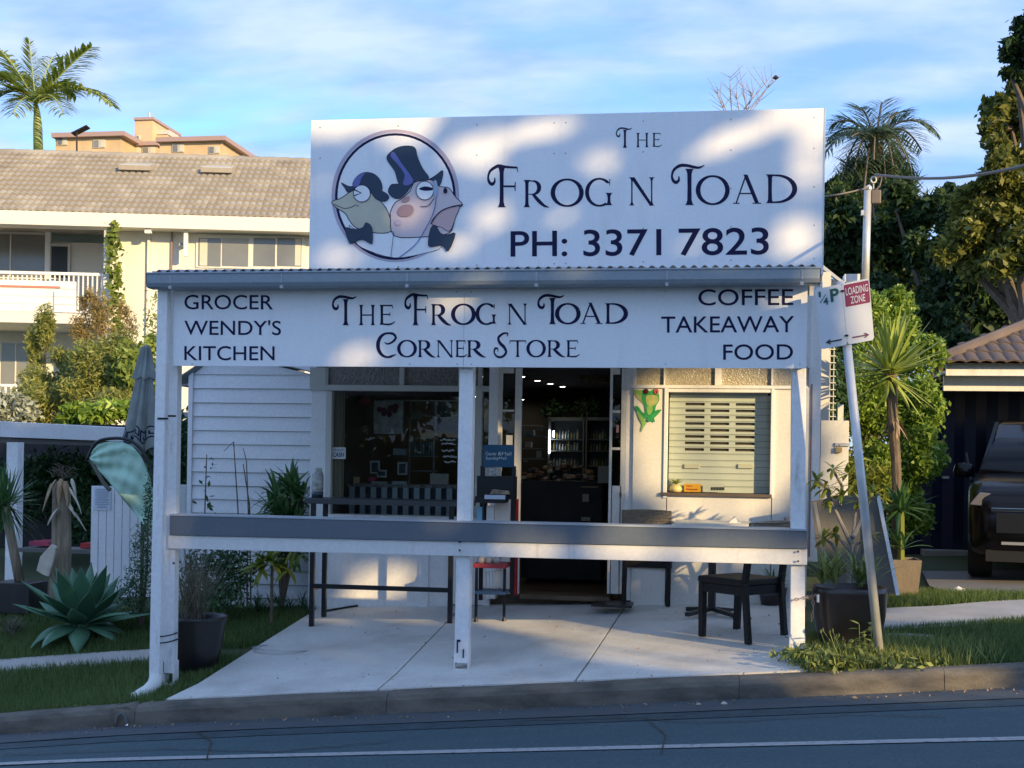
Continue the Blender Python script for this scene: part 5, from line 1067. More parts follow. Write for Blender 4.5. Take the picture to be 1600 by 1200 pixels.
# picket gate with a notice
PY = 13.0
t = thing('picket_gate', 'white board gate with a printed notice behind the agave', 'gate', (W(185, 900, PY).x, PY, 0))
ptop = 759
for i in range(11):
    a_ = 142.5 + i * 12.3; x0, x1 = W(a_, 800, PY).x, W(a_ + 10.8, 800, PY).x; mb = MB(); zt = W(a_, ptop + i * .3, PY).z; mb.box(x0, x1, PY, PY + .02, -.1, zt); mb.build('picket', M['weather'], t)
for py in (775, 850): mb = MB(); mb.box(W(143, py, PY).x, W(276, py, PY).x, PY + .021, PY + .05, W(200, py, PY).z - .04, W(200, py, PY).z + .04); mb.build('rail', M['weather'], t)
nt = pbox(146, 173, 761, 797, PY - .012, .008, 'notice', flat('notice_pale', (.66, .70, .76)), t)
for i in range(12): w_ = (9, 11, 11, 10, 11, 8, 11, 10, 11, 11, 7, 9)[i]; pbox(159.5 - w_, 159.5 + w_, 764 + i * 2.6, 765.1 + i * 2.6, PY - .015, .002, 'print_line', flat('print_blue', (.28, .33, .42)), nt)
t = thing('picket_gate', 'short run of white pickets between the left post and the weatherboards', 'fence', (W(286, 880, 12.6).x, 12.6, 0))
for i in range(3): a_ = 270 + i * 10.5; x0, x1 = W(a_, 800, 12.6).x, W(a_ + 9, 800, 12.6).x; mb = MB(); mb.box(x0, x1, 12.6, 12.62, -.1, W(a_, 757, 12.6).z); mb.build('picket', M['weather'], t)
# left carport roof with its post
A, B = W(-60, 672, 13.2), W(197, 683, 15.8)
t = thing('flat_carport', 'flat white edged carport roof at the left behind the yucca', 'carport', ((A.x + B.x) / 2, 14.5, 0)); s0, s1 = .125, .13
def edge(a0, a1, h0, h1, th, name, m):
    mb = MB(); a = Vector(A) + Vector((0, 0, h0)); b2 = Vector(B) + Vector((0, 0, h0)); mb.prism([a, b2, b2 + Vector((0, 0, h1)), a + Vector((0, 0, h1))], (-.03, th, 0)); mb.build(name, m, t)
edge(0, 0, -.06, .18, .04, 'fascia', M['white']); 
mb = MB(); mb.prism([A + Vector((-.02, .03, .1)), B + Vector((-.02, .03, .1)), B + Vector((-.02, 3.5, .12)), A + Vector((-4, 3.5, .12))], (0, 0, .025)); mb.build('roof_sheet', M['weather'], t)
mb = MB(); mb.prism([A + Vector((-.02, .06, -.13)), B + Vector((-.02, .06, -.13)), B + Vector((-.02, .06, .02)), A + Vector((-.02, .06, .02))], (-.02, .06, 0)); mb.build('beam', M['greyboard'], t)
xq = W(18, 760, 13.8).x; mb = MB(); mb.box(xq - .07, xq + .07, 13.8, 13.94, -.3, W(18, 704, 13.8).z + .1); mb.build('post', M['post'], t)
# folded market umbrella with key border
UY = 12.3; uc = W(226, 620, UY); zt = W(229, 543, UY).z; zb = W(222, 705, UY).z
t = thing('folded_umbrella', 'folded grey market umbrella with a black key pattern border behind the left post', 'umbrella', (uc.x, UY, gz(uc.x, UY)))
H = zt - zb
def US(a, f):      # surface of the furled canopy
    r_ = (.018 + .165 * f ** .9) * (1 + .26 * math.cos(6 * a + 2 * f)) + .012 * math.sin(11 * a + 7 * f); return Vector((uc.x + r_ * math.cos(a) - .035 * f, UY + r_ * .8 * math.sin(a), zt - H * f * (1 + .04 * math.cos(6 * a))))
mb = MB(); nu, nv = 72, 24
for j in range(nv + 1):
    for i in range(nu): mb.v.append(tuple(US(6.283 * i / nu, j / nv)))
for j in range(nv):
    for i in range(nu): mb.f.append((j * nu + i, j * nu + (i + 1) % nu, (j + 1) * nu + (i + 1) % nu, (j + 1) * nu + i))
cn = mb.build('canopy', M['umb'], t, smooth=True)
mb = MB()
for j in range(7):
    for i in range(nu): p = US(6.283 * i / nu, .0 + .31 * j / 6); mb.v.append((uc.x + (p.x - uc.x) * 1.25 + (.012 * math.cos(6.283 * i / nu)), UY + (p.y - UY) * 1.3, p.z + .012))
for j in range(6):
    for i in range(nu): mb.f.append((j * nu + i, j * nu + (i + 1) % nu, (j + 1) * nu + (i + 1) % nu, (j + 1) * nu + i))
mb.build('top_flap', M['umb'], t, smooth=True); MB().lathe((uc.x, UY, zt - .02), [(.02, 0), (.02, .03), (.008, .05), (.001, .055)], 10).build('finial', M['umb'], t)
mb = MB(); unit = [((0, 0), (0, 1)), ((0, 1), (.8, 1)), ((.8, 1), (.8, .3)), ((.8, .3), (.38, .3)), ((.38, .3), (.38, .62)), ((0, 0), (1.05, 0))]
def kp(u, v, k):
    a = 3.2 + u * .46; p = US(a, .89 - .10 * v); n_ = Vector((p.x - uc.x, (p.y - UY), 0)).normalized(); return p + n_ * (.004 + .0003 * k)
for c_ in range(7):
    for k, ((u0, v0), (u1, v1)) in enumerate(unit):
        hw = .07 if u0 == u1 else 0; hv = .07 if v0 == v1 else 0; n_ = 4
        for s_ in range(n_):
            ua, ub = u0 + (u1 - u0) * s_ / n_, u0 + (u1 - u0) * (s_ + 1) / n_; va, vb = v0 + (v1 - v0) * s_ / n_, v0 + (v1 - v0) * (s_ + 1) / n_
            mb.add([kp(c_ + ua - hw, va - hv, k), kp(c_ + ub + (hw if hw else 0), vb - hv, k), kp(c_ + ub + hw, vb + hv, k), kp(c_ + ua - hw, va + hv, k)] if hv else [kp(c_ + ua - hw, va, k), kp(c_ + ua + hw, va, k), kp(c_ + ua + hw, vb, k), kp(c_ + ua - hw, vb, k)], [(0, 1, 2, 3)])
o = mb.build('key_border', M['navy'], t); MB().tube([(uc.x, UY, gz(uc.x, UY)), (uc.x, UY, zt - .1)], .02, 8).build('pole', M['greyboard'], t)
# teardrop banner
BYf = 11.9; outer = cat([(140, 712), (150, 697), (172, 690), (198, 693), (218, 710), (234, 745), (243, 790), (242, 830)], 6, False); inner = cat([(140, 716), (150, 730), (163, 745), (176, 760), (192, 780), (210, 802), (226, 822), (240, 838)], 6, False)
t = thing('teardrop_banner', 'mint green teardrop banner with a black sleeve leaning behind the downpipe', 'banner', W(200, 900, BYf)); mb = MB(); nv = 16
for i in range(len(outer)):
    for j in range(nv + 1):
        u = j / nv; px = outer[i][0] * (1 - u) + inner[i][0] * u; py = outer[i][1] * (1 - u) + inner[i][1] * u; yy = BYf + .03 * math.sin(i * .33 + u * 5) * u + .014 * math.sin(u * 19 + i * .5) + .006 * math.sin(i * 1.4); mb.v.append(tuple(W(px, py, yy)))
for i in range(len(outer) - 1):
    for j in range(nv): a = i * (nv + 1) + j; mb.f.append((a, a + nv + 1, a + nv + 2, a + 1))
mb.build('cloth', M['mint'], t, smooth=True, solid=.003)
mb = MB(); sl_ = cat([(136, 718), (150, 692), (174, 685), (202, 688), (224, 707), (240, 745), (247, 790), (244, 835)], 6, False); mb.tube([W(*p, BYf) for p in sl_], .017, 8); mb.build('sleeve', M['black'], t, smooth=True)
MB().tube([W(140, 716, BYf + .02), W(163, 756, BYf + .02), W(172, 766, BYf + .02)], .022, 7).build('pole', M['greyboard'], t)
for i, (px, py) in enumerate(((190, 712), (200, 725), (209, 742), (216, 758), (224, 775))):
    lw = MB(); stroke(lw, [(px, py, 2.2), (px + 3, py - 4, 2), (px + 7, py - 1, 2.2), (px + 4, py + 3, 2)], lambda x, y: W(x, y, BYf - .06), 3); lw.build('faded_print', flat('mint_pale', (.45, .66, .52), .6), t)
# small awning wedge seen between post and bay
mb = MB(); mb.prism([W(282, 600, 13.4), W(303, 590, 13.4), W(303, 601, 13.4), W(284, 604, 13.4)], (0, .9, 0)); tagit(mb.build('neighbour_awning', M['umb']), 'small dark awning corner seen between the left post and the weatherboards', 'awning')
item('parked_ute', 'sliver of a pale vehicle seen between the left post and the annex', 'vehicle', 276, 298, 644, 652, 17, 1.5, flat('veh_pale', (.55, .5, .52)))
# ================================================================== RIGHT SIDE
# white side wall, gate with padlock
RY = 12.0
sw = thing('side_wall', 'cream side wall and wide corner boards at the right end of the shop', 'wall', (W(1272, 800, 11.6).x, 11.6, .3))
pbox(1262, 1282, 440, 878, 11.55, .12, 'corner_board', M['white'], sw, bevel=.004); pbox(1265.5, 1267.5, 600, 870, 11.535, .012, 'conduit', flat('conduit_rust', (.30, .17, .12)), sw)
pbox(1283, 1297, 425, 660, 12.2, .1, 'panel', M['cream'], sw)
t = thing('side_gate', 'plain cream gate with a brass padlock between the shop and the hedge', 'gate', (W(1305, 850, RY).x, RY, .35))
pbox(1281, 1325, 657, 862, RY, .05, 'gate_panel', M['cream'], t, bevel=.003); pbox(1309, 1318, 632, 657, RY + .06, .05, 'gate_post', M['cream'], t)
pbox(1305, 1328, 692, 697, RY - .02, .02, 'hasp', M['gum'], t); pl = pbox(1305.5, 1316, 699, 707, RY - .035, .025, 'padlock', flat('brass_lock', (.40, .30, .14), .35), t, bevel=.003)
p = W(1311, 699, RY - .022); MB().tube([p + Vector((.018 * math.cos(q), 0, .025 * math.sin(q))) for q in fr(0, math.pi, 8)], .004, 5).build('shackle', M['gum'], pl)
# white lean-to beside the roof sign
t = thing('white_leanto', 'white lean-to roof end with sloping gutter pipe right of the verandah roof', 'lean-to', (W(1310, 440, 12.6).x, 12.6, 3))
mb = MB(); mb.prism([W(1283, 424, 12.6), W(1300, 436, 12.6), W(1343, 436, 12.6), W(1343, 474, 12.6), W(1283, 474, 12.6)], (0, .1, 0)); mb.build('wall', M['cream'], t)
mb = MB(); mb.prism([W(1284, 412, 12.5), W(1320, 441, 12.5), W(1320, 446, 12.5), W(1284, 419, 12.5)], (0, .08, 0)); mb.build('sloping_pipe', M['gum'], t)
pbox(1320, 1344, 428, 440, 12.5, .2, 'fascia', M['white'], t)
t = thing('lattice_screen', 'white lattice screen beside the shop corner', 'lattice', (W(1291, 560, 12.9).x, 12.9, 1.8))
for i in range(4): px = 1284 + i * 6; pbox(px, px + 1.2, 540, 657, 12.9, .012, 'lath', M['cream'], t)
for i in range(11): pbox(1283, 1306, 545 + i * 10.5, 546.4 + i * 10.5, 12.885, .012, 'lath', M['cream'], t)
bush('lattice_creeper', 'dark creeper growing behind the white lattice', [PL(1300, 600, 12, 60, 13.2), PL(1315, 560, 22, 30, 13.4), PL(1318, 640, 18, 40, 13.3)], 2200, .06, M['L_dk'], catg='creeper')
# service mast
MY = 12.4
t = thing('service_mast', 'tall galvanised power service mast with a grey cap box above the lean-to', 'service mast', W(1350, 470, MY)); mb = MB(); a, b_ = W(1351, 480, MY), W(1356, 298, MY); mb.tube([a, b_], .036, 12); mb.build('pole', M['gum'], t, smooth=True)
mb = MB(); mb.tube([b_, b_ + Vector((.01, 0, .03)), b_ + Vector((.025, 0, .045))], [.036, .034, .02], 12); mb.build('cap', M['gum'], t, smooth=True); pbox(1361, 1377, 296, 318, MY - .03, .12, 'junction_box', mat('bakelite', (.16, .13, .11), .6, .2, 6), t, bevel=.012)
MB().tube([W(1364, 318, MY), W(1364, 332, MY), W(1368, 345, MY)], .008, 6).build('lead', M['black'], t); pbox(1346, 1350, 328, 336, MY - .04, .05, 'clamp', M['gum'], t)
e = W(1365, 284, MY); MB().tube([e + Vector((0, 0, -.07)), e + Vector((0, 0, -.02))] , .006, 6).build('eye_bolt', M['gum'], t); MB().tube([e + Vector((.025 * math.cos(q), 0, .02 + .03 * math.sin(q))) for q in fr(-1.5, 4.8, 12)], .008, 6, False).build('insulator', flat('porcelain', (.7, .7, .65), .3), t)
def wire(pts, r_, lab, name='overhead_wire', m=None): tagit(MB().tube(pts, r_, 6).build(name, m or flat('wire_grey', (.20, .17, .14), .7)), lab, 'wire')
A = W(1368, 273, MY); B = A + Vector((9, -9.5, 1.55)) 
B = W(1700, 233, 8.5); wire([A.lerp(B, q) - Vector((0, 0, .10 * math.sin(math.pi * q))) for q in fr(0, 1, 12)], .014, 'twisted overhead power cable running off right from the service mast')
A = W(1361, 292, MY); B = W(1230, 310, 11.35); wire([A.lerp(B, q) - Vector((0, 0, .03 * math.sin(math.pi * q))) for q in fr(0, 1, 8)], .008, 'thin overhead wire running left from the mast behind the rooftop sign')
wire([W(1368, 278, MY), W(1378, 276, MY), W(1375, 290, MY), W(1366, 300, MY)], .008, 'looped lead hanging between the cable end and the mast cap')
# street sign, pole leaning to the left
SY_ = 9.0
a = W(1377, 1036, SY_); a.z -= .05; b_ = W(1313, 440, SY_)
t = thing('parking_sign', 'leaning galvanised pole with a white loading zone and quarter hour parking sign', 'street sign', W(1377, 1036, SY_))
MB().tube([a, b_], .031, 16).build('pole', M['gum'], t, smooth=True)
cs = [(1273, 452), (1358, 434.5), (1366, 531), (1283, 546)]
def sg(u, v, k=0):   # bilinear over the plate; u right, v down
    x = (cs[0][0] * (1 - u) + cs[1][0] * u) * (1 - v) + (cs[3][0] * (1 - u) + cs[2][0] * u) * v; y = (cs[0][1] * (1 - u) + cs[1][1] * u) * (1 - v) + (cs[3][1] * (1 - u) + cs[2][1] * u) * v
    return W(x, y, SY_ - .042 - .0006 * k)
def plate(u0, u1, name, m=M['signwhite'], v0=0, v1=1, k=0, d=.003, r_=.05):
    mb = MB(); pts = []
    for cx_, cy_, a0 in ((u1 - r_, v0 + r_, -90), (u1 - r_, v1 - r_, 0), (u0 + r_, v1 - r_, 90), (u0 + r_, v0 + r_, 180)):
        for q in fr(a0, a0 + 90, 4): pts.append(sg(cx_ + r_ * math.cos(R(q)), cy_ + r_ * math.sin(R(q)), k))
    mb.prism(pts, (0, d, 0)); return mb.build(name, m, t)
plate(0, .492, 'sign_plate'); plate(.498, 1, 'sign_plate')
plate(.53, .985, 'red_panel', M['red'], .03, .39, 2, .0005, .02)
def sgt(s, u0, u1, v0, v1, m, bold=.02, k=5): return textmesh(s, u0, u1, v0, v1, 0, 'lettering', m, t, bold, 0, lambda u, v: sg(u, v, k))
sgt('LOADING', .555, .965, .085, .205, M['signwhite'], .01); sgt('ZONE', .63, .90, .235, .355, M['signwhite'], .01); sgt('P', .27, .43, .05, .26, M['green'], .03); sgt('4', .13, .225, .17, .29, M['green'], .02); sgt('1', .06, .10, .055, .145, M['green'], .01)
mb = MB(); stroke(mb, [(.07, .24, .012), (.19, .12, .012)], lambda u, v: sg(u, v, 6), 1); mb.build('fraction_bar', M['green'], t)
for u0, u1, m in ((.40, .12, 'green'), (.60, .90, 'red')):
    s_ = 1 if u1 > u0 else -1; mb = MB(); stroke(mb, [(u0, .90, .022), (u1, .90, .022)], lambda u, v: sg(u, v, 6), 1); stroke(mb, [(u1 - s_ * .07, .865, .02), (u1 + s_ * .01, .90, .02), (u1 - s_ * .07, .935, .02)], lambda u, v: sg(u, v, 7), 1); mb.build('arrow', M['dark'] if u1 < u0 else flat('arrow_plum', (.16, .05, .10)), t)
for v in (.12, .85): p = sg(.497, v, 3); MB().lathe(p + Vector((0, 0, -.006)), [(.001, 0), (.012, 0), (.012, .012), (.001, .014)], 8).build('bolt', M['dark'], t)
mb = MB(); 
for v in (.12, .85): p = sg(.497, v); mb = MB(); mb.box(p.x - .05, p.x + .05, p.y + .004, p.y + .03, p.z - .012, p.z + .012); mb.build('bracket', M['gum'], t)
# planters by the right post
QY = 9.55
q = Vector((W(1327, 960, QY).x, QY, 0)); q.z = gz(q.x, QY)
t = thing('tall_planter', 'tall dark brown glazed planter of strappy plants behind the right verandah post', 'potted plant', q); ht = W(1327, 920, QY - .2).z - q.z; wr = (W(1386, 920, QY).x - W(1267, 920, QY).x) / 2
pot(t, q - Vector((0, 0, .1)), [(.001, 0), (wr * .66, 0), (wr * .70, .05), (wr * .86, .20), (wr * .95, .34), (wr * .99, ht + .06), (wr, ht + .1), (wr * .93, ht + .1), (wr * .9, ht + .02), (.001, ht + .01)], M['potbrown'], n=44)
mb = MB()
for dx, n in ((-.15, 62), (.10, 48)): rosette(mb, q + Vector((dx, -.02, ht)), n, .32, .022, (.35, 1.5), (.5, 1.5), .25, 6, jit=.07)
mb.build('foliage', M['L_spider'], t)
mb = MB(); c_ = W(1268, 925, QY - .3); t2 = c_
def chain(pts, lab, r_=.010):
    t = thing('hanging_chain', lab, 'chain', pts[0]); 
    for i in range(len(pts) - 1):
        a, b2 = Vector(pts[i]), Vector(pts[i + 1]); n = max(2, int((b2 - a).length / .024))
        for k in range(n):
            c = a.lerp(b2, (k + .5) / n); d = (b2 - a).normalized(); s_ = d.cross(Vector((0, 1, 0))).normalized() if k % 2 else Vector((0, 1, 0)); mb = MB()
            mb.tube([c + d * .016 * math.cos(q) + s_ * r_ * math.sin(q) for q in fr(0, 6.283, 8)], .003, 4, False); mb.build('link', flat('chain_rust', (.42, .30, .24), .5), t)
chain([W(1236, 938, VY - .02), W(1258, 934, VY - .03), W(1276, 930, VY + .1), W(1296, 922, VY + .25)], 'rusty chain looped from the right post to the tall planter')
chain([W(1270, 932, VY + .05), W(1271, 952, VY + .05), W(1268, 972, VY + .05)], 'short rusty chain end hanging down in front of the tall planter')
tagit(MB().box(W(1276, 936, VY + .04).x, W(1280, 936, VY + .04).x, VY + .03, VY + .045, W(1278, 941, VY + .04).z, W(1278, 929, VY + .04).z).build('chain_tag', M['paper']), 'small pale tag hanging on the chain by the right post', 'tag')
# weathered boards leaning behind
t = thing('leaning_boards', 'two weathered grey boards leaning together behind the tall planter', 'boards', W(1330, 930, 10.9)); 
for pts, Y in ((((1268, 783), (1352, 770), (1358, 930), (1285, 935)), 10.9), (((1352, 772), (1373, 772), (1404, 928), (1356, 930)), 10.86)):
    mb = MB(); mb.prism([W(x, y, Y + (.12 if y < 800 else 0)) for x, y in pts], (0, .02, 0)); mb.build('board', M['greyboard'], t)
t = thing('ladder_rail', 'thin aluminium strip leaning on the grey boards', 'rail', W(1402, 930, 10.8)); MB().beam(W(1372, 775, 10.95), W(1403, 930, 10.8), .03, .02).build('rail', M['gum'], t)
t = thing('ladder_rail', 'pale timber stick leaning beside the right verandah post', 'stick', W(1290, 880, 10.8)); MB().beam(W(1273, 785, 10.85), W(1290, 880, 10.8), .025, .02).build('rail', flat('stick_pale', (.45, .42, .36)), t)
# frangipani-like small tree in front of boards
base = W(1325, 915, 10.4); t = thing('small_frangipani', 'small pale barked tree with drooping leaves in front of the leaning boards', 'small tree', base); br = MB(); tips = []
for pth in (((1325, 915), (1330, 860), (1337, 800), (1345, 785)), ((1330, 850), (1312, 812), (1298, 780)), ((1332, 840), (1352, 800), (1362, 770)), ((1325, 900), (1340, 850), (1360, 838)), ((1318, 880), (1300, 850), (1288, 842)), ((1330, 862), (1310, 838), (1305, 836)), ((1298, 785), (1290, 760), (1278, 752)), ((1312, 790), (1316, 760), (1302, 735))):
    pts = [W(x, y, 10.4 + random.uniform(-.15, .15) * (i > 0)) for i, (x, y) in enumerate(pth)]; br.tube(pts, [.020, .014, .010, .007][:len(pts)], 6); tips.append(pts[-1])
br.build('branches', flat('pale_bark', (.26, .24, .22), .8), t); mb = MB()
for p in tips + [W(1290, 765, 10.3), W(1315, 775, 10.3), W(1335, 760, 10.3), W(1325, 742, 10.4), W(1345, 750, 10.4)]: rosette(mb, p, 13, .13, .035, (-.9, 1.0), (.2, 1.0), .2, 3, lambda t: math.sin(math.pi * min(1, t * .9 + .06)) ** .8)
mb.build('foliage', M['L_lily'], t)
# weeds with flower stalks in front of the planter
t = thing('flowering_weed', 'leafy weed with pale shoots beside the foot of the sign pole', 'weed', G(1345, 1030)); mb = MB()
for px, py, top_ in ((1340, 1035, 975), (1350, 1035, 985), (1358, 1030, 972), (1330, 1038, 1000)):
    a = G(px, py); p = W(px + random.uniform(-4, 4), top_, a.y); mb.tube([a, a.lerp(p, .5) + Vector((.01, 0, 0)), p], .003, 4)
    for k in range(7): c = a.lerp(p, .25 + .75 * k / 6); mb.blade(c, random.uniform(0, 6.28), random.uniform(0, .7), .085, .035, .6, 3, wprof=lambda t: math.sin(math.pi * min(1, t * .9 + .06)))
mb.build('foliage', M['L_spider'], t)
t = thing('seeding_weed', 'upright weed with budding pale tips between the right post and the pole', 'weed', G(1295, 1045)); mb = MB()
for i in range(12):
    a = G(random.uniform(1280, 1325), random.uniform(1030, 1045)); p = W(a.x * 0 + random.uniform(1276, 1325), random.uniform(985, 1012), a.y); mb.tube([a, a.lerp(p, .6) + Vector((random.uniform(-.02, .02), 0, 0)), p], .003, 4); mb.lathe(p - Vector((0, 0, .01)), [(.001, 0), (.007, .008), (.006, .02), (.001, .03)], 5)
mb.build('stalks', M['drygrass'], t)
# stone planter with young yucca, tall yucca tree
q = G(1405, 915); x0, x1 = W(1378, 900, 11.6).x, W(1441, 900, 11.6).x; cxp = (x0 + x1) / 2; zt = W(1410, 876, 11.6).z; gzp = gz(cxp, 11.8)
t = thing('stone_planter', 'square weathered stone planter at the foot of the yucca tree', 'planter', (cxp, 11.85, gzp))
mb = MB(); w_ = (x1 - x0) / 2; k = []; 
vs_ = [(cxp + sx * w_ * s_, 11.85 + sy * w_ * s_, z) for z, s_ in ((gzp - .03, .82), (zt, 1.0)) for sx, sy in ((-1, -1), (1, -1), (1, 1), (-1, 1))]
mb.add(vs_, [(0, 3, 2, 1), (0, 1, 5, 4), (1, 2, 6, 5), (2, 3, 7, 6), (3, 0, 4, 7)]); mb.build('pot', M['stonepot'], t, solid=.02)
mb = MB(); mb.box(cxp - w_ * .9, cxp + w_ * .9, 11.85 - w_ * .9, 11.85 + w_ * .9, zt - .06, zt - .03); mb.build('soil', M['mulch'], t)
yb = Vector((W(1398, 872, 11.85).x, 11.85, zt - .04)); yt = W(1392, 585, 11.95)
t = thing('yucca_tree', 'tall yucca with a bare rough trunk and sunlit spiky crown right of the sign pole', 'yucca tree', yb)
pts = [yb, W(1402, 790, 11.85), W(1400, 720, 11.9), W(1395, 660, 11.9), yt]; MB().tube(pts, [.05, .042, .045, .05, .05], 10).build('trunk', M['bark'], t, smooth=False)
mb = MB(); rosette(mb, yt, 85, .56, .055, (-.2, 1.5), (-.05, .25), .3, 5, jit=.05, wprof=lambda t: min(1, .6 + 1.2 * t) * (1 - t ** 3)); rosette(mb, yt - Vector((0, 0, .05)), 22, .54, .045, (-1.0, .1), (-.1, .5), .3, 5, jit=.05); mb.build('crown', M['L_yucca'], t)
mb = MB(); rosette(mb, pts[3] + Vector((0, 0, .05)), 9, .3, .04, (-1.4, -.8), (0, .5), .3, 4, jit=.03); mb.build('dead_leaves', flat('dead_leaf', (.36, .26, .16), .8), t)
t = thing('young_yucca', 'young yucca growing from the stone planter below the tall one', 'yucca', W(1415, 870, 11.8)); mb = MB(); rosette(mb, W(1408, 800, 11.75), 34, .36, .045, (-.6, 1.4), (.0, .9), .3, 5, jit=.04); rosette(mb, W(1404, 860, 11.75), 18, .34, .04, (-.1, 1.3), (.3, 1.8), .3, 5, jit=.05); mb.build('foliage', M['L_cordy'], t); MB().tube([W(1408, 875, 11.75), W(1408, 800, 11.75)], .03, 7).build('stem', M['L_lily'], t)
# hedge
def L3(px, py, rx, ry, Y, d=None): return PL(px, py, rx, ry, Y, d)
hl = [L3(1350, 520, 45, 50, 14.6), L3(1400, 500, 40, 45, 15), L3(1440, 560, 38, 45, 14.8), L3(1450, 640, 30, 55, 14.4), L3(1435, 710, 35, 55, 14.2), L3(1380, 640, 55, 70, 14.6), L3(1375, 740, 50, 60, 14.3), L3(1340, 800, 40, 60, 14.2), L3(1415, 800, 35, 50, 14.2), L3(1340, 600, 30, 60, 14.2), L3(1358, 470, 16, 16, 14.6), L3(1400, 462, 16, 14, 14.9)]
hs = []
for i, (c, r_) in enumerate(hl): hs += sublobes(c, r_, 5, .5, i) + [(c, tuple(x * .75 for x in r_))]
bush('tall_hedge', 'tall bright leafy hedge sunlit behind the yucca tree', hs, 40000, .062, M['L_hedge'], .5, Vector((hl[5][0].x, 14.6, gz(hl[5][0].x, 14.6))), 'hedge', .55)
bush('clumping_bamboo', 'low clump of narrow bright leaves in front of the hedge beside the gate', [L3(1362, 760, 30, 28, 12.6), L3(1380, 745, 22, 22, 12.7), L3(1335, 735, 20, 25, 12.6)], 1500, .12, M['L_lily'], .16, None, 'plant', .1)
# carport, navy wall and red tiled roof
CY_ = 15.2
t = thing('navy_carport', 'carport with a white fascia, red tiled roof and dark navy back wall', 'carport', (W(1560, 900, CY_).x, CY_ + 1, .4))
x0 = W(1478, 590, CY_).x; x1 = x0 + 7
mb = MB(); zt, zb = W(1540, 569, CY_).z, W(1540, 587, CY_).z; mb.box(x0, x1, CY_, CY_ + .04, zb, zt); mb.build('fascia', M['white'], t)
z2 = W(1540, 609, CY_).z; mb = MB(); mb.box(x0 + .02, x1, CY_ + .25, CY_ + .3, z2, zb + .05); mb.build('beam', M['white'], t)
mb = MB(); mb.box(x0, x1, CY_ + .04, CY_ + 5, zb + .03, zb + .06); mb.build('soffit', M['cream'], t)
nw = MB(); nx = 60
for i in range(nx + 1): x = x0 - .4 + 8 * i / nx; y = CY_ + 1.6 + (.03 if i % 2 else 0); nw.v += [(x, y, .2), (x, y, z2 + .2)]
for i in range(nx): nw.f.append((2 * i, 2 * i + 2, 2 * i + 3, 2 * i + 1))
nw.build('wall', M['navywall'], t)
pbox(1473, 1483, 744, 748, CY_ + 1.5, .04, 'tap', M['gum'], t); 
mb = MB(); mb.beam(W(1510, 707, 16.4), W(1518, 753, 16.4), .02, .02); mb.build('pipe', flat('steel_dull', (.25, .27, .3)), t)
mb = MB(); mb.box(x0 - .0, x1, CY_ + 1.3, CY_ + 1.58, gz(x0, 16) - .1, gz(x0, 16) + .05); mb.build('plinth', M['path'], t)
# tiles on the visible hip, laid in courses
rz0 = zt + .01
r0 = Vector((x0 - .1, CY_ - .12, rz0)); ax = Vector((1, 0, .0)); upd = Vector((.0, math.cos(R(24)), math.sin(R(24)))); nrm = Vector((0, -math.sin(R(24)), math.cos(R(24))))
def tilemesh(name, w, L, m, humps=2, th=.022, amp=.022, lift=.02):
    b = MB(); n = humps * 5
    for j, y in enumerate((0, L)):
        for k in (0, -th):
            for i in range(n + 1): u = i / n; b.v.append((u * w, y, lift * (1 - j) + amp * (abs(math.sin(math.pi * humps * u)) ** .8) + k * (1 - j) - .0))
    W_ = n + 1
    for i in range(n): b.f += [(i, i + 1, 2 * W_ + i + 1, 2 * W_ + i), (W_ + i, i + 0, i + 1, W_ + i + 1)[::-1] if False else (W_ + i, W_ + i + 1, i + 1, i)]
    b.f += [(0, 2 * W_, 3 * W_, W_), (n, W_ + n, 3 * W_ + n, 2 * W_ + n)]
    me = bpy.data.meshes.new(name); me.from_pydata(b.v, [], b.f); me.update(); me.materials.append(m); return me
tm = tilemesh('roof_tile', .30, .36, M['tiler'])
for r_ in range(8):
    start = r_ * .33
    for c in range(12):
        x = start * .95 + c * .30
        if x > 3.4: continue
        p = r0 + Vector((x, 0, 0)) + upd * (r_ * .32); o = link('roof_tile', tm, None, t, p, (R(24), 0, R(random.uniform(-1, 1))))
mb = MB(); mb.tube([r0 + Vector((-.05, 0, .02)), r0 + Vector((2.6, 0, 0)) + upd * 2.7 + nrm * .06], .07, 8); mb.build('hip_ridge', M['tiler'], t)
mb = MB(); mb.add([r0 + Vector((0, 0, -.02)), r0 + Vector((7, 0, -.02)), r0 + Vector((7, 0, 0)) + upd * 2.7, r0 + Vector((2.6, 0, 0)) + upd * 2.7], [(0, 1, 2, 3)]); mb.build('roof_underlay', M['dark'], t)
# black car, front towards the street
t0c = G(1550, 919); cyf = 12.5; cx0 = W(1520, 800, cyf).x
gc = gz(cx0 + .9, cyf) + .0
t = thing('black_suv', 'glossy black four wheel drive parked nose out under the carport', 'car', (cx0 + .93, cyf + 2, gc), rotz=0)
def sec(hw, z0, z1, y, r_=.12):     # half-rounded cross-section ring of the body at depth y
    pts = []
    for a0, cxr, czr in ((-90, hw - r_, z0 + r_), (0, hw - r_, z1 - r_), (90, -hw + r_, z1 - r_), (180, -hw + r_, z0 + r_)):
        for q in fr(a0, a0 + 90, 4): pts.append((cxr + r_ * math.cos(R(q)), y, czr + r_ * math.sin(R(q))))
    return pts
def loft(rings, name, m, parent):
    mb = MB(); n = len(rings[0])
    for rg in rings: mb.v += [(cx0 + .93 + x, cyf + y, gc + z) for x, y, z in rg]
    for i in range(len(rings) - 1):
        for j in range(n): a, b2 = i * n + j, i * n + (j + 1) % n; mb.f.append((a, b2, b2 + n, a + n))
    mb.f += [tuple(range(n))[::-1], tuple(range((len(rings) - 1) * n, len(rings) * n))]; return mb.build(name, m, parent, smooth=True)
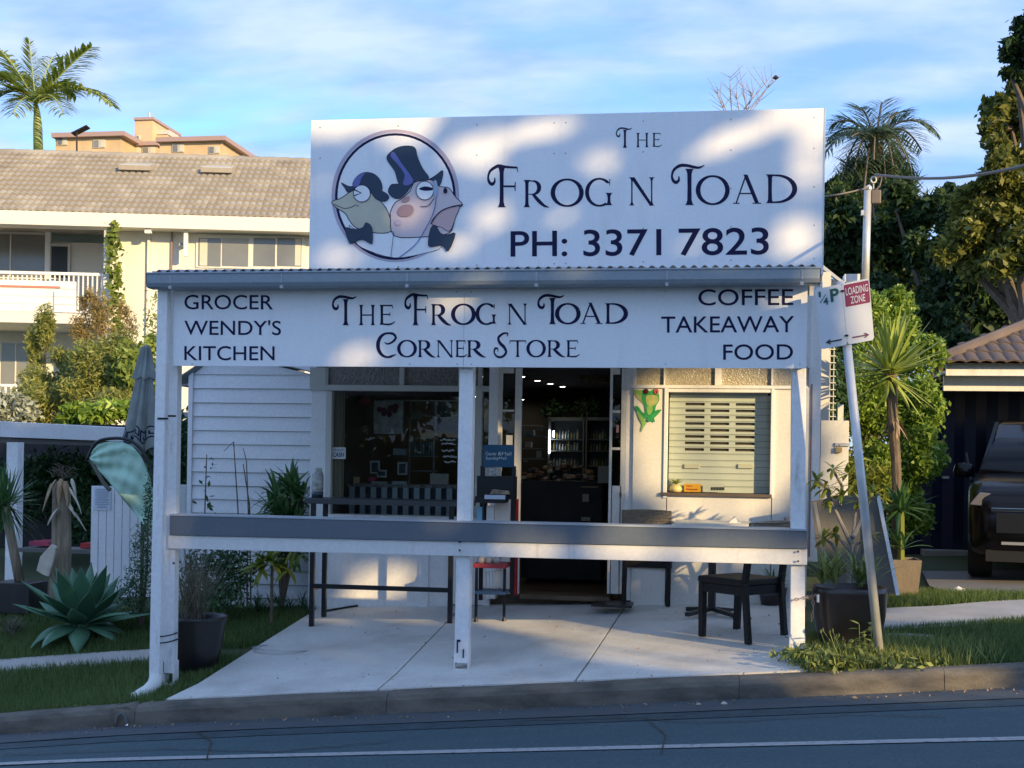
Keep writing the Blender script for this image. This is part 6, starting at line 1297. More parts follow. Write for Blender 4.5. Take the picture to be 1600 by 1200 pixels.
body = loft([sec(.70, .42, .72, -.02, .13), sec(.84, .30, .88, .05, .15), sec(.90, .26, 1.0, .2, .16), sec(.93, .26, 1.08, .6, .16), sec(.935, .27, 1.14, 1.1, .16), sec(.94, .27, 1.15, 2.0, .14), sec(.94, .27, 1.15, 4.0, .14), sec(.88, .3, 1.1, 4.5, .14)], 'body', M['carpaint'], t)
loft([sec(.84, 1.05, 1.18, 1.05, .05), sec(.76, 1.1, 1.48, 1.55, .09), sec(.70, 1.1, 1.70, 1.95, .10), sec(.69, 1.1, 1.76, 2.4, .10), sec(.69, 1.1, 1.75, 4.0, .10), sec(.74, 1.1, 1.4, 4.4, .1)], 'cabin', M['carpaint'], t)
def cq(pts, name, m, **k): mb = MB(); mb.poly([(cx0 + .93 + x, cyf + y, gc + z) for x, y, z in pts]); return mb.build(name, m, t, **k)
cq([(-.76, 1.12, 1.18), (.76, 1.12, 1.18), (.64, 1.88, 1.69), (-.64, 1.88, 1.69)], 'windscreen', M['carglass'])
for sx in (-1, 1):
    mb = MB(); mb.beam((cx0 + .93 + sx * .80, cyf + 1.1, gc + 1.16), (cx0 + .93 + sx * .665, cyf + 1.92, gc + 1.71), .04, .03); mb.build('pillar', M['chrome'] if False else M['carpaint'], t)
    mb = MB(); X = cx0 + .93 + sx * .78; mb.prism([(X - .12, cyf + .0, gc + .80), (X + .10, cyf + .06, gc + .78), (X + .11, cyf + .1, gc + .92), (X - .02, cyf + .05, gc + .93)], (0, .06, 0)); mb.build('headlight', flat('lamp_glass', (.10, .10, .11), .15), t, bevel=.015)
    mb = MB(); c = Vector((cx0 + .93 + sx * 1.0, cyf + 1.35, gc + 1.14)); mb.lathe(c, [(.001, -.07), (.10, -.06), (.12, 0), (.10, .08), (.001, .1)], 14, 1, .6); mb.build('mirror', M['carpaint'], t, smooth=True)
    for k, yy in enumerate((.80, 3.6)):
        c = Vector((cx0 + .93 + sx * .80, cyf + yy, gc + .36)); mb = MB(); n = 24
        for xo, rr in ((-.12, .26), (-.12, .34), (-.09, .365), (.09, .365), (.12, .34), (.12, .26)): mb.v += [(c.x + xo, c.y + rr * math.cos(6.283 * j / n), c.z + rr * math.sin(6.283 * j / n)) for j in range(n)]
        for i in range(5):
            for j in range(n): mb.f.append((i * n + j, i * n + (j + 1) % n, (i + 1) * n + (j + 1) % n, (i + 1) * n + j))
        wh = mb.build('tyre', M['tyre'], t, smooth=True); mb = MB(); n = 5
        for s_ in range(5): q = 6.283 * s_ / 5; mb.beam((c.x + sx * .08, c.y, c.z), (c.x + sx * .08, c.y + .25 * math.cos(q), c.z + .25 * math.sin(q)), .02, .06, (1, 0, 0))
        mb.lathe((0, 0, 0), [(.0001, 0), (.0001, .0001)], 3); mb.build('rim', flat('rim_dark', (.10, .10, .11), .3, ), wh)
mb = MB(); mb.box(cx0 + .25, cx0 + 1.6, cyf - .035, cyf - .02, gc + .74, gc + .775); mb.build('grille_bar', M['chrome'], t, bevel=.004)
mb = MB(); mb.box(cx0 + .3, cx0 + 1.55, cyf - .03, cyf - .015, gc + .52, gc + .72); mb.build('grille', flat('grille_black', (.01, .01, .01), .4), t)
mb = MB(); mb.box(cx0 + .35, cx0 + 1.5, cyf - .03, cyf - .01, gc + .40, gc + .43); mb.build('bumper_trim', flat('trim_dull', (.28, .29, .30), .3), t)
mb = MB(); mb.box(cx0 + .2, cx0 + 1.66, cyf + .03, cyf + .3, gc + .22, gc + .34); mb.build('bumper', flat('bumper_black', (.012, .012, .012), .6), t)
mb = MB(); mb.beam((cx0 + .35, cyf + 1.08, gc + 1.17), (cx0 + .95, cyf + 1.16, gc + 1.2), .015, .015); mb.build('wiper', M['chrome'], t)
t.rotation_euler = (0, 0, R(-13)); t.location.x += .36; t.scale = (.95, .95, .95)
# scraps on the ground
def scrap(px, py, lab, catg, m, s=.03, dz=.0):
    p = G(px, py) if py < 1060 else None
    if p is None: x, y = hitroad(px, py); p = Vector((x, y, rz(x, y) + .008))
    mb = MB(); mb.lathe(p, [(.001, 0), (s, .004), (s * .8, s * .6), (.001, s)], 7, 1, .6, wob=.2, folds=3); tagit(mb.build('litter' if catg == 'litter' else catg.replace(' ', '_'), m), lab, catg)
scrap(1497, 926, 'crumpled white flower or paper scrap on the grass patch near the car', 'litter', M['paper'], .06); scrap(1131, 1103, 'brown curled leaf lying in the gutter toward the right', 'leaf', M['huskp'], .022); scrap(1091, 1104, 'pale scrap in the gutter left of the brown curled leaf', 'litter', M['huskp'], .018); scrap(1334, 1094, 'small tan leaf in the gutter under the sunlit kerb', 'leaf', M['husk'], .02)
scrap(255, 1086, 'white chip lying at the foot of the downpipe', 'litter', M['paper'], .028); scrap(76, 1088, 'tiny white flower head in the left lawn', 'litter', M['paper'], .012)

c = G(447, 1015); o = MB().lathe((c.x, c.y, gz(c.x, c.y) + .0135), [(.27, 0), (.275, .0015), (.29, .0015), (.295, 0)], 40, 1, .62).build('cover_ring', flat('ring_grey', (.22, .24, .26), .8)); tagit(o, 'thin dark oval cover outline set in the left patio slab', 'cover')
P = []
for _ in range(420):
    x = random.uniform(-5, 3); u_ = random.random()
    if u_ < .62: y = KY - .05 - abs(random.gauss(0, .09)); z = rz(x, y) + .012
    elif u_ < .8: y = KY + random.uniform(.0, .2); z = gz(x, y) + .022
    else:
        y = random.uniform(KY + .2, 11.3); x = random.uniform(-3.4, .7); z = gz(x, y) + .018
    P.append((x, y, z))
o = leaves_np(np.array(P), .022, .5, 'leaf_litter', M['husk'], None, .9); tagit(o, 'scattered dry leaf crumbs along the gutter and over the patio', 'leaf litter', kind='stuff')

# ================================================================== BACKGROUND LEFT: APARTMENT BLOCK
FR_A = Frame(W(240, 717, 30), R(12.6))
apt = thing('apartment_block', 'cream two storey apartment block with a long pale tiled roof and a white balcony', 'apartment building', FR_A.o, rotz=FR_A.yaw, local=True)
def abox(px0, px1, py0, py1, Y, d, name, m, parent=apt, mb=None):
    x0, x1 = FR_A.W(px0, (py0 + py1) / 2, Y).x, FR_A.W(px1, (py0 + py1) / 2, Y).x; z1, z0 = FR_A.W((px0 + px1) / 2, py0, Y).z, FR_A.W((px0 + px1) / 2, py1, Y).z
    b = mb or MB(); b.box(x0, x1, Y, Y + d, z0, z1); return b if mb else b.build(name, m, parent)
# roof: level lines in the block's own frame
ze = FR_A.W(240, 336, -.6).z; yr, zr_ = 3.0, FR_A.W(240, 245, 3.0).z; ang_r = math.atan2(zr_ - ze, yr + .6); Ls = math.hypot(zr_ - ze, yr + .6)
xl, xr_ = FR_A.W(-420, 300, 0).x, FR_A.W(600, 300, 0).x
tw, courses = .345, 13; te = Ls / courses; tmA = tilemesh('roof_tile', tw, te + .05, M['tile'], 2, .06, .04, .065); tms = [tmA] + [tilemesh('roof_tile', tw, te + .05, m_, 2, .06, .04, .065) for m_ in (mat('roof_tile_light', (.46, .42, .35), .85, .3, 1.2, .3, 25), mat('roof_tile_dark', (.39, .35, .29), .85, .3, 1.2, .3, 25), M['tile'])]; ncol = int((FR_A.W(500, 300, 0).x - xl) / tw) + 1; extra = MB(); cnt = 0
for r_ in range(courses):
    for c in range(int((xr_ - xl) / tw)):
        off = (tw / 2 if r_ % 2 else 0); x = xl + c * tw + off; y = -.6 + r_ * te * math.cos(ang_r); z = ze + r_ * te * math.sin(ang_r)
        if r_ < 11 and FR_A.W(-22, 300, 0).x < x < FR_A.W(492, 300, 0).x and cnt < 297: cnt += 1; o = link('roof_tile', random.choice(tms), None, apt); o.location = (x, y, z); o.rotation_euler = (ang_r + R(random.uniform(-.8, .8)), 0, 0)
        else:
            mt = Matrix.Translation((x, y, z)) @ Matrix.Rotation(ang_r, 4, 'X'); extra.add([mt @ v.co for v in tmA.vertices], [tuple(p.vertices) for p in tmA.polygons])
o = extra.build('roof_tiles', M['tile'], apt); o['kind'] = 'stuff'
mb = MB(); mb.prism([(xl, -.55, ze - .06), (xl, yr, zr_ - .06), (xl, yr + 6, ze - .06)], (xr_ - xl, 0, 0)); mb.build('roof', M['tile'], apt)
for i in range(int((xr_ - xl) / .42)): mb = MB(); x = xl + i * .42; mb.tube([(x, yr, zr_ - .03), (x + .44, yr, zr_ - .02 + .01)], .12, 8); mb.build('ridge_tile', M['tile'], apt)
for px in (214, 341):
    x = FR_A.W(px, 260, 2).x; p0 = (260 - 245) / 90; y = yr - .9; z = ze + (y + .6) * math.tan(ang_r); rt_ = Matrix.Translation((x, y, z)) @ Matrix.Rotation(ang_r - R(16), 4, 'X'); mb = MB(); mb.box(-.42, .42, -.38, .42, .02, .14); mb.v = [tuple(rt_ @ Vector(v)) for v in mb.v]; s_ = mb.build('skylight', flat('skylight_curb', (.40, .36, .30)), apt)
    mb = MB(); mb.box(-.38, .38, -.34, .38, .141, .16); mb.v = [tuple(rt_ @ Vector(v)) for v in mb.v]; mb.build('pane', flat('skylight_pane', (.55, .56, .52), .25), s_)
zf = FR_A.W(240, 358, -.65).z
mb = MB(); mb.box(xl, xr_, -.72, -.6, zf + .02, ze + .0); mb.build('gutter', M['render'], apt); mb = MB(); mb.box(xl, xr_, -.6, 0, zf + .05, zf + .1); mb.build('soffit', M['render'], apt)
# walls with recess
gzA = -2.2
zt_ = zf + .05
xw0 = FR_A.W(164, 500, 0).x
mb = MB(); mb.box(xw0, xr_, 0, .2, gzA, zt_); mb.build('wall', M['render'], apt)
xb0 = FR_A.W(-420, 500, 0).x
mb = MB(); mb.box(xb0, xw0, 2.0, 2.2, gzA, zt_); mb.build('recess_wall', M['render'], apt)
mb = MB(); mb.box(xw0, xw0 + .12, .2, 2.0, gzA, zt_); mb.build('recess_side', M['render'], apt)
zs1, zs0 = FR_A.W(80, 489, -.5).z, FR_A.W(80, 505, -.5).z
mb = MB(); mb.box(xb0, xw0 - .01, -.5, 1.98, zs0, zs1); mb.build('balcony_slab', M['render'], apt)
wdw = lambda px0, px1, py0, py1, Y, parent=apt: abox(px0, px1, py0, py1, Y, .03, 'pane', M['aptwin'], parent)
for q in ((-40, 72, 366, 432), (2, 46, 536, 620)):
    w_ = abox(q[0] - 3, q[1] + 3, q[2] - 4, q[3] + 3, 1.93, .06, 'window', M['cream']); abox(*q, 1.9, .02, 'pane', M['aptwin'], w_); abox((q[0] + q[1]) / 2 - 1, (q[0] + q[1]) / 2 + 1, q[2], q[3], 1.88, .02, 'mullion', M['cream'], w_)
abox(70, 78, 362, 436, 1.85, .1, 'door_frame', M['white']); d_ = abox(76, 109, 381, 436, 1.9, .08, 'door', M['cream']); abox(80, 105, 385, 434, 1.88, .02, 'panel', flat('door_dark', (.03, .04, .05)), d_)
mb = MB(); q = FR_A.W(135, 400, 1.8)
w_ = abox(306, 476, 368, 420, -.04, .1, 'window', M['cream'])
for a, c_ in ((310, 345), (347, 388), (396, 430), (433, 471)): abox(a, c_, 372, 416, -.05, .02, 'pane', M['aptwin'], w_)
abox(347, 388, 372, 380, -.06, .01, 'blind', flat('blind_pale', (.5, .5, .46)), w_)
for a, c_ in ((312, 324), (461, 470)): abox(a, c_, 373, 415, -.055, .004, 'curtain', flat('curtain_pale', (.62, .60, .54), .8), w_)
abox(306, 476, 540, 600, -.04, .05, 'window', M['aptwin'])
abox(160, 172, 352, 700, -.55, .15, 'column', M['render']); abox(228, 232, 345, 700, -.1, .08, 'downpipe', M['render']); abox(264.5, 267, 356, 700, -.06, .05, 'pipe', flat('pipe_brown', (.30, .2, .16)))
abox(172, 292, 346, 352, -.55, .12, 'pergola_beam', M['white']); abox(226, 236, 345, 364, -.62, .12, 'beam_block', M['white']); abox(287, 293, 350, 400, -.5, .1, 'bracket_post', M['white'])
l_ = abox(281, 287, 379, 384, -.3, .3, 'wall_lamp', flat('lamp_grey', (.3, .3, .28)))
# balcony front
for i in range(30): px = -54 + i * 7.3; abox(px, px + 2.0, 430, 489 if px > 118 else 440, -.46, .03, 'baluster', M['white'])
abox(-60, 160, 424, 428.5, -.48, .08, 'handrail', M['white']); abox(118, 160, 486, 489, -.46, .04, 'bottom_rail', M['white'])
for i in range(4): y = 438 + i * 12.3; abox(-60, 119, y, y + 11.6, -.5, .03, 'panel_board', M['white'])
abox(83, 84, 456, 489, -.52, .02, 'board_joint', flat('joint_grey', (.3, .3, .28))); abox(-20, 94, 446, 449, -.52, .015, 'red_strip', flat('balcony_red', (.6, .22, .15)))
for i in range(8): px = -20 + i * 9; abox(px, px + 3, 602, 618, -.46, .03, 'baluster', M['white'])
abox(-30, 48, 600, 604, -.48, .06, 'handrail', M['white'])
def vine(pxs, n, lab, Y, frm=FR_A):
    P = [];
    for _ in range(n): t_ = random.random(); P.append(list(FR_A.o + Matrix.Rotation(FR_A.yaw, 3, 'Z') @ FR_A.W(pxs[0][0] + (pxs[1][0] - pxs[0][0]) * t_ + random.gauss(0, 5 + 6 * t_ * (1 - t_)), pxs[0][1] + (pxs[1][1] - pxs[0][1]) * t_, Y + random.uniform(-.1, .1))))
    tagit(leaves_np(np.array(P), .16, .6, 'climbing_vine', M['L_vine']), lab, 'vine', kind='thing')
vine(((176, 345), (182, 520)), 520, 'leafy vine climbing the balcony column of the apartment block', -.7)
# shrubs and bamboo in front of the block
def wob(cs, k, s=.5, seed=0): out = []; [out.extend(sublobes(c, r_, k, s, seed + i)) for i, (c, r_) in enumerate(cs)]; return out
bush('bamboo_clump', 'wispy pale green bamboo clump in front of the left balcony', wob([PL(68, 545, 24, 55, 23), PL(82, 600, 42, 60, 22.5), PL(55, 640, 50, 45, 22)], 9), 15000, .12, M['L_bamboo'], .22, None, 'bamboo', .2)
bush('rusty_shrub', 'rust orange tipped feathery shrub in front of the apartment column', wob([PL(150, 515, 36, 50, 23), PL(182, 520, 30, 55, 23.3), PL(140, 475, 16, 30, 23)], 7), 4200, .11, M['L_rust'], .2, None, 'shrub', .1)
bush('olive_bush', 'large olive green bush in the middle of the left background', wob([PL(130, 595, 55, 62, 22), PL(175, 590, 50, 62, 22.2), PL(180, 640, 60, 40, 21.5)], 10, .5, 4), 22000, .11, M['L_bamboo'], .3, None, 'bush', .3)
bush('sunny_bush', 'bright yellow green bush behind the carport roof', wob([PL(170, 650, 50, 30, 20.5), PL(130, 655, 45, 25, 20.5)], 7, .5, 6), 3600, .13, M['L_hedge'], .4, None, 'bush', .3)
bush('variegated_bush', 'pale variegated bush rising beside the folded umbrella', wob([PL(215, 590, 35, 60, 21.5), PL(235, 560, 28, 40, 22), PL(240, 640, 25, 50, 21.5)], 7, .5, 9), 3400, .14, M['L_vine'], .5, None, 'bush', .3)
bush('silvery_bush', 'silvery leaved low bush at the far left behind the carport', wob([PL(15, 645, 40, 35, 21), PL(-20, 640, 40, 40, 21)], 7, .5, 12), 2600, .13, flat('silver_leaf', (.30, .34, .28)), .5, None, 'bush', .3)
bush('twiggy_shrub', 'thin twiggy shrub against the cream wall right of the column', [PL(238, 510, 14, 60, 23), PL(245, 540, 12, 30, 23)], 260, .11, M['L_vine'], .3, None, 'shrub', .1)
# dark garden beyond the carport roof
for k, (px, py, rx, ry, Y, lab) in enumerate(((60, 770, 90, 80, 17.5, 'dark garden shrub under the flat carport at the far left'), (150, 780, 60, 80, 16.8, 'dark garden shrub behind the driftwood totem'), (285, 740, 30, 90, 17, 'dark shrub seen between the left post and the annex'), (225, 760, 40, 70, 16.5, 'dark garden shrub behind the mint banner'))):
    bush('garden_shrub', lab, wob([PL(px, py, rx, ry, Y)], 14, .5, 20 + k), 6500, .10, M['L_dk'], .45, None, 'shrub', .2, 'dark garden shrubs beyond the gate')
mb = MB(); x0, x1 = W(-80, 800, 19).x, W(300, 800, 19).x; mb.box(x0, x1, 19, 19.1, -.3, 2.05); tagit(mb.build('back_fence', M['dark']), 'low dark fence at the back of the left garden', 'fence')  # added dark board, stands in for the dark foliage behind
# tower block far away
TYb = 110
t = thing('distant_tower_block', 'distant sunlit orange apartment tower with flat pinkish roofs above the tiled ridge', 'tower block', W(215, 240, TYb))
def tb(px0, px1, py0, py1, name, m, Y=TYb, d=6, parent=None): return pbox(px0, px1, py0, py1, Y, d, name, m, parent or t)
pk = flat('roof_pink', (.40, .28, .25)); tb(86, 188, 212, 300, 'wall', M['brick'], TYb, 14); tb(80, 194, 206, 213, 'roof', pk, TYb - .6, 15); tb(190, 244, 226, 300, 'wall', M['brick'], TYb + 3, 10); tb(188, 246, 221, 227, 'roof', pk, TYb + 2.6, 10)
tb(210, 238, 186, 224, 'lift_tower', M['brick'], TYb + 5, 6); tb(209, 240, 183, 187, 'tower_cap', pk, TYb + 4.8, 6.5); tb(238, 262, 210, 224, 'plant_room', M['brick'], TYb + 6, 5); tb(240, 264, 203, 211, 'water_tank', flat('tank_pale', (.6, .55, .48)), TYb + 6, 5)
tb(249, 346, 220, 300, 'wall', M['brick'], TYb, 14); tb(243, 352, 213, 220, 'roof', pk, TYb - .6, 15)
for a, c_, y0, y1, Y in ((89, 105, 215, 227, TYb), (145, 164, 218, 231, TYb), (269, 287, 225, 238, TYb), (326, 343, 228, 240, TYb), (202, 219, 229, 240, TYb + 3), (222, 242, 229, 245, TYb + 3), (213, 219, 211, 218, TYb + 5), (192, 197, 231, 243, TYb + 3)):
    w_ = tb(a, c_, y0, y1, 'window', flat('tower_frame', (.62, .56, .46)), Y - .1, .1); tb(a + 1.2, a + (c_ - a) * .46, y0 + 1.2, y1 - 1.2, 'pane', M['aptwin'], Y - .15, .04, w_); tb(a + (c_ - a) * .6, c_ - 1.2, y0 + 1.2, y1 - 1.2, 'pane', flat('pane_pale', (.6, .58, .5), .3), Y - .15, .04, w_)
mb = MB(); mb.tube([W(233, 186, TYb + 6), W(233, 176, TYb + 6)], .12, 5); mb.build('antenna', M['gum'], t); mb = MB(); mb.beam(W(246, 203, TYb + 6), W(238, 178, TYb + 6), .1, .1); mb.build('antenna', M['gum'], t)
t = thing('pole_solar_panel', 'dark tilted solar panel on a thin pole in front of the distant tower', 'solar panel', W(120, 240, 60)); MB().tube([W(120, 260, 60), W(120, 205, 60)], .05, 6).build('pole', M['dark'], t); MB().beam(W(114, 210, 60), W(138, 198, 60), .35, .06, (0, .2, 1)).build('panel', M['dark'], t)

# ================================================================== PALMS AND TREES
def frond(mb, B, T, arch, n, L, w, hang, rach):
    B, T = Vector(B), Vector(T); C = (B + T) / 2 + Vector((0, 0, arch)); pts = [B * (1 - t) ** 2 + C * 2 * t * (1 - t) + T * t * t for t in fr(0, 1, n)]
    rach.tube(pts[::max(1, n // 8)] + [pts[-1]], .02 if L < .9 else .03, 4, False)
    for i in range(2, n + 1):
        t = i / n; d = (pts[i] - pts[i - 1]).normalized(); sd = d.cross(Vector((0, 0, 1)));
        if sd.length < .1: sd = Vector((1, 0, 0))
        sd.normalize()
        for s_ in (-1, 1):
            v = (sd * s_ * .9 + d * .75 + Vector((random.uniform(-.2, .2), random.uniform(-.2, .2), random.uniform(-.15, .25)))).normalized(); l_ = L * (math.sin(math.pi * (.12 + .83 * t)) ** .6) * random.uniform(.8, 1.1)
            mb.blade(pts[i], math.atan2(v.y, v.x), math.asin(max(-1, min(1, v.z))), l_, w, hang * random.uniform(.7, 1.2), 3, .15)
PYY = 42
t = thing('tall_palm', 'tall sunlit palm with a green crownshaft behind the left end of the tiled roof', 'palm tree', (W(60, 240, PYY).x, PYY, 1.0))
b0 = W(60, 245, PYY); b1 = W(58, 178, PYY); b2 = W(54, 150, PYY)
MB().tube([(b0.x, PYY, .9), b0, W(60, 238, PYY)], [.2, .16, .15], 12).build('trunk', M['palmbark'], t, smooth=True); MB().tube([W(60, 240, PYY), W(59, 200, PYY), b1, b2], [.17, .16, .12, .05], 12).build('crownshaft', M['shaft'], t, smooth=True)
for k, (px, py, ar, dy) in enumerate(((142, 74, .3, -.5), (176, 165, 1.3, -.8), (-6, 75, .5, .5), (-35, 125, .9, -.6), (-22, 165, 1.1, -1), (45, 62, .1, .4), (100, 178, 1.0, -2.2), (20, 178, .8, -2.0), (82, 90, .3, 1.5), (118, 150, 1.2, 1.8), (10, 120, .9, 2.2))):
    mb = MB(); ra = MB(); frond(mb, b1.lerp(b2, .5), W(px, py, PYY + dy), ar, 44, 1.1 if px != 45 else .55, .12, 1.0 if px != 45 else .1, ra); o = mb.build('frond', M['L_palm'], t); ra.build('midrib', M['shaft'], o)
QYY = 27
t = thing('queen_palm', 'feathery grey green palm behind the right end of the rooftop sign', 'palm tree', (W(1368, 300, QYY).x, QYY, .8)); c0 = W(1368, 225, QYY); MB().tube([(c0.x, QYY, .7), c0], [.22, .16], 10).build('trunk', M['bark'], t)
for k, (px, py, ar, dy) in enumerate(((1462, 208, .75, -.5), (1300, 195, .5, .3), (1280, 255, .9, -.8), (1345, 168, .25, .5), (1378, 160, .15, .3), (1408, 175, .3, 1), (1330, 215, .3, -1.8), (1425, 270, .9, -1), (1310, 300, 1.2, -1.4), (1350, 300, 1.0, -2.2), (1385, 310, 1.2, -1.8), (1408, 300, 1.1, .8), (1292, 220, .6, 1.2), (1440, 235, .8, 1.4), (1365, 250, .7, -2), (1335, 265, .9, -1.6), (1395, 260, .9, -1.7), (1370, 200, .2, -1.6), (1425, 340, 1.5, -.5), (1320, 340, 1.5, -.5))):
    mb = MB(); ra = MB(); frond(mb, c0, W(px, py, QYY + dy), ar, 46, .66, .034, 1.1, ra); o = mb.build('frond', M['L_queen'], t); ra.build('midrib', M['bark'], o)
def tree(name, label, cs, n, size, m, base, tr=.2, asp=.5, shell=.35, k=8, s=.42, seed=0, catg='tree', group=None):
    t = thing(name, label, catg, base, group); ls = wob(cs, k, s, seed); leaves_np(lobes(ls, n, shell), size, asp, 'crown', m, t); base = Vector(base)
    top_ = max((c for c, r_ in cs), key=lambda c: c.z); fork = base.lerp(sum((c for c, r_ in cs), Vector((0, 0, 0))) / len(cs), .45); fork.x = base.x * .6 + fork.x * .4
    mb = MB(); mb.tube([base - Vector((0, 0, .3)), base.lerp(fork, .5) + Vector((.05, 0, 0)), fork], [tr * 1.3, tr, tr * .8], 10); mb.build('trunk', M['bark'], t, smooth=True)
    mb = MB()
    for c, r_ in cs: mb.tube([fork, fork.lerp(c, .5) + Vector((random.uniform(-.2, .2), 0, .1)), c], [tr * .55, tr * .35, tr * .12], 7)
    for c, r_ in ls[::3]: q = min((d for d, r2 in cs), key=lambda d: (d - c).length); mb.tube([q, q.lerp(c, .5), c], [tr * .2, tr * .14, tr * .06], 5)
    o = mb.build('limbs', M['bark'], t); return t
def gb(px, Y): x = W(px, 700, Y).x; return Vector((x, Y, gz(x, Y)))
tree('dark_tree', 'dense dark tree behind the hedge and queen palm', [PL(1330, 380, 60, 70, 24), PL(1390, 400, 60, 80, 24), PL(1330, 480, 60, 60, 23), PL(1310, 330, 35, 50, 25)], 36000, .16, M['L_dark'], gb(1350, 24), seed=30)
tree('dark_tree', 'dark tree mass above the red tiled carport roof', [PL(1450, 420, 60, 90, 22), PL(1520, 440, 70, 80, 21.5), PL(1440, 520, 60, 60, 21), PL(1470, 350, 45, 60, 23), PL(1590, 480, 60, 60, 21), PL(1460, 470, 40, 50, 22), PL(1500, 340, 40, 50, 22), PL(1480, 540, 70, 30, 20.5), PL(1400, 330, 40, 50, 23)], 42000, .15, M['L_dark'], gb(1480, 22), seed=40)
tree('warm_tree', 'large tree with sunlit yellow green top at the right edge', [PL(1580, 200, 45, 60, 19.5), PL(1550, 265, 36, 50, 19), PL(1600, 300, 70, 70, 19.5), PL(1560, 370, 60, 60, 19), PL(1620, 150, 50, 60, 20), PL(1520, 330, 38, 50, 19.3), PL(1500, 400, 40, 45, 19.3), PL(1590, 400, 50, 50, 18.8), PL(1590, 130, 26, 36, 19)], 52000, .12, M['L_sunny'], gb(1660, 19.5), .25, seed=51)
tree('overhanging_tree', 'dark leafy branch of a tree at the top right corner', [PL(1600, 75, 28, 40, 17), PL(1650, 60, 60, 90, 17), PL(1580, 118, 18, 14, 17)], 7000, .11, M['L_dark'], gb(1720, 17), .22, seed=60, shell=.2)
bush('dead_frond_curtain', 'hanging curtain of dark dead fronds below the queen palm crown', wob([PL(1330, 300, 45, 60, 26.5), PL(1385, 300, 50, 60, 26.5), PL(1420, 340, 45, 70, 26), PL(1310, 380, 40, 60, 26)], 8, .45, 70), 12000, .5, M['L_dark'], .06, gb(1370, 26.5), 'palm skirt', .2)
mb = MB(); mb.prism([W(1378, 290, 40), W(1402, 280, 40), W(1425, 294, 40), W(1425, 320, 40), W(1378, 320, 40)], (0, 4, 0)); tagit(mb.build('distant_house', M['brick']), 'glimpse of a distant sunlit house gable through the palms', 'house')
tree('far_tree', 'distant dark green tree filling in low behind the red tiled roof', [PL(1330, 500, 80, 60, 34), PL(1450, 480, 90, 70, 34), PL(1560, 500, 90, 70, 34), PL(1530, 420, 70, 60, 34)], 9000, .42, M['L_dark'], gb(1450, 34), seed=90)
for k, (x_, y_, lab) in enumerate(((-16, -13, 'dark round tree across the road, far left'), (-9.5, -14.5, 'dark round tree across the road, between two others'), (-3.5, -13.5, 'dark round tree across the road, nearest the middle'))):  # unseen trees added so the shop window reflects foliage
    tree('garden_tree', lab, [(Vector((x_ + a_, y_, z_)), (2.4, 2.0, 2.0)) for a_, z_ in ((-1.2, 3.6), (1.3, 4.2), (0, 5.6), (0, 2.2))], 3500, .38, M['L_street'], Vector((x_, y_, -.3)), seed=100 + k, k=5, catg='tree', group='garden trees across the road')
# bare tree above the sign
t = thing('bare_tree', 'leafless pale twiggy tree top showing above the rooftop sign', 'bare tree', (W(1155, 300, 26).x, 26, 1)); br = MB(); a = W(1155, 230, 26); br.tube([(a.x, 26, .8), a], [.15, .08], 8)
for px, py in ((1140, 118), (1118, 140), (1160, 130), (1178, 142), (1200, 125), (1128, 160), (1190, 155), (1212, 122), (1150, 145)):
    p = W(px, py, 26 + random.uniform(-.8, .8)); m_ = a.lerp(p, .5) + Vector((random.uniform(-.2, .2), 0, .1)); br.tube([a, m_, p], [.03, .014, .005], 5)
    for k in range(7): q = m_.lerp(p, random.random()); br.tube([q, q + Vector((random.uniform(-.35, .35), random.uniform(-.2, .2), random.uniform(.1, .45)))], [.007, .003], 4)
br.build('branches', flat('twig_pale', (.34, .29, .24), .9), t)
p = W(1212, 122, 20); tagit(MB().lathe(p, [(.001, -.03), (.035, 0), (.02, .03), (.001, .05)], 8, 1.5, 1).build('bird', M['dark']), 'tiny dark bird flying above the bare tree', 'bird')

# ================================================================== STREET TREES ACROSS THE ROAD (behind the camera): crowns shaped to cast the dappled shade
tanA, cosA, tanE = math.tan(SUN_AZ), math.cos(SUN_AZ), math.tan(SUN_EL)
def toP(px, py, Y): p = W(px, py, Y); return (p.x + (Y - 9.3) * tanA, p.z + (Y - 9.3) / cosA * tanE)
gaps = []   # openings cut in the crowns where sun patches fall: (centre x, z, radius x, z, tilt)
def gap(px, py, rx, ry, Y, rot=0, s=1.0): c = toP(px, py, Y); d = (W(px, py, Y) - CAM).dot(fw) / F; gaps.append((c[0], c[1], rx * d * s, ry * d * s, R(rot)))
for g_ in ((515, 205, 55, 16, 0), (600, 196, 40, 8, 0), (735, 238, 42, 30, -20), (840, 205, 62, 20, 12), (765, 340, 36, 22, 0), (715, 388, 34, 18, 0), (503, 290, 20, 18, 0), (525, 400, 42, 16, 0), (760, 240, 30, 40, 0), (936, 254, 30, 18, 0), (1150, 216, 100, 22, 20), (1262, 255, 28, 62, 0), (1245, 370, 45, 36, 0), (875, 340, 24, 14, 0), (1080, 380, 26, 14, 0), (1010, 320, 20, 10, 0), (640, 330, 25, 18, 0), (1180, 300, 16, 10, 0)): gap(g_[0], g_[1], g_[2], g_[3], 11.2, g_[4])
for g_ in ((552, 560, 36, 18, 0), (705, 470, 26, 24, 0), (865, 450, 40, 12, 0), (1232, 462, 36, 26, 0), (1130, 475, 30, 10, 0), (880, 420, 40, 14, 0), (1110, 425, 90, 12, 0), (706, 812, 20, 9, 0), (840, 850, 50, 38, 0), (985, 850, 70, 40, 0), (1145, 855, 95, 36, 0), (900, 560, 20, 12, 0), (1246, 950, 16, 70, 0), (1000, 800, 60, 20, 0)): gap(g_[0], g_[1], g_[2], g_[3], 9.25, g_[4])
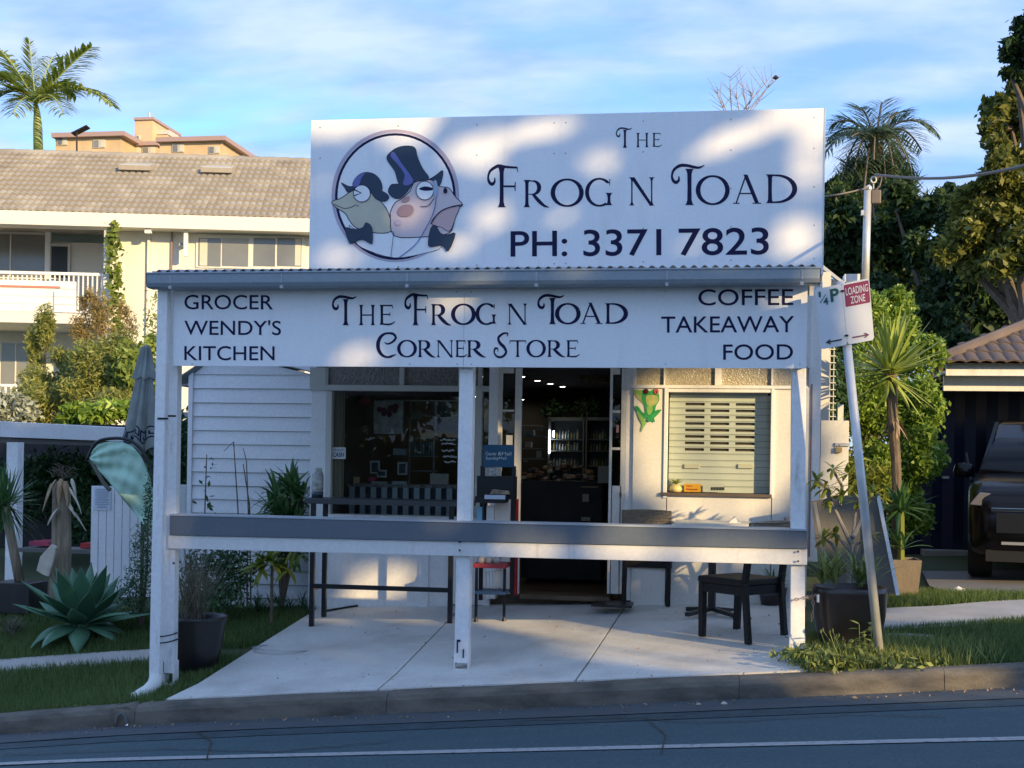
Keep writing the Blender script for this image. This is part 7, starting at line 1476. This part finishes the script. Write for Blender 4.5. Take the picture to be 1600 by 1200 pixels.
for g_ in ((1110, 700, 145, 125, 0), (1120, 632, 145, 66, 0), (1050, 850, 60, 50, 0), (1180, 860, 60, 30, 0), (600, 900, 55, 26, 0), (525, 878, 16, 14, 0), (780, 760, 30, 90, 0), (1085, 910, 20, 20, 0), (975, 880, 20, 60, 0), (655, 590, 22, 14, 0)): gap(g_[0], g_[1], g_[2], g_[3], 11.5, g_[4])
for g_ in ((790, 968, 70, 14, 0), (900, 990, 90, 16, 0), (1030, 1010, 110, 18, 0), (1180, 1030, 80, 20, 0), (1270, 1040, 40, 30, 0), (1060, 1035, 90, 20, 0), (1190, 1045, 70, 20, 0)):
    p = G(g_[0], g_[1]); gaps.append((p.x + (p.y - 9.3) * tanA, p.z + (p.y - 9.3) / cosA * tanE, g_[2] * .0060, .26, 0))
for px, py, rx, rz_ in ((1330, 1072, .45, .24), (1420, 1070, .55, .26), (1300, 1030, .5, .24), (1400, 1040, .45, .24), (1480, 965, .9, .16), (1380, 930, .7, .2), (1540, 940, .6, .2), (1550, 955, .6, .2), (1600, 945, .5, .16), (1300, 800, .35, .25), (1300, 930, .4, .25)):
    p = G(px, min(py, 1058)) if py > 1060 else G(px, py); 
    if py > 1060: p = Vector((W(px, py, KY).x, KY, W(px, py, KY).z))
    gaps.append((p.x + (p.y - 9.3) * tanA, p.z + (p.y - 9.3) / cosA * tanE, rx, rz_, 0))
gaps.append((-4.15 + .0, .95, .10, .35, 0))
def isgap(x, z):
    for gx, gz_, rx, rz_, ro in gaps:
        dx, dz = x - gx, z - gz_; rx, rz_ = rx + .02, rz_ + .02; u = dx * math.cos(ro) + dz * math.sin(ro); v = -dx * math.sin(ro) + dz * math.cos(ro)
        if (u / rx) ** 2 + (v / rz_) ** 2 < 1: return True
    if x > 4.25 and z > (1.25 if x < 8.0 else 4.0): return True
    if z > 5.75 + .5 * math.sin(x * 1.3) + .25 * math.sin(x * 3.7): return True
    return False
hx = [(-16, -7), (-7, 2), (2, 11), (11, 20)]  # unseen hedge added to keep the bright horizon out of window reflections
for k, (xa_, xb_) in enumerate(hx):
    n = 5200; P = np.stack([rng.uniform(xa_, xb_, n), -5.2 + rng.normal(size=n) * .32, rng.uniform(-.3, 2.1, n) + .25 * rng.random(n)], 1); P[:, 2] += np.clip(P[:, 0], -10, 20) * .03
    t = thing('boundary_hedge', ['dark garden hedge across the road, leftmost length', 'dark garden hedge across the road, second length from the left', 'dark garden hedge across the road, third length from the left', 'dark garden hedge across the road, rightmost length'][k], 'hedge', ((xa_ + xb_) / 2, -5.2, 0), 'garden hedges across the road')
    leaves_np(P, .24, .7, 'foliage', M['L_dark'], t); mb = MB(); mb.box(xa_ + .05, xb_ - .05, -5.35, -5.05, -.5, 1.9 + .03 * max(-10, xa_)); mb.build('branch_core', M['bark'], t)
crowns = [(-13, -7), (-9, -3), (-5, .5), (-1.5, 3.5), (1.5, 7), (5, 10.5), (9, 17)]
NL = 15000
for k, (xa_, xb_) in enumerate(crowns):
    if k == 0: continue
    pts = []; tcen = 20 + (k % 3) * 1.5
    while len(pts) < int(NL * (xb_ - xa_) / 5):
        x = random.uniform(xa_, xb_); z = random.uniform(-2.1, 6.2)
        if isgap(x, z): continue
        d = tcen + random.uniform(-2.2, 2.2); pts.append((x + S.x * d, 9.3 + S.y * d, z + S.z * d))
    P = np.array(pts); c = P.mean(0); base = Vector((c[0], c[1], -.1)); t = thing('street_tree', ['broad leafy street tree across the road, farthest left', 'leafy street tree across the road, second from left', 'leafy street tree across the road, third from left', 'leafy street tree across the road, the middle one', 'leafy street tree across the road, third from right', 'leafy street tree across the road, second from right', 'low leafy street tree across the road, farthest right'][k], 'tree', base, 'street trees across the road')
    leaves_np(P, .20, .7, 'crown', M['L_street'], t, 0); mb = MB(); mb.tube([base, base + Vector((.1, 0, 2.5))], [.22, .16], 9); mb.build('trunk', M['bark'], t)
    mb = MB()
    for j in range(6): q = Vector(P[random.randrange(len(P))]); mb.tube([base + Vector((.1, 0, 2.4)), (base + q) / 2 + Vector((0, 0, .8)), q], [.035, .025, .012], 6)
    mb.build('limbs', M['bark'], t)
